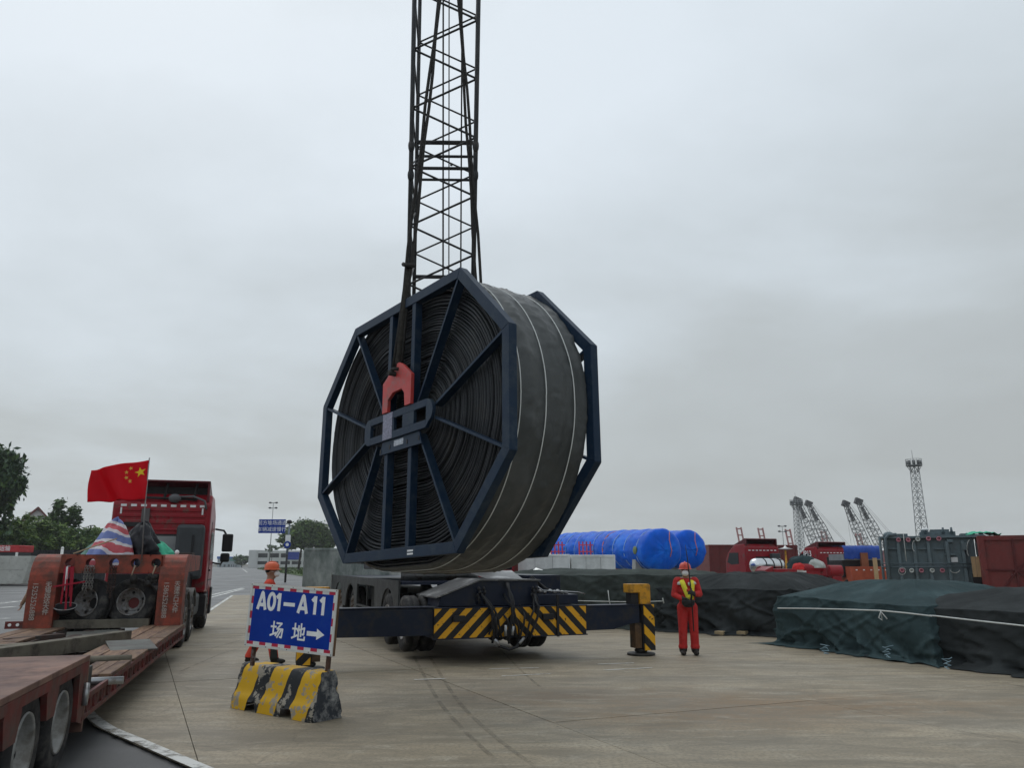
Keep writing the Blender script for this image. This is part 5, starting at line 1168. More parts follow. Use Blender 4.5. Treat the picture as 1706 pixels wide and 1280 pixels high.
# red tractor units parked behind the stacks
def far_truck(xl, xr, yt, Y, rz, label, mark):
    a, b = px(xl, yt, Y), px(xr, yt, Y); c = (a + b) / 2
    t_ = thing('parked_truck', label, 'truck', (c.x, Y, 0), rz, 'red trucks parked behind the stacks')
    hh_ = a.z; w2 = 1.25
    MB().yz([(0, 1.0), (0, hh_ - 0.55), (0.2, hh_ - 0.35), (1.2, hh_ - 0.4), (1.9, hh_ - 0.85), (2.25, 2.0), (2.3, 0.6), (0.2, 0.6)], -w2, w2).build('cab', truck_red, t_, bevel=0.05)
    mb = MB(); mb.yz([(0.0, hh_ - 0.5), (0.0, hh_ - 0.03), (0.1, hh_), (1.5, hh_ - 0.42)], -w2 + 0.1, -w2 + 0.16); mb.yz([(0.0, hh_ - 0.5), (0.0, hh_ - 0.03), (0.1, hh_), (1.5, hh_ - 0.42)], w2 - 0.16, w2 - 0.1); mb.yz([(0.0, hh_ - 0.07), (0.0, hh_ - 0.03), (0.1, hh_), (1.5, hh_ - 0.42), (1.5, hh_ - 0.47), (0.1, hh_ - 0.05)], -w2 + 0.16, w2 - 0.16); mb.build('roof_deflector', MATS['deflector_dark_red'], t_)
    for k in range(8): MB().bb(-w2 + 0.25 + 0.27 * k, -w2 + 0.40 + 0.27 * k, -0.02, 0.0, hh_ - 0.78, hh_ - 0.72).build('reflector_mark', print_white, t_)
    MB().yz([(0.75, 1.75), (0.75, 2.45), (1.75, 2.45), (2.05, 1.85), (1.6, 1.7)], -w2 - 0.015, -w2 + 0.01).build('side_window', glass, t_)
    MB().bb(-0.5, 0.45, -0.015, 0.005, 1.7, 2.2).build('rear_window', glass, t_)
    MB().bb(w2 - 0.75, w2 - 0.1, -0.3, -0.02, 1.2, 2.4).build('air_intake', grey_panel, t_, bevel=0.06)
    mb = MB(); mb.bb(-0.45, -0.35, -4.5, 1.8, 0.75, 1.0); mb.bb(0.35, 0.45, -4.5, 1.8, 0.75, 1.0); mb.build('chassis', blackp, t_)
    for y in (-3.9, -2.5, 1.3):
        for x, R_ in ((-w2 + 0.18, WL), (w2 - 0.18, WR)): wheel(t_, T((x, y, 0.53)) @ R_, 0.53, 0.3)
    if mark: text(mark, 0.55, t_, T((-w2 - 0.014, 1.0, hh_ - 0.82)) @ RZ(-PI / 2) @ RX90, print_white, 'lettering', 0.002, 0.01, 0.9)
    return t_
far_truck(1236, 1300, 897.5, 50, 0.30, 'red truck cab behind the stacks with silver tank at its back', None)
far_truck(1356, 1414, 903, 54, 0.30, 'red truck cab with white JP13 on its side', 'JP13')
# silver tank on the first truck, strapped
p = px(1275, 943, 44); t_ = thing('silver_tank', 'shiny silver cylinder tank with dark bands behind the first red truck', 'tank', p, 0.35)
MB().lathe([(0, -0.92), (0.22, -0.90), (0.36, -0.80), (0.40, -0.66), (0.40, 0.95), (0.36, 1.05), (0.0, 1.10)], 28, RYm(PI / 2)).build('shell', chrome, t_)
for x in (-0.2, 0.3, 0.8): MB().lathe([(0.402, x - 0.03), (0.415, x - 0.03), (0.415, x + 0.03), (0.402, x + 0.03)], 28, RYm(PI / 2)).build('band', blackp, t_)
mb = MB(); mb.bb(-0.7, 0.9, -0.3, 0.3, -p.z, -0.38); mb.build('cradle', deck_red, t_)
# loads behind: yellow post, tarpaulin rolls, red tanks
p = px(1311, 950, 45); t_ = thing('yellow_post', 'thin yellow post with small white cap beside the silver tank', 'post', (p.x, p.y, 0)); z1 = px(1310, 917, 45).z
MB().tube((0, 0, 0), (0, 0, z1), 0.09, 8, 0.05).build('shaft', yellow_paint, t_); mb = MB(); mb.lathe([(0.0, 0.02), (0.42, 0.06), (0.1, 0.14), (0.0, 0.28)], 14, T((0, 0, z1))); mb.build('cap', white, t_)
p = px(1331, 950, 42); t_ = thing('red_trailer', 'low red trailer bed in front of the second red truck', 'trailer', (p.x - 0.1, p.y, 0), 0.1)
mb = MB(); mb.bb(-1.25, 1.3, 0, 1.6, 0.7, p.z + 0.05); mb.xz([(-1.7, 0.7), (-1.25, 0.7), (-1.25, p.z + 0.2), (-1.7, p.z)], 0.1, 1.5); mb.build('bed', truck_red, t_, bevel=0.04); MB().bb(0.0, 0.5, -0.02, 0.0, p.z - 0.13, p.z).build('plate', print_white, t_)
MB().tube((0.35, 0.2, p.z + 0.08), (1.45, 0.2, p.z + 0.08), 0.26, 16).build('cylinder', truck_red, t_)
for x in (-1.0, 1.0): wheel(t_, T((x, 0.1, 0.45)) @ RXm(PI / 2), 0.45, 0.25)
def small_heap(c, rx, ry, h, label, m, name='tarpaulin_bundle', seed=1.0):
    t_ = thing(name, label, 'tarpaulin', c, 0.0, 'bundles on the red trailer')
    def f(i, j):
        a = 2 * PI * i / 40; v = j / 12; k = math.cos(v * PI / 2) ** 0.7
        w = 1 + 0.2 * fbm(math.cos(a) * 2 + seed, math.sin(a) * 2, v * 2, 3); return (rx * k * w * math.cos(a), ry * k * w * math.sin(a), h * math.sin(v * PI / 2) * (1 + 0.15 * fbm(a, v, seed, 2)))
    MB().grid(f, 40, 13, 0, True).build('sheet', m, t_); return t_
q = px(1338, 943, 42.6); small_heap((q.x, q.y, p.z), 0.9, 0.5, 0.72, 'dark green tarpaulin heaped on the red trailer bed', tarp_green, seed=3)
q = px(1356, 946, 42.4); small_heap((q.x, q.y, p.z + 0.1), 0.55, 0.4, 0.45, 'pale grey sheet bundle on the right of the red trailer', mat('pale_sheet', (0.40, 0.42, 0.40), 0.8), seed=7)
q = px(1331, 948, 42.2); small_heap((q.x, q.y, p.z), 0.35, 0.3, 0.34, 'bright red cloth bundle under the green tarpaulin', mat('red_cloth', (0.5, 0.02, 0.02), 0.7), seed=5)
q = px(1391, 952, 42); t_ = thing('red_drum', 'small red drum right of the red trailer', 'drum', (q.x, q.y, 0)); mb = MB(); mb.tube((-0.34, 0, q.z), (0.34, 0, q.z), 0.31, 18); mb.bb(-0.25, 0.25, -0.2, 0.2, 0, q.z - 0.25); mb.build('shell', truck_red, t_, bevel=0.03)
# blue sheeted load with orange flatbed
p0_, p1_ = px(1404, 909, 46), px(1468, 909, 46); c = (p0_ + p1_) / 2; w = (p1_ - p0_).length
t_ = thing('sheeted_trailer', 'orange flatbed trailer with grey frame under a bright blue roof sheet', 'trailer', (c.x, 46, 0), 0.0)
mb = MB(); mb.grid(lambda i, j: (-w / 2 + w * i / 30, -0.05 + 0.02 * math.sin(i) + (0.0 if j < 4 else 0.25 * (j - 3)), c.z - 0.78 + 0.19 * min(j, 4) + 0.05 * fbm(i * 0.4, j * 0.5, 2, 3)), 31, 11); mb.build('roof_sheet', mat('deep_blue_sheet', (0.012, 0.055, 0.30), 0.45, 0, 0.2, 2, 0.03, 4), t_)
MB().bb(-w / 2, w / 2, 0.05, 2.2, c.z - 0.86, c.z - 0.5).build('grey_panel', mat('panel_grey', (0.22, 0.24, 0.25), 0.6), t_)
MB().bb(-w / 2, w / 2, 0.3, 2.2, 1.0, c.z - 0.86).build('interior_shade', blackp, t_)  # solid black box: shade of the open space under the sheet, put into its colour
zz = px(1435, 957, 45.5).z
mb = MB(); mb.bb(-w / 2 + 0.15, w / 2 - 0.1, -0.5, 2.0, zz - 0.6, zz + 0.42); mb.build('flatbed', mat('flatbed_orange', (0.36, 0.075, 0.035), 0.6, 0, 0.2, 3), t_)
for k in range(5): MB().bb(-w / 2 + 0.4 + 0.42 * k, -w / 2 + 0.5 + 0.42 * k, -0.52, -0.5, zz + 0.2, zz + 0.26).build('lamp', print_white, t_)
MB().bb(-0.2, 0.2, -0.2, 0.0, zz + 0.42, zz + 1.2).build('board', mat('board_brown', (0.22, 0.08, 0.04), 0.7), t_)
for x in (-0.8, 0.8): wheel(t_, T((x, 0.2, 0.45)) @ RXm(PI / 2), 0.45, 0.25)
plyw = mat('plywood', (0.42, 0.29, 0.16), 0.7, 0, 0.15, 2, stretch=(8, 1, 1))
q0, q1 = px(1454, 930, 45), px(1464, 960, 45); t_ = thing('plywood_board', 'narrow plywood board standing at the left of the grey transformer', 'board', (q0.x, 45, 0)); MB().bb(0, q1.x - q0.x, 0, 0.05, q1.z - 0.5, q0.z).build('board', plyw, t_)
# transformer
tf = mat('transformer_grey', (0.105, 0.142, 0.158), 0.5, 0, 0.1, 2, dirt=(0.085, 0.105, 0.11), damt=0.3); tf2 = mat('transformer_pipe', (0.09, 0.12, 0.135), 0.45, 0, 0.1, 2); pink = mat('flange_pink', (0.40, 0.16, 0.20), 0.6); pale = mat('flange_pale', (0.42, 0.44, 0.42), 0.6)
YT_ = 27.0
TFM = T(px(1550, 940, YT_)) @ RZ(-0.46); TFM.translation.z = 0; TFI = TFM.inverted()
tr_ = thing('transformer', 'big grey power transformer body with ribs and pink valve flanges', 'transformer', M=TFM)
def tl_(x, y, yl=-0.0): p = lp(TFI, x, y, yl); return p.x, p.z
x0_, zt_ = tl_(1470, 895); x1_, _ = tl_(1622, 897); zt_ = tl_(1540, 897)[1]
MB().bb(x0_, x1_, 0.0, 2.2, 0.55, zt_).build('tank_body', tf, tr_, bevel=0.02)
mb = MB(); mb.bb(x0_ - 0.12, x1_ + 0.35, -0.14, 2.3, zt_, zt_ + 0.07); mb.build('top_flange', tf, tr_)
for xx in (1478, 1499, 1525, 1549, 1580, 1606):
    x = tl_(xx, 930)[0]; MB().bb(x - 0.05, x + 0.05, -0.15, 0.0, 0.55, zt_ - 0.12).build('rib', tf, tr_, bevel=0.01)
for xx in (1487, 1511, 1537, 1564): x, z = tl_(xx, 900); MB().bb(x - 0.16, x + 0.16, -0.09, 0, z - 0.32, z - 0.28).build('rib', tf, tr_)
for k, (xx, yy) in enumerate(((1497, 900), (1513, 900), (1529, 899), (1547, 898), (1564, 898), (1503, 951), (1519, 951), (1535, 951), (1553, 951), (1570, 951))):
    x, z = tl_(xx, yy, -0.15); MB().lathe([(0.0, 0.0), (0.075, 0.0), (0.075, 0.10), (0.045, 0.10), (0.045, 0.04), (0, 0.04)], 16, T((x, -0.15, z)) @ RXm(PI / 2)).build('valve_flange', pink if k not in (2, 6, 8) else pale, tr_)
xa_, za_ = tl_(1475, 895, -0.2)
MB().path([(xa_, -0.2, 0.6), (xa_, -0.2, za_ - 0.05), (xa_ + 0.1, -0.2, za_ + 0.06), (xa_ + 0.35, -0.1, za_ + 0.08)], 0.055, 10).build('pipe', tf2, tr_)
xb_, zb_ = tl_(1465, 895, -0.1); MB().tube((xb_, -0.1, 0.6), (xb_, -0.1, zb_), 0.045, 10).build('pipe', tf2, tr_)
for y in (939.5, 945):
    a, b = tl_(1468, y, -0.17), tl_(1617, y, -0.17); MB().tube((a[0], -0.17, a[1]), (b[0], -0.17, b[1]), 0.018, 8).build('pipe', tf2, tr_)
a, b = tl_(1505, 890, -0.18), tl_(1510, 936, -0.18); MB().tube((a[0], -0.18, a[1]), (b[0], -0.18, b[1]), 0.014, 6).build('white_rod', pale, tr_)
def loop(cx_, cy_, rx, ry, a0, a1, n=12):
    pts = []
    for k in range(n + 1):
        a = a0 + (a1 - a0) * k / n; x, z = tl_(cx_ + rx * math.cos(a), cy_ + ry * math.sin(a), -0.19); pts.append((x, -0.19, z))
    MB().path(pts, 0.012, 6).build('cable', pale, tr_)
loop(1524, 910, 4, 9, 1.6, 4.8); loop(1503, 952, 6, 6, 0, 6.2); loop(1591, 949, 8, 6, 0.2, 2.9); loop(1616, 914, 5, 14, 1.9, 4.6)
x, z = tl_(1590, 933, -0.02); MB().bb(x - 0.1, x + 0.1, -0.03, -0.0, z - 0.08, z + 0.08).build('name_plate', print_white, tr_)
def pbox(xl, xr, yt, yb, y0, y1, m, name): a = tl_(xl, yt, y0); b = tl_(xr, yb, y0); MB().bb(a[0], b[0], y0, y1, b[1], a[1]).build(name, m, tr_, bevel=0.01)
pbox(1577, 1588, 899, 904, -0.12, 0, tf, 'bracket'); pbox(1573, 1579, 904, 922, -0.12, 0, tf, 'bracket'); pbox(1574, 1592, 923, 926, -0.12, 0, tf, 'bracket'); pbox(1602, 1612, 905, 917, -0.2, 0, tf, 'bracket')
zf = zt_ + 0.07
for xl, xr, h0, h1, y0 in ((1532, 1592, 0, 0.16, 0.5), (1550, 1582, 0.16, 0.24, 0.6), (1535, 1546, 0.16, 0.22, 0.6), (1490, 1512, 0.0, 0.1, 0.3), (1600, 1612, 0, 0.08, 0.3), (1612, 1640, -0.05, 0.04, 0.2)):
    a, b = tl_(xl, 890, y0)[0], tl_(xr, 890, y0)[0]; MB().bb(a, b, y0, y0 + 0.8, zf + h0, zf + h1).build('top_box', tf, tr_, bevel=0.015)
x = tl_(1480, 888, 0.4)[0]; mb = MB(); mb.sphere((x, 0.4, zf + 0.06), (0.18, 0.15, 0.12), 12, 8); mb.build('dome', tf, tr_)
for xx in (1541, 1571, 1585): x = tl_(xx, 885, 0.5)[0]; MB().tube((x, 0.48, zf + 0.1), (x, 0.48, zf + 0.30), 0.05, 8, 0.03).build('bushing', tf2, tr_)
x = tl_(1541, 882, 0.45)[0]; MB().sphere((x, 0.42, zf + 0.24), (0.12, 0.1, 0.05), 10, 6).build('white_cap', print_white, tr_)
pbox(1626, 1642, 905, 925, -0.1, 0.4, tf, 'cooler_block'); x, z = tl_(1635, 911, -0.12); MB().tube((x, -0.12, z), (x, -0.2, z), 0.12, 14).build('red_flange', deck_red, tr_)
mb = MB(); mb.bb(x0_ - 0.1, x1_ + 0.6, -0.05, 2.2, 0.0, 0.5); mb.build('skid_base', tf, tr_)
p = lp(TFI, 1633, 900, 0.3); t_ = thing('green_sheet', 'small mint green sheet lying on the right end of the transformer', 'tarpaulin', TFM @ Vector((p.x, 0.6, zf)), -0.1)
MB().grid(lambda i, j: (-0.5 + i * 0.06, -0.35 + j * 0.08, 0.10 + 0.08 * fbm(i * 0.3, j * 0.4, 1, 3) - 0.08 * (abs(i - 9) / 9) ** 3), 19, 9).build('sheet', green_net, t_, solid=0.01)
q0, q1 = lp(TFI, 1617, 928, -0.5), lp(TFI, 1644, 962, -0.5); t_ = thing('plywood_sheet', 'plywood sheet standing between the transformer and the maroon box', 'board', M=TFM); 
for k in range(3): w_ = (q1.x - q0.x) / 3; MB().bb(q0.x + w_ * k + 0.004, q0.x + w_ * (k + 1) - 0.004, -0.5, -0.46, q1.z, q0.z + 0.003 * k).build('board', plyw, t_)
MB().bb(q0.x, q1.x, -0.45, -0.2, 0.0, q1.z + 0.1).build('stand', blackp, t_)

# ------------------------------------------------------------------ masts, harbour cranes and quay cranes on the skyline
mast_m = mat('galvanised_mast', (0.30, 0.31, 0.31), 0.5, 0.2, 0.12, 0.5)
def lattice_tower(x, ytop, ybase, Y, w0, w1, label, plat=True, group=None):
    top = px(x, ytop, Y); t_ = thing('lighting_tower', label, 'lighting tower', (top.x, Y, 0), 0.3, group); Hh = top.z
    mb = MB(); n = 16
    for sx, sy in ((-1, -1), (1, -1), (1, 1), (-1, 1)): mb.tube((sx * w0, sy * w0, 0), (sx * w1, sy * w1, Hh), 0.10, 6)
    mb.build('tower_legs', mast_m, t_)
    mb = MB()
    for k in range(n):
        a, b = k / n, (k + 1) / n; wa, wb = w0 + (w1 - w0) * a, w0 + (w1 - w0) * b; za, zb = Hh * a, Hh * b
        for f in range(4):
            c = [(-1, -1), (1, -1), (1, 1), (-1, 1)]; p, q = c[f], c[(f + 1) % 4]
            mb.tube((p[0] * wa, p[1] * wa, za), (q[0] * wb, q[1] * wb, zb), 0.055, 5); mb.tube((q[0] * wa, q[1] * wa, za), (p[0] * wb, p[1] * wb, zb), 0.055, 5); mb.tube((p[0] * wb, p[1] * wb, zb), (q[0] * wb, q[1] * wb, zb), 0.05, 5)
    mb.build('lacing', mast_m, t_)
    if plat:
        R_ = w1 * 2.6; mb = MB(); mb.lathe([(0.2, Hh), (R_, Hh), (R_, Hh + 0.25), (0.2, Hh + 0.25)], 16)
        for k in range(8): a = 2 * PI * k / 8; mb.tube((w1 * math.cos(a), w1 * math.sin(a), Hh - 1.6), (R_ * 0.9 * math.cos(a), R_ * 0.9 * math.sin(a), Hh), 0.08, 5)
        mb.build('platform', mat('platform_dark', (0.10, 0.11, 0.11), 0.6), t_)
        mb = MB()
        for k in range(16): a = 2 * PI * k / 16; mb.tube((R_ * math.cos(a), R_ * math.sin(a), Hh), (R_ * math.cos(a), R_ * math.sin(a), Hh + 1.8), 0.06, 5)
        for z in (0.9, 1.8): mb.path([(R_ * math.cos(2 * PI * k / 16), R_ * math.sin(2 * PI * k / 16), Hh + z) for k in range(17)], 0.05, 5)
        mb.tube((0, 0, Hh), (-0.3, 0, Hh + 4.2), 0.06, 5); mb.build('railing', mast_m, t_)
        for k in range(8): a = 2 * PI * k / 8; MB().box((R_ * 0.8 * math.cos(a), R_ * 0.8 * math.sin(a), Hh + 0.9), (0.5, 0.5, 0.9)).build('floodlight', grey_panel, t_)
    return t_
lattice_tower(1523, 777, 885, 200, 1.15, 0.72, 'tall lattice lighting tower rising behind the transformer')
lattice_tower(1327, 842, 905, 260, 1.2, 0.8, 'shorter lattice lighting tower in front of the leftmost harbour crane boom')
hc_m = mat('harbour_crane_grey', (0.24, 0.245, 0.245), 0.6, 0, 0.15, 0.3); hc_d = mat('harbour_crane_dark', (0.05, 0.05, 0.052), 0.6); hc_r = mat('harbour_crane_red', (0.25, 0.09, 0.085), 0.6)
def harbour(tip, base, Y, label):
    a, b = px(*tip, Y), px(*base, Y); t_ = thing('harbour_crane', label, 'harbour crane', (b.x + 3, Y, 0), 0, 'harbour cranes on the skyline'); I_ = T((b.x + 3, Y, 0)).inverted(); a, b = I_ @ a, I_ @ b
    d = (b - a); b = a + d * 1.25; d = b - a; ln = d.length; u = d.normalized(); s_ = Vector((u.z, 0, -u.x)); dep = Vector((0, 1, 0))
    n = 15
    def wd(f): return 0.55 + 1.0 * min(1, f * 2.2)
    mb = MB(); mg = MB(); mr = MB()
    for k in range(n):
        f0, f1 = k / n, (k + 1) / n; p, q = a + d * f0, a + d * f1; tgt = mb if f0 < 0.34 else (mg if f0 < 0.86 else mr)
        for sx in (-1, 1):
            for sy in (-1, 1): tgt.tube(p + s_ * wd(f0) * sx + dep * wd(f0) * sy, q + s_ * wd(f1) * sx + dep * wd(f1) * sy, 0.16, 5)
        for sy in (-1, 1):
            tgt.tube(p + s_ * wd(f0) * (1 if k % 2 else -1) + dep * wd(f0) * sy, q - s_ * wd(f1) * (1 if k % 2 else -1) + dep * wd(f1) * sy, 0.10, 4)
            tgt.tube(q + s_ * wd(f1) + dep * wd(f1) * sy, q - s_ * wd(f1) + dep * wd(f1) * sy, 0.10, 4)
    mb.build('boom_top', hc_m, t_)['kind'] = 'stuff'; mg.build('boom_middle', hc_m, t_)['kind'] = 'stuff'; mr.build('boom_foot', hc_r, t_)['kind'] = 'stuff'
    MB().box(a + u * 1.0, (2.6, 1.6, 2.2), Matrix.Rotation(0.4, 3, 'Y')).build('boom_head', hc_d, t_)
    MB().box(a + d * 0.24 + s_ * -0.1, (0.9, 1.0, 5.0), u.to_track_quat('Z', 'Y').to_matrix()).build('jib_winch', hc_d, t_)
    e_ = b + Vector((9, 3, 2))
    for k, off in enumerate((-0.8, 0.8)): MB().tube(a + Vector((1, off, 0)), e_ + Vector((0, off, 0)), 0.05, 4).build('stay_rope', hc_m, t_)
    for off in (0.0, 2.0, 4.5): MB().tube(a + d * 0.03, Vector((a.x + off * 1.0 + (b.x - a.x) * 0.15, 0, 2)), 0.045, 4).build('hoist_rope', hc_m, t_)
    bz = max(2.0, b.z - 3)
    mb = MB(); mb.bb(b.x - 2.5, b.x + 6, -3, 3, bz, bz + 4.5)
    mb.build('machinery_house', hc_r, t_)
    mb = MB()
    for sx, sy in ((-4, -4), (7, -4), (7, 4), (-4, 4)): mb.tube((b.x + sx, sy, 0), (b.x + sx * 0.6, sy * 0.6, bz), 0.5, 6)
    mb.build('portal_legs', hc_r, t_)
harbour((1326, 830), (1362, 912), 300, 'leftmost harbour crane with grey lattice boom leaning left')
harbour((1345, 836), (1384, 912), 310, 'harbour crane second from left, boom leaning left beside the first')
harbour((1407, 836), (1443, 912), 300, 'harbour crane with boom rising above the blue roofed trailer, left of a taller one')
harbour((1428, 832), (1470, 912), 290, 'harbour crane with boom nearest the transformer')
qc = mat('quay_crane_red', (0.36, 0.13, 0.12), 0.6, 0, 0.1)
for x, y, lab in ((1230.5, 879, 'faint red quay crane boom left of the first red truck roof'), (1266.5, 880, 'faint red quay crane boom above the first red truck roof'), (1312, 882, 'faint red quay crane boom between the two red trucks'), (1371, 885, 'faint red quay crane boom right of the harbour crane pair'), (1429, 889, 'faint red quay crane boom beneath the third harbour crane')):
    p = px(x, y, 520); t_ = thing('quay_crane', lab, 'quay crane', (p.x, 520, 0), 0, 'raised quay crane booms on the skyline')
    for o in (-1.5, 1.5): MB().beam((o + 4.5, 0, p.z - 34), (o, 0, p.z), 0.9, 0.9).build('boom_rail', qc, t_)
    mb = MB()
    for k in range(8): z = p.z - 1 - 4.2 * k; dx = 4.5 * (p.z - z) / 34; mb.bb(-1.5 + dx, 1.5 + dx, -0.3, 0.3, z - 0.4, z + 0.4)
    mb.build('cross_ties', qc, t_)
    mb = MB()
    for sx in (-1, 1): mb.beam((sx * 6 + 6, 0, 0), (sx * 4 + 6, 0, max(4, p.z - 30)), 1.2, 1.2)
    mb.bb(0, 12, -1, 1, max(4, p.z - 33), max(6, p.z - 30)); mb.build('portal', qc, t_)
def light_mast(x, ytop, Y, label):
    p = px(x, ytop, Y); t_ = thing('light_mast', label, 'light mast', (p.x, Y, 0), 0, 'slim light masts')
    MB().tube((0, 0, 0), (0, 0, p.z), 0.22, 8, 0.11).build('pole', mast_m, t_)
    mb = MB(); q_ = Y / 150
    for sx in (-1, 1):
        for z in (0, 1.0): mb.sphere((sx * 0.6 * q_, 0, p.z - z * q_), (0.30 * q_, 0.3 * q_, 0.17 * q_), 8, 5); mb.tube((0, 0, p.z - z * q_ - 0.1), (sx * 0.6 * q_, 0, p.z - z * q_ - 0.1), 0.06 * q_, 5)
    mb.build('lamp_head', grey_panel, t_)
light_mast(455.5, 838, 300, 'slim grey light mast behind the blue gantry sign'); light_mast(1303, 877, 300, 'slim light mast on the skyline between the red trucks')

# ------------------------------------------------------------------ left background
# gantry sign on its pole
YS = 74.0
p = gp(475, 971); YS = p.y
t_ = thing('gantry_sign', 'blue overhead road sign with two lines of white characters on a leaning pole', 'road sign', (p.x, p.y, 0))
I_ = T((p.x, p.y, 0)).inverted(); pt = I_ @ px(483, 868, YS)
MB().tube((0, 0, 0), I_ @ px(478, 925, YS), 0.10, 10).build('lower_pole', blackp, t_); MB().tube(I_ @ px(478, 925, YS), pt, 0.11, 10, 0.08).build('upper_pole', mat('pole_pale_blue', (0.20, 0.24, 0.28), 0.5), t_)
a, b = I_ @ px(433, 866, YS), I_ @ px(476, 889, YS); MB().bb(a.x, b.x, -0.25, -0.17, b.z, a.z).build('sign_panel', sign_blue, t_, bevel=0.02)
MB().bb(a.x + 0.3, pt.x, -0.12, 0.0, (a.z + b.z) / 2 + 0.2, (a.z + b.z) / 2 + 0.3).build('cantilever_arm', mast_m, t_)
hs_ = (a.z - b.z)
for k, s_ in enumerate(('前方堆场通道', '车辆减速慢行')): text(s_, hs_ * 0.36, t_, T(((a.x + b.x) / 2, -0.256, a.z - hs_ * (0.28 + 0.46 * k))) @ RX90, print_white, 'lettering', 0.002, 0.0, 0.98)
mb = MB(); q = I_ @ px(482, 870, YS); mb.sphere(q, (0.28, 0.25, 0.2), 10, 6); mb.build('camera_head', blackp, t_)
q = I_ @ px(480.5, 898, YS); MB().box(q + Vector((0, -0.15, 0)), (0.5, 0.06, 0.7)).build('notice_plate', print_white, t_)
q = I_ @ px(479.5, 908, YS); MB().tube(q + Vector((0, -0.15, 0)), q + Vector((0, -0.2, 0)), 0.34, 18).build('round_sign', sign_blue, t_); MB().tube(q + Vector((0, -0.2, 0)), q + Vector((0, -0.215, 0)), 0.16, 14).build('round_sign_mark', print_white, t_)
# car park building
Yb = 360; a, b = px(415, 918, Yb), px(600, 920, Yb); t_ = thing('car_park_building', 'long low two storey white parking building behind the round tree', 'building', (a.x, Yb, 0)); w = b.x - a.x; h = a.z
wall = mat('building_white', (0.52, 0.53, 0.52), 0.7, 0, 0.08, 0.3); dk = mat('building_dark_opening', (0.05, 0.055, 0.06), 0.6)
tw_ = px(428, 918, Yb).x - a.x
MB().bb(0, tw_, 0, 14, 0, h + 0.3).build('stair_tower', wall, t_)
MB().bb(tw_, w, 1.5, 10, 0, h - 0.2).build('core', dk, t_)
for z0, z1 in ((0, 1.5), (h * 0.5 - 0.9, h * 0.5 + 0.7), (h - 1.2, h)): MB().bb(tw_, w, 0.4, 1.4, z0, z1).build('parapet', wall, t_)
n = 9
for k in range(n + 1): x = tw_ + 0.2 + (w - tw_ - 0.4) * k / n; MB().bb(x - 0.4, x + 0.4, 0.1, 0.4, 0, h - 1.25).build('column', wall, t_)
for k in range(n):
    for z0, z1 in ((1.5, h * 0.5 - 0.9), (h * 0.5 + 0.7, h - 1.2)):
        x0 = tw_ + 0.4 + (w - tw_ - 0.4) * k / n; x1 = tw_ + (w - tw_ - 0.4) * (k + 1) / n; MB().bb(x0 + 0.1, x1 - 0.1, 1.42, 1.49, z0, z1).build('window', glass, t_)
MB().bb(tw_ + 14, tw_ + 19.5, 0.0, 0.09, h * 0.5 - 0.2, h * 0.5 + 3.2).build('blue_board', sign_blue, t_)
# blue sheds, far
for xl, xr, yt, Y, m_, lab in ((363, 388, 927.5, 430, mat('shed_blue', (0.02, 0.11, 0.38), 0.6), 'low bright blue shed far away beyond the truck mirror'), (384, 397, 931, 420, mat('shed_teal', (0.08, 0.20, 0.17), 0.6), 'small grey green shed right of the far blue shed')):
    a, b = px(xl, yt, Y), px(xr, yt, Y); t_ = thing('far_shed', lab, 'shed', (a.x, Y, 0)); w = b.x - a.x
    MB().bb(0, w, 0, 6, 0, a.z - 0.5).build('wall', mat('shed_pale', (0.3, 0.34, 0.36), 0.7), t_); MB().xz([(-0.3, a.z - 1.3), (w + 0.3, a.z - 1.3), (w + 0.3, a.z - 0.2), (-0.3, a.z)], -0.3, 6).build('roof', m_, t_)
    for k in range(3): MB().bb(w * (0.15 + 0.28 * k), w * (0.28 + 0.28 * k), -0.03, 0.0, 0.2, 1.4).build('door', grey_panel, t_)
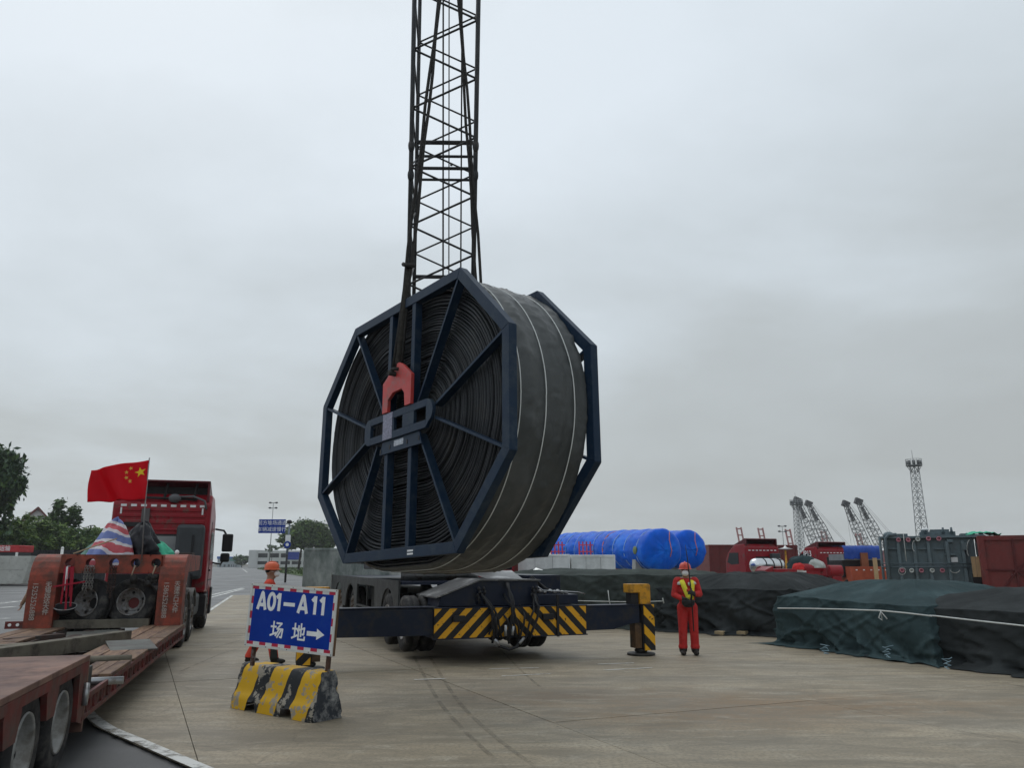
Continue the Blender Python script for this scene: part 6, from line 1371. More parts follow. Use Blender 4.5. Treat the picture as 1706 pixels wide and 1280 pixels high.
# trees
bark = mat('bark', (0.05, 0.042, 0.034), 0.9, 0, 0.3, 3, 0.02, 12)
def leafmat(name, c): return mat(name, c, 0.65, 0, 0.45, 0.55, spec=0.25)
leaf_d = leafmat('leaf_dark', (0.050, 0.088, 0.036)); leaf_m = leafmat('leaf_mid', (0.080, 0.135, 0.040)); leaf_l = leafmat('leaf_light', (0.135, 0.195, 0.052)); leaf_w = leafmat('leaf_willow', (0.060, 0.098, 0.060))
def tree(c, h, blobs, label, leaf, n, mats, name='tree', cat='tree', trunk=0.16, group=None, droop=0.0, seed=0, lean=0.0):
    """blobs: (dx, dy, z, rx, ry, rz) masses of leaves"""
    t_ = thing(name, label, cat, c, 0, group); r = random.Random(seed)
    zb = min(b[2] - b[5] * 0.2 for b in blobs)
    mb = MB(); mb.path([(0, 0, 0), (lean * 0.3 + 0.05, 0, zb * 0.5), (lean, 0, zb)], [trunk, trunk * 0.8, trunk * 0.6], 8); mb.build('trunk', bark, t_)
    for b in blobs[:6]: MB().path([(lean, 0, zb * 0.95), (b[0] * 0.5 + lean * 0.5, b[1] * 0.5, (zb + b[2]) / 2), (b[0], b[1], b[2] + b[5] * 0.2)], [trunk * 0.5, trunk * 0.3, trunk * 0.1], 6).build('limb', bark, t_)
    mb = MB()
    vol = [b[3] * b[4] * b[5] for b in blobs]; tot = sum(v ** 0.8 for v in vol)
    for b, v in zip(blobs, vol):
        k = int(n * v ** 0.8 / tot)
        sub_ = [(Vector((r.gauss(0, 1), r.gauss(0, 1), r.gauss(0, 1))).normalized() * r.uniform(0.55, 1.0)) for _ in range(max(8, k // 40))]
        for _ in range(k):
            s_ = r.choice(sub_); p = s_ + Vector((r.gauss(0, .17), r.gauss(0, .17), r.gauss(0, .15)))
            p = Vector((b[0] + p.x * b[3], b[1] + p.y * b[4], b[2] + p.z * b[5]))
            u = Vector((r.gauss(0, 1), r.gauss(0, 1), r.gauss(0, .6) - droop)).normalized(); w_ = u.orthogonal().normalized(); w_.rotate(Matrix.Rotation(r.uniform(0, PI), 3, u))
            L_ = leaf * r.uniform(0.6, 1.35); W_ = L_ * r.uniform(0.28, 0.45); mi = 0 if r.random() < 0.5 else (1 if r.random() < 0.65 else 2)
            mb.add([p - u * L_, p + w_ * W_, p + u * L_, p - w_ * W_], [(0, 1, 2, 3)], mi)
    cr = mb.build('crown', mats, t_); return t_
def at(x, y, Y): p = px(x, y, Y); return p
G_ = lambda x, Y: (px(x, 940, Y).x, Y, 0)
def blob(x, y, Y, w, h, x0, dy=0.0, d=None):
    """photo-sized leaf mass at distance Y: centre pixel, half sizes in pixels"""
    p = px(x, y, Y); k = Y / FPX; return (p.x - px(x0, 940, Y).x, dy, p.z, w * k, (d or w) * k, h * k)
Y = 76; tree(G_(-30, Y), 8, [blob(-20, 800, Y, 46, 48, -30), blob(12, 788, Y, 26, 40, -30), blob(24, 808, Y, 18, 30, -30), blob(-40, 850, Y, 40, 40, -30), blob(2, 846, Y, 15, 26, -30), blob(-10, 890, Y, 22, 30, -30)], 'tall dark drooping tree at the left edge', 0.34, 9000, [leaf_w, leaf_d, leaf_m], droop=0.9, seed=1, trunk=0.25)
Y = 104; tree(G_(108, Y), 6, [blob(106, 862, Y, 20, 26, 108), blob(120, 862, Y, 13, 22, 108), blob(92, 872, Y, 12, 20, 108), blob(108, 884, Y, 24, 16, 108)], 'open leafy tree rising above the hedge by the gabled house', 0.33, 2600, [leaf_d, leaf_m, leaf_d], seed=2)
hg = 'bushy trees of the hedge on the left'
for k, (x, y, w, h, Y, lab, ms) in enumerate(((28, 892, 26, 30, 86, 'bright green bushy tree left in the hedge, beside the drooping tree', [leaf_m, leaf_l, leaf_d]), (62, 888, 26, 28, 89, 'bushy tree in the hedge below the gabled house', [leaf_m, leaf_l, leaf_d]), (96, 896, 26, 24, 92, 'bushy hedge tree under the open leafy tree', [leaf_l, leaf_m, leaf_d]), (128, 902, 24, 20, 95, 'low hedge tree left of the striped sheet', [leaf_m, leaf_d, leaf_l]), (164, 896, 26, 16, 98, 'hedge tree partly behind the striped sheet', [leaf_m, leaf_l, leaf_l]))):
    tree(G_(x, Y), 3, [blob(x, y, Y, w, h, x), blob(x - w * 0.5, y + 8, Y, w * 0.6, h * 0.7, x), blob(x + w * 0.5, y + 6, Y, w * 0.6, h * 0.7, x), blob(x, y + 20, Y, w * 1.1, h * 0.7, x)], lab, 0.27, 3600, ms, group=hg, seed=10 + k)
Y = 225; tree(G_(512, Y), 8, [blob(512, 893, Y, 36, 22, 512), blob(490, 898, Y, 22, 16, 512), blob(535, 895, Y, 22, 20, 512), blob(515, 880, Y, 22, 12, 512), blob(476, 905, Y, 16, 9, 512), blob(545, 905, Y, 18, 12, 512), blob(565, 900, Y, 16, 14, 512)], 'large round green tree behind the leaning sign pole', 0.62, 9000, [leaf_m, leaf_d, leaf_l], seed=5, trunk=0.45)
rt = [o for o in bpy.data.objects if o.get('label') == 'large round green tree behind the leaning sign pole'][0]
for dx in (-2.6, 2.4): MB().tube((dx, 0.5, 0), (dx * 0.8, 0.5, 6.5), 0.36, 7, 0.25).build('trunk', bark, rt)
Y = 390; tree(G_(403, Y), 3, [blob(403, 934, Y, 12, 7, 403), blob(411, 933, Y, 8, 7, 403)], 'dark round shrub left of the parking building', 0.75, 1400, [leaf_d, leaf_m, leaf_d], name='shrub', cat='shrub', seed=6)
Y = 350; tree(G_(452, Y), 4, [blob(447, 914, Y, 8, 6, 452), blob(456, 912, Y, 10, 5, 452)], 'thin sparse tree at the foot of the grey light mast', 0.7, 300, [leaf_d, leaf_m, leaf_d], seed=8)
# gabled house, dark fence, street lamp, lorry with pale slab at the left edge
Y = 125; a, b, c = px(44, 872, Y), px(64, 846, Y), px(84, 868, Y); t_ = thing('gabled_house', 'white gabled house with red roof edge behind the hedge', 'house', (b.x, Y, 0), 0.5); hw_ = (c.x - a.x) / 2 + 0.4
MB().xz([(-hw_, 0), (hw_, 0), (hw_, c.z - 0.5), (0, b.z - 0.25), (-hw_, c.z - 0.5)], 0, 8).build('wall', mat('house_white', (0.55, 0.53, 0.52), 0.7), t_)
mb = MB(); mb.beam((-hw_ - 0.3, -0.2, c.z - 0.75), (0.02, -0.2, b.z), 0.5, 0.28, (0, 0, 1)); mb.beam((hw_ + 0.3, -0.2, c.z - 0.75), (-0.02, -0.21, b.z), 0.5, 0.27, (0, 0, 1)); mb.xz([(-hw_ - 0.3, c.z - 0.9), (-hw_ - 0.3, c.z - 0.6), (0, b.z + 0.15), (hw_ + 0.3, c.z - 0.6), (hw_ + 0.3, c.z - 0.9), (0, b.z - 0.15)], 0.1, 8.3); mb.build('roof', mat('roof_red_brown', (0.16, 0.06, 0.055), 0.7), t_)
MB().bb(-0.6, 0.6, -0.04, 0.02, c.z - 1.4, c.z - 0.3).build('window', glass, t_)
Y = 80; a, b = px(-20, 917, Y), px(190, 917, Y); t_ = thing('dark_fence', 'dark board fence below the hedge on the left', 'fence', (a.x, Y, 0)); w = b.x - a.x; n = 40
for k in range(n): MB().bb(w * k / n + 0.01, w * (k + 1) / n - 0.01, 0, 0.05, 0.05, a.z + 0.03 * (k % 2)).build('board', mat('fence_dark', (0.022, 0.023, 0.026), 0.7, 0, 0.3, 2, rnd_obj=0.3), t_)
for k in range(8): MB().bb(w * k / 7.2, w * k / 7.2 + 0.1, -0.06, 0.0, 0, a.z + 0.1).build('post', blackp, t_)
p = px(104, 915, 77); t_ = thing('white_post', 'short white post in front of the dark fence', 'post', (p.x, 77, 0)); MB().tube((0, 0, 0), (0, 0, p.z + 0.05), 0.13, 8).build('shaft', white, t_); MB().sphere((0, 0, p.z + 0.05), 0.15, 8, 6).build('cap', white, t_)
Y = 102; p = px(134, 905, Y); t_ = thing('street_lamp', 'thin curved street lamp over the hedge beside the striped sheet', 'street lamp', (p.x, Y, 0)); I_ = T((p.x, Y, 0)).inverted(); MB().path([(0, 0, 0), I_ @ px(134, 900, Y), I_ @ px(137, 884, Y), I_ @ px(145, 878, Y), I_ @ px(154, 876, Y)], [0.08, 0.07, 0.06, 0.05, 0.05], 7).build('pole', mast_m, t_); MB().sphere(I_ @ px(154, 876, Y), (0.4, 0.15, 0.08), 8, 5).build('lamp_head', mast_m, t_)
Y = 66; a, b = px(-60, 927, Y), px(50, 929, Y); w = b.x - a.x; t_ = thing('pale_block', 'big pale concrete block on the road at the left edge', 'concrete block', (a.x, Y, 0), 0.05)
zb_ = px(0, 974, Y).z; MB().xz([(0, max(0.0, zb_)), (w - 0.5, max(0.0, zb_)), (w, a.z), (0, a.z + 0.02)], 0, 3).build('block', mat('pale_concrete', (0.42, 0.42, 0.39), 0.8, 0, 0.12, 0.8, dirt=(0.30, 0.29, 0.27), damt=0.25), t_, bevel=0.04)
MB().bb(0.05, w - 0.55, -0.012, 0.0, a.z * 0.52, a.z * 0.52 + 0.02).build('joint_line', mat('grey_joint', (0.2, 0.2, 0.19), 0.8), t_)
Y = 71; a, b = px(-50, 909, Y), px(33, 909, Y); t_ = thing('parked_truck', 'red roofed vehicle with white characters behind the pale block', 'truck', (a.x, Y, 0)); w = b.x - a.x
MB().bb(0, w, 0, 2.2, a.z - 0.62, a.z).build('roof_sign', mat('sign_board_red', (0.42, 0.03, 0.035), 0.5), t_, bevel=0.06); MB().bb(0.1, w - 0.1, 0.1, 2.0, 1.2, a.z - 0.62).build('cab', mat('cab_dark', (0.04, 0.04, 0.045), 0.4), t_); MB().bb(0, w, 0, 2.2, 0.4, 1.2).build('body', truck_red, t_, bevel=0.04)
MB().bb(w - 0.25, w - 0.1, -0.05, 0.1, 1.2, a.z - 0.62).build('pillar', white, t_); text('大件运输', 0.50, t_, T((w - 1.8, -0.006, a.z - 0.31)) @ RX90, print_white, 'lettering', 0.002, 0.004)
for x in (0.6, w - 0.6): wheel(t_, T((x, 0.1, 0.45)) @ RXm(PI / 2), 0.45, 0.25)

# ------------------------------------------------------------------ damp air over the port: far things fade a little
hm = bpy.data.materials.new('haze_air'); hm.use_nodes = True; hn = hm.node_tree; hn.nodes.remove(hn.nodes['Principled BSDF'])
pv = hn.nodes.new('ShaderNodeVolumePrincipled'); pv.inputs['Color'].default_value = (0.93, 0.95, 0.97, 1); pv.inputs['Density'].default_value = 0.0003; pv.inputs['Anisotropy'].default_value = 0.2
hn.links.new(pv.outputs[0], hn.nodes['Material Output'].inputs['Volume'])
hz_o = MB().bb(-430, 430, -25, 640, -1.1, 50).build('haze', hm); hz_o['kind'] = 'stuff'
# ------------------------------------------------------------------ road sign on a concrete barrier
bar_st = stripe_mat('barrier_stripes', (0.62, 0.36, 0.016), (0.022, 0.024, 0.027), 0.58, (1, 0, -0.34, None), 0.57, 0.6, 0.46, 0.02, (0.30, 0.27, 0.22), 0.235, 6)
A_, B_ = gp(382, 1180), gp(507, 1204)
bd = Vector((B_.x - A_.x, B_.y - A_.y, 0)); BL_ = bd.length; BA = math.atan2(bd.y, bd.x)
barrier = thing('concrete_barrier', 'black and yellow striped concrete barrier carrying the blue sign, chipped paint', 'barrier', (A_ + B_) / 2 + RZ(BA).to_3x3() @ Vector((0.06, 0.23, 0)), BA)
LB, DB, HB = BL_ + 0.14, 0.46, 0.53
def barrier_mesh():
    mb = MB(); nx, nu = 90, 40
    prof = [(-DB / 2, 0.0), (-DB / 2 + 0.005, 0.14), (-DB * 0.40, 0.22), (-DB * 0.34, HB - 0.08), (-DB * 0.30, HB - 0.02), (-DB * 0.24, HB), (DB * 0.24, HB), (DB * 0.30, HB - 0.02), (DB * 0.34, HB - 0.08), (DB * 0.40, 0.22), (DB / 2 - 0.005, 0.14), (DB / 2, 0.0)]
    pr = []
    for a, b in zip(prof[:-1], prof[1:]):
        n = max(1, int((Vector(b) - Vector(a)).length / 0.035))
        pr += [tuple(Vector(a).lerp(Vector(b), k / n)) for k in range(n)]
    pr.append(prof[-1]); nu = len(pr)
    feet = [(-LB * 0.23, 0.10), (LB * 0.20, 0.115)]
    def f(i, j):
        x = -LB / 2 + LB * i / (nx - 1); y, z = pr[j]
        e_ = min(i, nx - 1 - i) / (nx - 1) * LB
        k = 1 - 0.12 * math.exp(-(e_ / 0.03) ** 2) * (0.6 + z)
        ch = fbm(x * 7, y * 7, z * 7, 4); d = max(0, abs(ch) - 0.45) * 0.02
        if e_ < 0.10: d += max(0, fbm(x * 11, y * 9, z * 13 + 4, 3)) * 0.06 * (1 - e_ / 0.10)
        y2 = y * k - math.copysign(d, y); z2 = z - (d if z > HB - 0.05 else 0)
        for c, w in feet:
            t = abs(x - c) / w
            if t < 1.0 and z < 0.11: z2 = max(z2, 0.105 if t < 0.8 else 0.105 * (1 - (t - 0.8) / 0.2))
        xx = x - math.copysign(0.035 * (z / HB), x) * math.exp(-(e_ / 0.12))
        return (xx, y2, z2)
    mb.grid(f, nx, nu)
    n0 = len(mb.v) - nx * nu
    mb.f.append(tuple(n0 + j * nx for j in range(nu))); mb.mi.append(1); mb.sm.append(False)
    mb.f.append(tuple(n0 + j * nx + nx - 1 for j in reversed(range(nu)))); mb.mi.append(1); mb.sm.append(False)
    return mb
chip = mat('barrier_black_paint', (0.030, 0.034, 0.042), 0.65, 0, 0.3, 6, 0.004, 25, dirt=(0.30, 0.30, 0.29), damt=0.42, dscale=5)
barrier_mesh().build('barrier_body', [bar_st, chip], barrier)
# sign: panel stands on two posts set in the barrier
SY = 9.62
tl, tr, bl_, br_ = px(420, 973, SY + 0.35), px(562, 982, SY - 0.22), px(408.5, 1075, SY + 0.35), px(556, 1096, SY - 0.22)
xax = ((tr - tl) + (br_ - bl_)).normalized(); zax = ((tl - bl_) + (tr - br_)); zax = (zax - xax * zax.dot(xax)).normalized(); yax = zax.cross(xax)
cen = (tl + tr + bl_ + br_) / 4; SW = ((tr - tl).length + (br_ - bl_).length) / 2; SH = ((tl - bl_).length + (tr - br_).length) / 2
SM = Matrix((xax, yax, zax)).transposed().to_4x4(); SM.translation = cen
sign = thing('yard_sign', 'blue A01-A11 yard sign with red and white border on striped barrier', 'sign', M=SM)
hw, hh = SW / 2, SH / 2
MB().bb(-hw, hw, 0.0, 0.045, -hh, hh).build('backing', mat('sign_wood', (0.12, 0.07, 0.04), 0.8, 0, 0.3, 6), sign)
fr = mat('sign_frame_aluminium', (0.60, 0.60, 0.57), 0.45, 0.2, 0.1, 6, dirt=(0.3, 0.25, 0.2), damt=0.15)
mb = MB(); fw = 0.028
mb.bb(-hw, hw, -0.014, 0.0, hh - fw, hh); mb.bb(-hw, hw, -0.014, 0.0, -hh, -hh + fw); mb.bb(-hw, -hw + fw, -0.014, 0.0, -hh + fw, hh - fw); mb.bb(hw - fw, hw, -0.014, 0.0, -hh + fw, hh - fw); mb.build('sign_frame', fr, sign)
MB().bb(-hw + fw, hw - fw, -0.004, 0.0, -hh + fw, hh - fw).build('sign_face', sign_blue, sign)
band_red = mat('band_red', (0.42, 0.022, 0.055), 0.4, 0, 0.12, 10); band_w = mat('band_white', (0.60, 0.61, 0.60), 0.4, 0, 0.12, 10)
bw = 0.036; n = 13; x0 = -hw + fw; L_ = SW - 2 * fw
for k in range(n):
    for z in (hh - fw - bw, -hh + fw): MB().bb(x0 + L_ * k / n, x0 + L_ * (k + 1) / n, -0.006, -0.0042, z, z + bw).build('border_block', band_w if k % 2 else band_red, sign)
n = 7; z0 = -hh + fw + bw; Lz = SH - 2 * fw - 2 * bw
for k in range(n):
    for x in (-hw + fw, hw - fw - bw * 0.8): MB().bb(x, x + bw * 0.8, -0.006, -0.0042, z0 + Lz * k / n, z0 + Lz * (k + 1) / n).build('border_block', band_red if k % 2 else band_w, sign)
mb = MB()
for k in range(5):
    for z in (hh - 0.014, -hh + 0.014): mb.tube((-hw + 0.015 + (SW - 0.03) * k / 4, -0.014, z), (-hw + 0.015 + (SW - 0.03) * k / 4, -0.018, z), 0.006, 8)
mb.build('rivets', blackp, sign)
def strokes(ch, x0, z0, w, h, th):              # bold plate lettering: each stroke is a thin bar on the face
    G_A = [[(0.0, 0.0), (0.42, 1.0), (0.58, 1.0), (1.0, 0.0)], [(0.2, 0.3), (0.8, 0.3)]]
    g = {'A': [[(0.06, 0.0), (0.47, 0.97)], [(0.53, 0.97), (0.94, 0.0)], [(0.22, 0.27), (0.78, 0.27)], [(0.42, 0.96), (0.58, 0.96)]],
         '0': [[(0.5 + 0.40 * math.cos(a), 0.5 + 0.45 * math.sin(a)) for a in [2 * PI * k / 22 for k in range(23)]]],
         '1': [[(0.62, 0.0), (0.62, 1.0)], [(0.60, 0.95), (0.22, 0.74)]],
         '-': [[(0.0, 0.42), (1.0, 0.42)]],
         '场': [[(0.02, .66), (.42, .66)], [(.22, .96), (.22, .22)], [(0.0, .13), (.43, .30)], [(.46, .88), (.86, .88), (.52, .54), (.96, .54), (.90, .06), (.76, .08)], [(.68, .52), (.42, .14)], [(.84, .50), (.56, .04)]],
         '地': [[(0.02, .66), (.38, .66)], [(.20, .96), (.20, .22)], [(0.0, .13), (.40, .30)], [(.40, .56), (.93, .74), (.90, .38), (.78, .38)], [(.68, .97), (.68, .26)], [(.50, .84), (.50, .08), (.98, .08), (.98, .24)]]}[ch]
    mb = MB()
    for q, pl in enumerate(g):
        for i in range(len(pl) - 1):
            a, b = Vector((x0 + pl[i][0] * w, 0, z0 + pl[i][1] * h)), Vector((x0 + pl[i + 1][0] * w, 0, z0 + pl[i + 1][1] * h)); d = (b - a).normalized() * th * (0.30 if len(pl) < 8 and ch not in 'A1-' else 0.06)
            yo = -0.0048 - 0.00025 * q - 0.0001 * (i % 2); a2, b2 = a - d, b + d; a2.y = b2.y = yo
            mb.beam(a2, b2, th, 0.0006, (0, 1, 0))
    return mb.build('lettering', print_white, sign)
lh, lz, lw_ = 0.275 * SH, 0.095 * SH, 0.105 * SW; tk = 0.034 * SW / 1.06
for ch, fx, fw_ in (('A', 0.095, 1.0), ('0', 0.215, 0.86), ('1', 0.30, 0.8), ('-', 0.405, 1.2), ('A', 0.57, 1.05), ('1', 0.71, 0.8), ('1', 0.80, 0.8)): strokes(ch, -hw + fx * SW, lz, lw_ * fw_, lh, tk)
strokes('场', -hw + 0.285 * SW, -0.325 * SH, 0.145 * SW, 0.26 * SH, 0.022); strokes('地', -hw + 0.535 * SW, -0.33 * SH, 0.145 * SW, 0.27 * SH, 0.022)
ar = [(0.20, -0.165), (0.31, -0.165), (0.31, -0.115), (0.395, -0.20), (0.31, -0.285), (0.31, -0.235), (0.20, -0.235)]
MB().xz([(a * SW, b * SH) for a, b in ar], -0.0064, -0.0052).build('arrow', print_white, sign)
post_m = mat('sign_post_steel', (0.07, 0.035, 0.025), 0.6, 0, 0.4, 9, dirt=(0.3, 0.3, 0.3), damt=0.15)
zb = cen.z - 0.52
for x in (-hw + 0.09, hw - 0.10): MB().bb(x - 0.022, x + 0.022, 0.046, 0.085, -(cen.z - 0.50), hh - 0.02).build('post', post_m, sign)

# ------------------------------------------------------------------ people
skin = mat('skin', (0.30, 0.17, 0.115), 0.55, 0, 0.1, 20)
cover_red = mat('coverall_red', (0.48, 0.030, 0.028), 0.85, 0, 0.2, 5, 0.035, 9, dirt=(0.36, 0.03, 0.028), damt=0.3, dscale=5)
cover_or = mat('coverall_orange', (0.55, 0.060, 0.035), 0.8, 0, 0.14, 5, 0.012, 14)
boot = mat('work_boot', (0.020, 0.017, 0.015), 0.6); glove = mat('dark_glove', (0.030, 0.034, 0.032), 0.8)
helmet_m = mat('helmet_red', (0.60, 0.085, 0.060), 0.35, 0, 0.06); mask_m = mat('face_mask', (0.80, 0.80, 0.80), 0.7, 0, 0.05, 20)
hivis = mat('hi_vis_yellow', (0.85, 0.78, 0.06), 0.6, 0, 0.08, 10); silver = mat('reflective_tape', (0.55, 0.55, 0.52), 0.4, 0, 0.1, 10)
hair_m = mat('black_hair', (0.012, 0.011, 0.011), 0.6)
def limb(mb, pts, rs):
    for i in range(len(pts) - 1):
        a, b = Vector(pts[i]), Vector(pts[i + 1]); n = 5
        for k in range(n + 1):
            f = k / n; mb.sphere(a.lerp(b, f), rs[i] * (1 - f) + rs[i + 1] * f, 12, 8)
        mb.tube(a, b, rs[i], 12, rs[i + 1])
def hand(mb, wrist, direction, up, grip=0.6, s=1.0, thumb=1):
    d = Vector(direction).normalized(); u = Vector(up); u = (u - d * u.dot(d)).normalized(); side = d.cross(u)
    w = Vector(wrist); R_ = Matrix((side, d, u)).transposed()
    mb.sphere(w + d * 0.05 * s, (0.042 * s, 0.055 * s, 0.020 * s), 12, 8, R_)
    for k, (o, ln) in enumerate(((-0.030, 0.068), (-0.010, 0.078), (0.010, 0.073), (0.030, 0.058))):
        p = w + d * 0.092 * s + side * o * s; q = p + (d * math.cos(grip) - u * math.sin(grip)) * ln * 0.45 * s; r_ = q + (d * math.cos(grip * 2.2) - u * math.sin(grip * 2.2)) * ln * 0.55 * s
        mb.path([p - d * 0.03 * s, p, q, r_], [0.011 * s, 0.0105 * s, 0.0095 * s, 0.008 * s], 7)
    p = w + d * 0.03 * s + side * 0.036 * s * thumb; q = p + (d * 0.5 + side * thumb * 0.7 - u * 0.3).normalized() * 0.038 * s; mb.path([p - side * thumb * 0.01, p, q, q + (d * 0.8 + side * thumb * 0.1 - u * 0.5).normalized() * 0.03 * s], [0.013 * s, 0.013 * s, 0.011 * s, 0.009 * s], 7)
def body_mesh(mb, name, mats, classify, parent, vox=0.011):
    tmp = bpy.data.objects.new('tmp', mb.mesh('tmp', mats[0])); COL.objects.link(tmp)
    md = tmp.modifiers.new('r', 'REMESH'); md.mode = 'VOXEL'; md.voxel_size = vox
    s_ = tmp.modifiers.new('s', 'SMOOTH'); s_.iterations = 4; s_.factor = 0.5
    me = bpy.data.meshes.new_from_object(tmp.evaluated_get(bpy.context.evaluated_depsgraph_get()))
    bpy.data.objects.remove(tmp)
    me.materials.clear()
    for m in mats: me.materials.append(m)
    me.polygons.foreach_set('material_index', [classify(p.center) for p in me.polygons]); me.polygons.foreach_set('use_smooth', [True] * len(me.polygons))
    o = bpy.data.objects.new(name, me); COL.objects.link(o); o.parent = parent; return o
def torso(mb, hip=0.93, lean=0.0, bag=1.0):
    mb.sphere((0, 0, hip), (0.175 * bag, 0.13 * bag, 0.14)); mb.sphere((0, lean * 0.3, hip + 0.14), (0.165 * bag, 0.125 * bag, 0.16)); mb.sphere((0, lean * 0.6, hip + 0.30), (0.185 * bag, 0.125 * bag, 0.17)); mb.sphere((0, lean, hip + 0.42), (0.19, 0.115, 0.12))
    limb(mb, [(-0.17, lean, hip + 0.47), (0.17, lean, hip + 0.47)], [0.085, 0.085]); limb(mb, [(0, lean, hip + 0.48), (0, lean - 0.015, hip + 0.62)], [0.075, 0.06])
def head(mb, c, yaw=0.0, s=1.0):
    R_ = Matrix.Rotation(yaw, 3, 'Z'); c = Vector(c)
    mb.sphere(c + Vector((0, 0.005, 0.02)), (0.078 * s, 0.097 * s, 0.105 * s), 16, 12, R_)
    mb.sphere(c + R_ @ Vector((0, -0.035, -0.055)), (0.055 * s, 0.058 * s, 0.065 * s), 14, 10, R_)
    mb.sphere(c + R_ @ Vector((0, -0.105, -0.005)), (0.014, 0.022, 0.022), 8, 6, R_)
    for sx in (-1, 1): mb.sphere(c + R_ @ Vector((sx * 0.080, 0.01, 0.0)), (0.012, 0.024, 0.034), 8, 6, R_)
def head_gear(t_, c, yaw, helmet_mat, mask=True):
    M = T(Vector(c) + Vector((0, 0, 0.018))) @ RZ(yaw)
    mb = MB(); mb.lathe([(0.117, 0.035), (0.116, 0.06), (0.108, 0.10), (0.085, 0.14), (0.05, 0.16), (0.0, 0.168)], 26, M @ Matrix.Diagonal((1, 1.13, 1, 1)))
    mb.lathe([(0.115, 0.033), (0.140, 0.026), (0.142, 0.031), (0.115, 0.042)], 26, M @ T((0, -0.012, 0)) @ Matrix.Diagonal((1, 1.15, 1, 1)))
    mb.path([M @ Vector((0, -0.13 * math.cos(a), 0.055 + 0.118 * math.sin(a))) for a in [PI * k / 12 for k in range(1, 12)]], 0.012, 6)
    mb.build('helmet', helmet_mat, t_)
    mb = MB(); Rm = (RZ(yaw)).to_3x3()
    for sx in (-1, 1): mb.sphere(M @ Vector((sx * 0.033, -0.088, 0.012)), (0.014, 0.008, 0.008), 8, 6, Rm)
    mb.build('eyes', blackp, t_)
    if mask:
        mb = MB(); mb.sphere(M @ Vector((0, -0.088, -0.045)), (0.066, 0.062, 0.062), 16, 10, Rm); mk = mb.build('face_mask', mask_m, t_)
        mb = MB()
        for sx in (-1, 1): mb.path([M @ Vector((sx * 0.05, -0.085, -0.03)), M @ Vector((sx * 0.083, 0.0, 0.0))], 0.004, 5)
        mb.build('strap', mask_m, mk)
    mb = MB(); mb.sphere(M @ Vector((0, 0.03, 0.01)), (0.082, 0.085, 0.06), 14, 8, Rm); mb.build('hair', hair_m, t_)

# the signaller with the remote control
WP = gp(1149, 1092)
w1 = thing('person', 'worker in red coverall, red helmet and white mask holding a crane remote control', 'person', (WP.x, WP.y, 0), -0.06)
mb = MB(); torso(mb, 0.94)
for sx in (-1, 1):
    limb(mb, [(sx * 0.095, 0, 0.90), (sx * 0.108, -0.015, 0.50), (sx * 0.118, 0.015, 0.10)], [0.112, 0.088, 0.080])
    mb.sphere((sx * 0.125, -0.05, 0.045), (0.055, 0.135, 0.05)); mb.sphere((sx * 0.12, 0.0, 0.10), (0.062, 0.075, 0.06))
    mb.lathe([(0.088, 0.13), (0.094, 0.16), (0.088, 0.19)], 14, T((sx * 0.118, 0.012, 0)))
limb(mb, [(-0.185, 0, 1.40), (-0.250, -0.02, 1.15), (-0.12, -0.21, 1.075)], [0.076, 0.062, 0.048])
limb(mb, [(0.185, 0, 1.40), (0.250, -0.03, 1.16), (0.11, -0.23, 1.17)], [0.076, 0.062, 0.048])
hand(mb, (-0.12, -0.215, 1.075), (0.75, -0.5, 0.1), (0, 0.2, 1), 0.7, 1.05, -1)
hand(mb, (0.11, -0.235, 1.175), (-0.85, -0.45, 0.25), (0.1, -1, 0.3), 0.9, 1.05, 1)
HC = (-0.008, -0.012, 1.600); head(mb, HC, -0.18)
def cl1(c):
    if c.z < 0.125: return 2
    if c.z > 1.47 and abs(c.x) < 0.12: return 1
    if c.y < -0.19 and 1.0 < c.z < 1.32 and abs(c.x) < 0.135: return 3
    return 0
body_mesh(mb, 'body', [cover_red, skin, boot, glove], cl1, w1)
head_gear(w1, HC, -0.18, helmet_m)
def torso_y(x, z):                               # front of the chest
    return -0.128 * math.sqrt(max(0.05, 1 - (x / 0.21) ** 2)) - 0.012 - 0.02 * math.exp(-((z - 1.05) / 0.15) ** 2)
def ribbon(t_, pts, w, m, name, front=True):
    vs = []; n = 14
    P = [Vector(pts[0]).lerp(Vector(pts[1]), k / n) for k in range(n + 1)]
    d = (Vector(pts[1]) - Vector(pts[0])).normalized(); nn = Vector((-d.y, d.x)) * w / 2
    for p in P:
        for q in (p - nn, p, p + nn):
            y = torso_y(q.x, q.y); top = max(0, q.y - 1.36); y += top * top * 9
            vs.append((q.x, y, q.y))
    MB().add(vs, [(3 * k + i, 3 * k + i + 1, 3 * k + i + 4, 3 * k + i + 3) for k in range(n) for i in range(2)], 0, True).build(name, m, t_, solid=0.012)
ribbon(w1, ((-0.115, 1.46), (0.02, 1.07)), 0.095, hivis, 'harness_strap'); ribbon(w1, ((0.125, 1.46), (0.065, 1.07)), 0.085, hivis, 'harness_strap')
ribbon(w1, ((-0.01, 1.10), (0.10, 1.10)), 0.075, hivis, 'harness_strap'); ribbon(w1, ((-0.02, 1.235), (0.06, 1.235)), 0.06, cover_or, 'harness_patch')
for x, z in ((-0.165, 1.37), (0.165, 1.38), (0.045, 1.36)): ribbon(w1, ((x - 0.03, z), (x + 0.03, z)), 0.06, silver, 'reflective_patch')
WM = T((WP.x, WP.y, 0)) @ RZ(-0.06)
rc = thing('remote_control', 'black belly box remote control held at the waist of the red worker', 'remote control', M=WM)
mb = MB(); mb.lathe([(0.0, -0.085), (0.075, -0.08), (0.115, -0.03), (0.125, 0.04), (0.118, 0.055), (0.0, 0.06)], 20, T((-0.01, -0.225, 1.00)) @ Matrix.Diagonal((1.05, 0.75, 1, 1))); mb.build('case', blackp, rc)
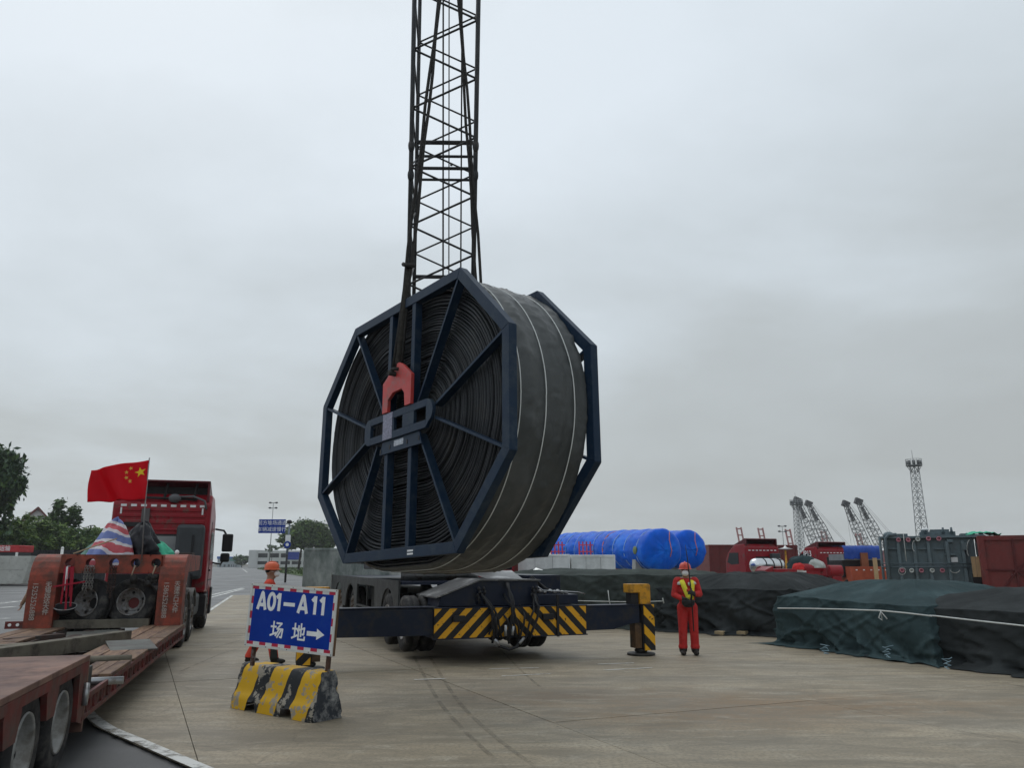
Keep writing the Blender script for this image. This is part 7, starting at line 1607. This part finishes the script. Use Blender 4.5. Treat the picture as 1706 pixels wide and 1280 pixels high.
for x in (-0.06, 0.04): MB().path([(x, -0.24, 1.05), (x, -0.245, 1.10)], [0.012, 0.018], 8).build('joystick', blackp, rc)
pole_t = thing('antenna_pole', 'thin black pole held upright in front of the red worker', 'pole', M=WM)
MB().path([(0.055, -0.30, 0.47), (0.045, -0.30, 1.17), (0.005, -0.28, 1.86), (-0.02, -0.27, 2.12)], [0.012, 0.014, 0.011, 0.005], 7).build('shaft', blackp, pole_t)
MB().tube((0.046, -0.30, 1.10), (0.043, -0.30, 1.28), 0.019, 8).build('grip', rubber, pole_t)

# the worker walking behind the sign, facing right
WP2 = gp(437, 1107)
w2 = thing('person', 'worker in orange coverall and red helmet walking behind the blue sign', 'person', (WP2.x, WP2.y, 0), PI / 2 + 0.25)
mb = MB(); torso(mb, 0.93, -0.03)
limb(mb, [(-0.09, 0, 0.90), (-0.10, -0.12, 0.50), (-0.10, -0.20, 0.11)], [0.112, 0.086, 0.078]); limb(mb, [(0.09, 0, 0.90), (0.10, 0.06, 0.50), (0.10, 0.24, 0.13)], [0.112, 0.086, 0.078])
mb.sphere((-0.10, -0.27, 0.05), (0.052, 0.135, 0.05)); mb.sphere((0.10, 0.19, 0.06), (0.052, 0.13, 0.05)); mb.sphere((-0.10, -0.21, 0.10), (0.06, 0.07, 0.06)); mb.sphere((0.10, 0.235, 0.11), (0.06, 0.07, 0.06))
limb(mb, [(-0.20, -0.03, 1.39), (-0.27, 0.04, 1.12), (-0.24, -0.12, 0.93)], [0.085, 0.07, 0.052]); limb(mb, [(0.20, -0.03, 1.39), (0.27, 0.02, 1.12), (0.20, -0.18, 0.99)], [0.085, 0.07, 0.052])
hand(mb, (-0.24, -0.12, 0.92), (0.05, -0.5, -0.9), (1, 0, 0), 0.5, 1, 1); hand(mb, (0.20, -0.18, 0.98), (-0.1, -0.7, -0.6), (-1, 0, 0), 0.5, 1, 1)
HC2 = (0, -0.05, 1.60); head(mb, HC2, 0.0)
def cl2(c):
    if c.z < 0.12: return 2
    if c.z > 1.47 and abs(c.x) < 0.12: return 1
    if c.y < -0.13 and c.z < 1.0 and abs(c.x) > 0.14: return 3
    return 0
body_mesh(mb, 'body', [cover_or, skin, boot, glove], cl2, w2); head_gear(w2, HC2, 0.0, mat('helmet_orange', (0.62, 0.12, 0.05), 0.35, 0, 0.06))

# the man half hidden behind the gooseneck
WP3 = px(50, 1070, 17.3)
w3 = thing('person', 'man in white shirt and yellow vest behind the left orange gooseneck post', 'person', (WP3.x, WP3.y, 0), -0.5)
mb = MB(); torso(mb, 0.90)
for sx in (-1, 1):
    limb(mb, [(sx * 0.09, 0, 0.88), (sx * 0.10, -0.01, 0.48), (sx * 0.10, 0.01, 0.10)], [0.108, 0.08, 0.07]); mb.sphere((sx * 0.105, -0.05, 0.045), (0.05, 0.13, 0.045))
limb(mb, [(-0.20, 0, 1.36), (-0.33, 0.02, 1.12), (-0.42, -0.04, 0.90)], [0.078, 0.052, 0.040]); limb(mb, [(0.20, 0, 1.36), (0.27, 0, 1.09), (0.25, -0.08, 0.86)], [0.078, 0.052, 0.040])
hand(mb, (-0.42, -0.04, 0.89), (-0.25, -0.1, -1), (0.3, 1, 0), 0.4, 1, -1); hand(mb, (0.25, -0.08, 0.85), (0, -0.1, -1), (0, 1, 0), 0.4, 1, 1)
HC3 = (0, -0.015, 1.55); head(mb, HC3, 0.3)
shirt = mat('white_shirt', (0.62, 0.63, 0.62), 0.8, 0, 0.08, 6, 0.01, 14); trouser = mat('dark_trousers', (0.03, 0.034, 0.045), 0.8)
def cl3(c):
    if c.z < 0.10: return 2
    if c.z > 1.44 and abs(c.x) < 0.12: return 1
    if abs(c.x) > 0.255 and c.z < 1.20 or (abs(c.x) > 0.19 and c.z < 1.0 and c.y < -0.03): return 1
    if c.z < 0.90: return 3
    return 0
body_mesh(mb, 'body', [shirt, skin, boot, trouser], cl3, w3)
Mh = T(HC3); mb = MB(); mb.sphere(Vector(HC3) + Vector((0, 0.02, 0.045)), (0.085, 0.098, 0.085), 14, 10); mb.build('hair', hair_m, w3)
mb = MB()                                        # vest shell
def vf(i, j):
    a = 2 * PI * i / 28; z = 0.92 + 0.42 * j / 8; k = 0.205 if j < 7 else 0.19
    return (k * math.cos(a), 0.148 * math.sin(a) * (1 if j < 7 else 0.9), z)
mb.grid(vf, 28, 9, 0, True); mb.build('vest', mat('vest_yellow_green', (0.45, 0.60, 0.05), 0.7, 0, 0.08, 8), w3)
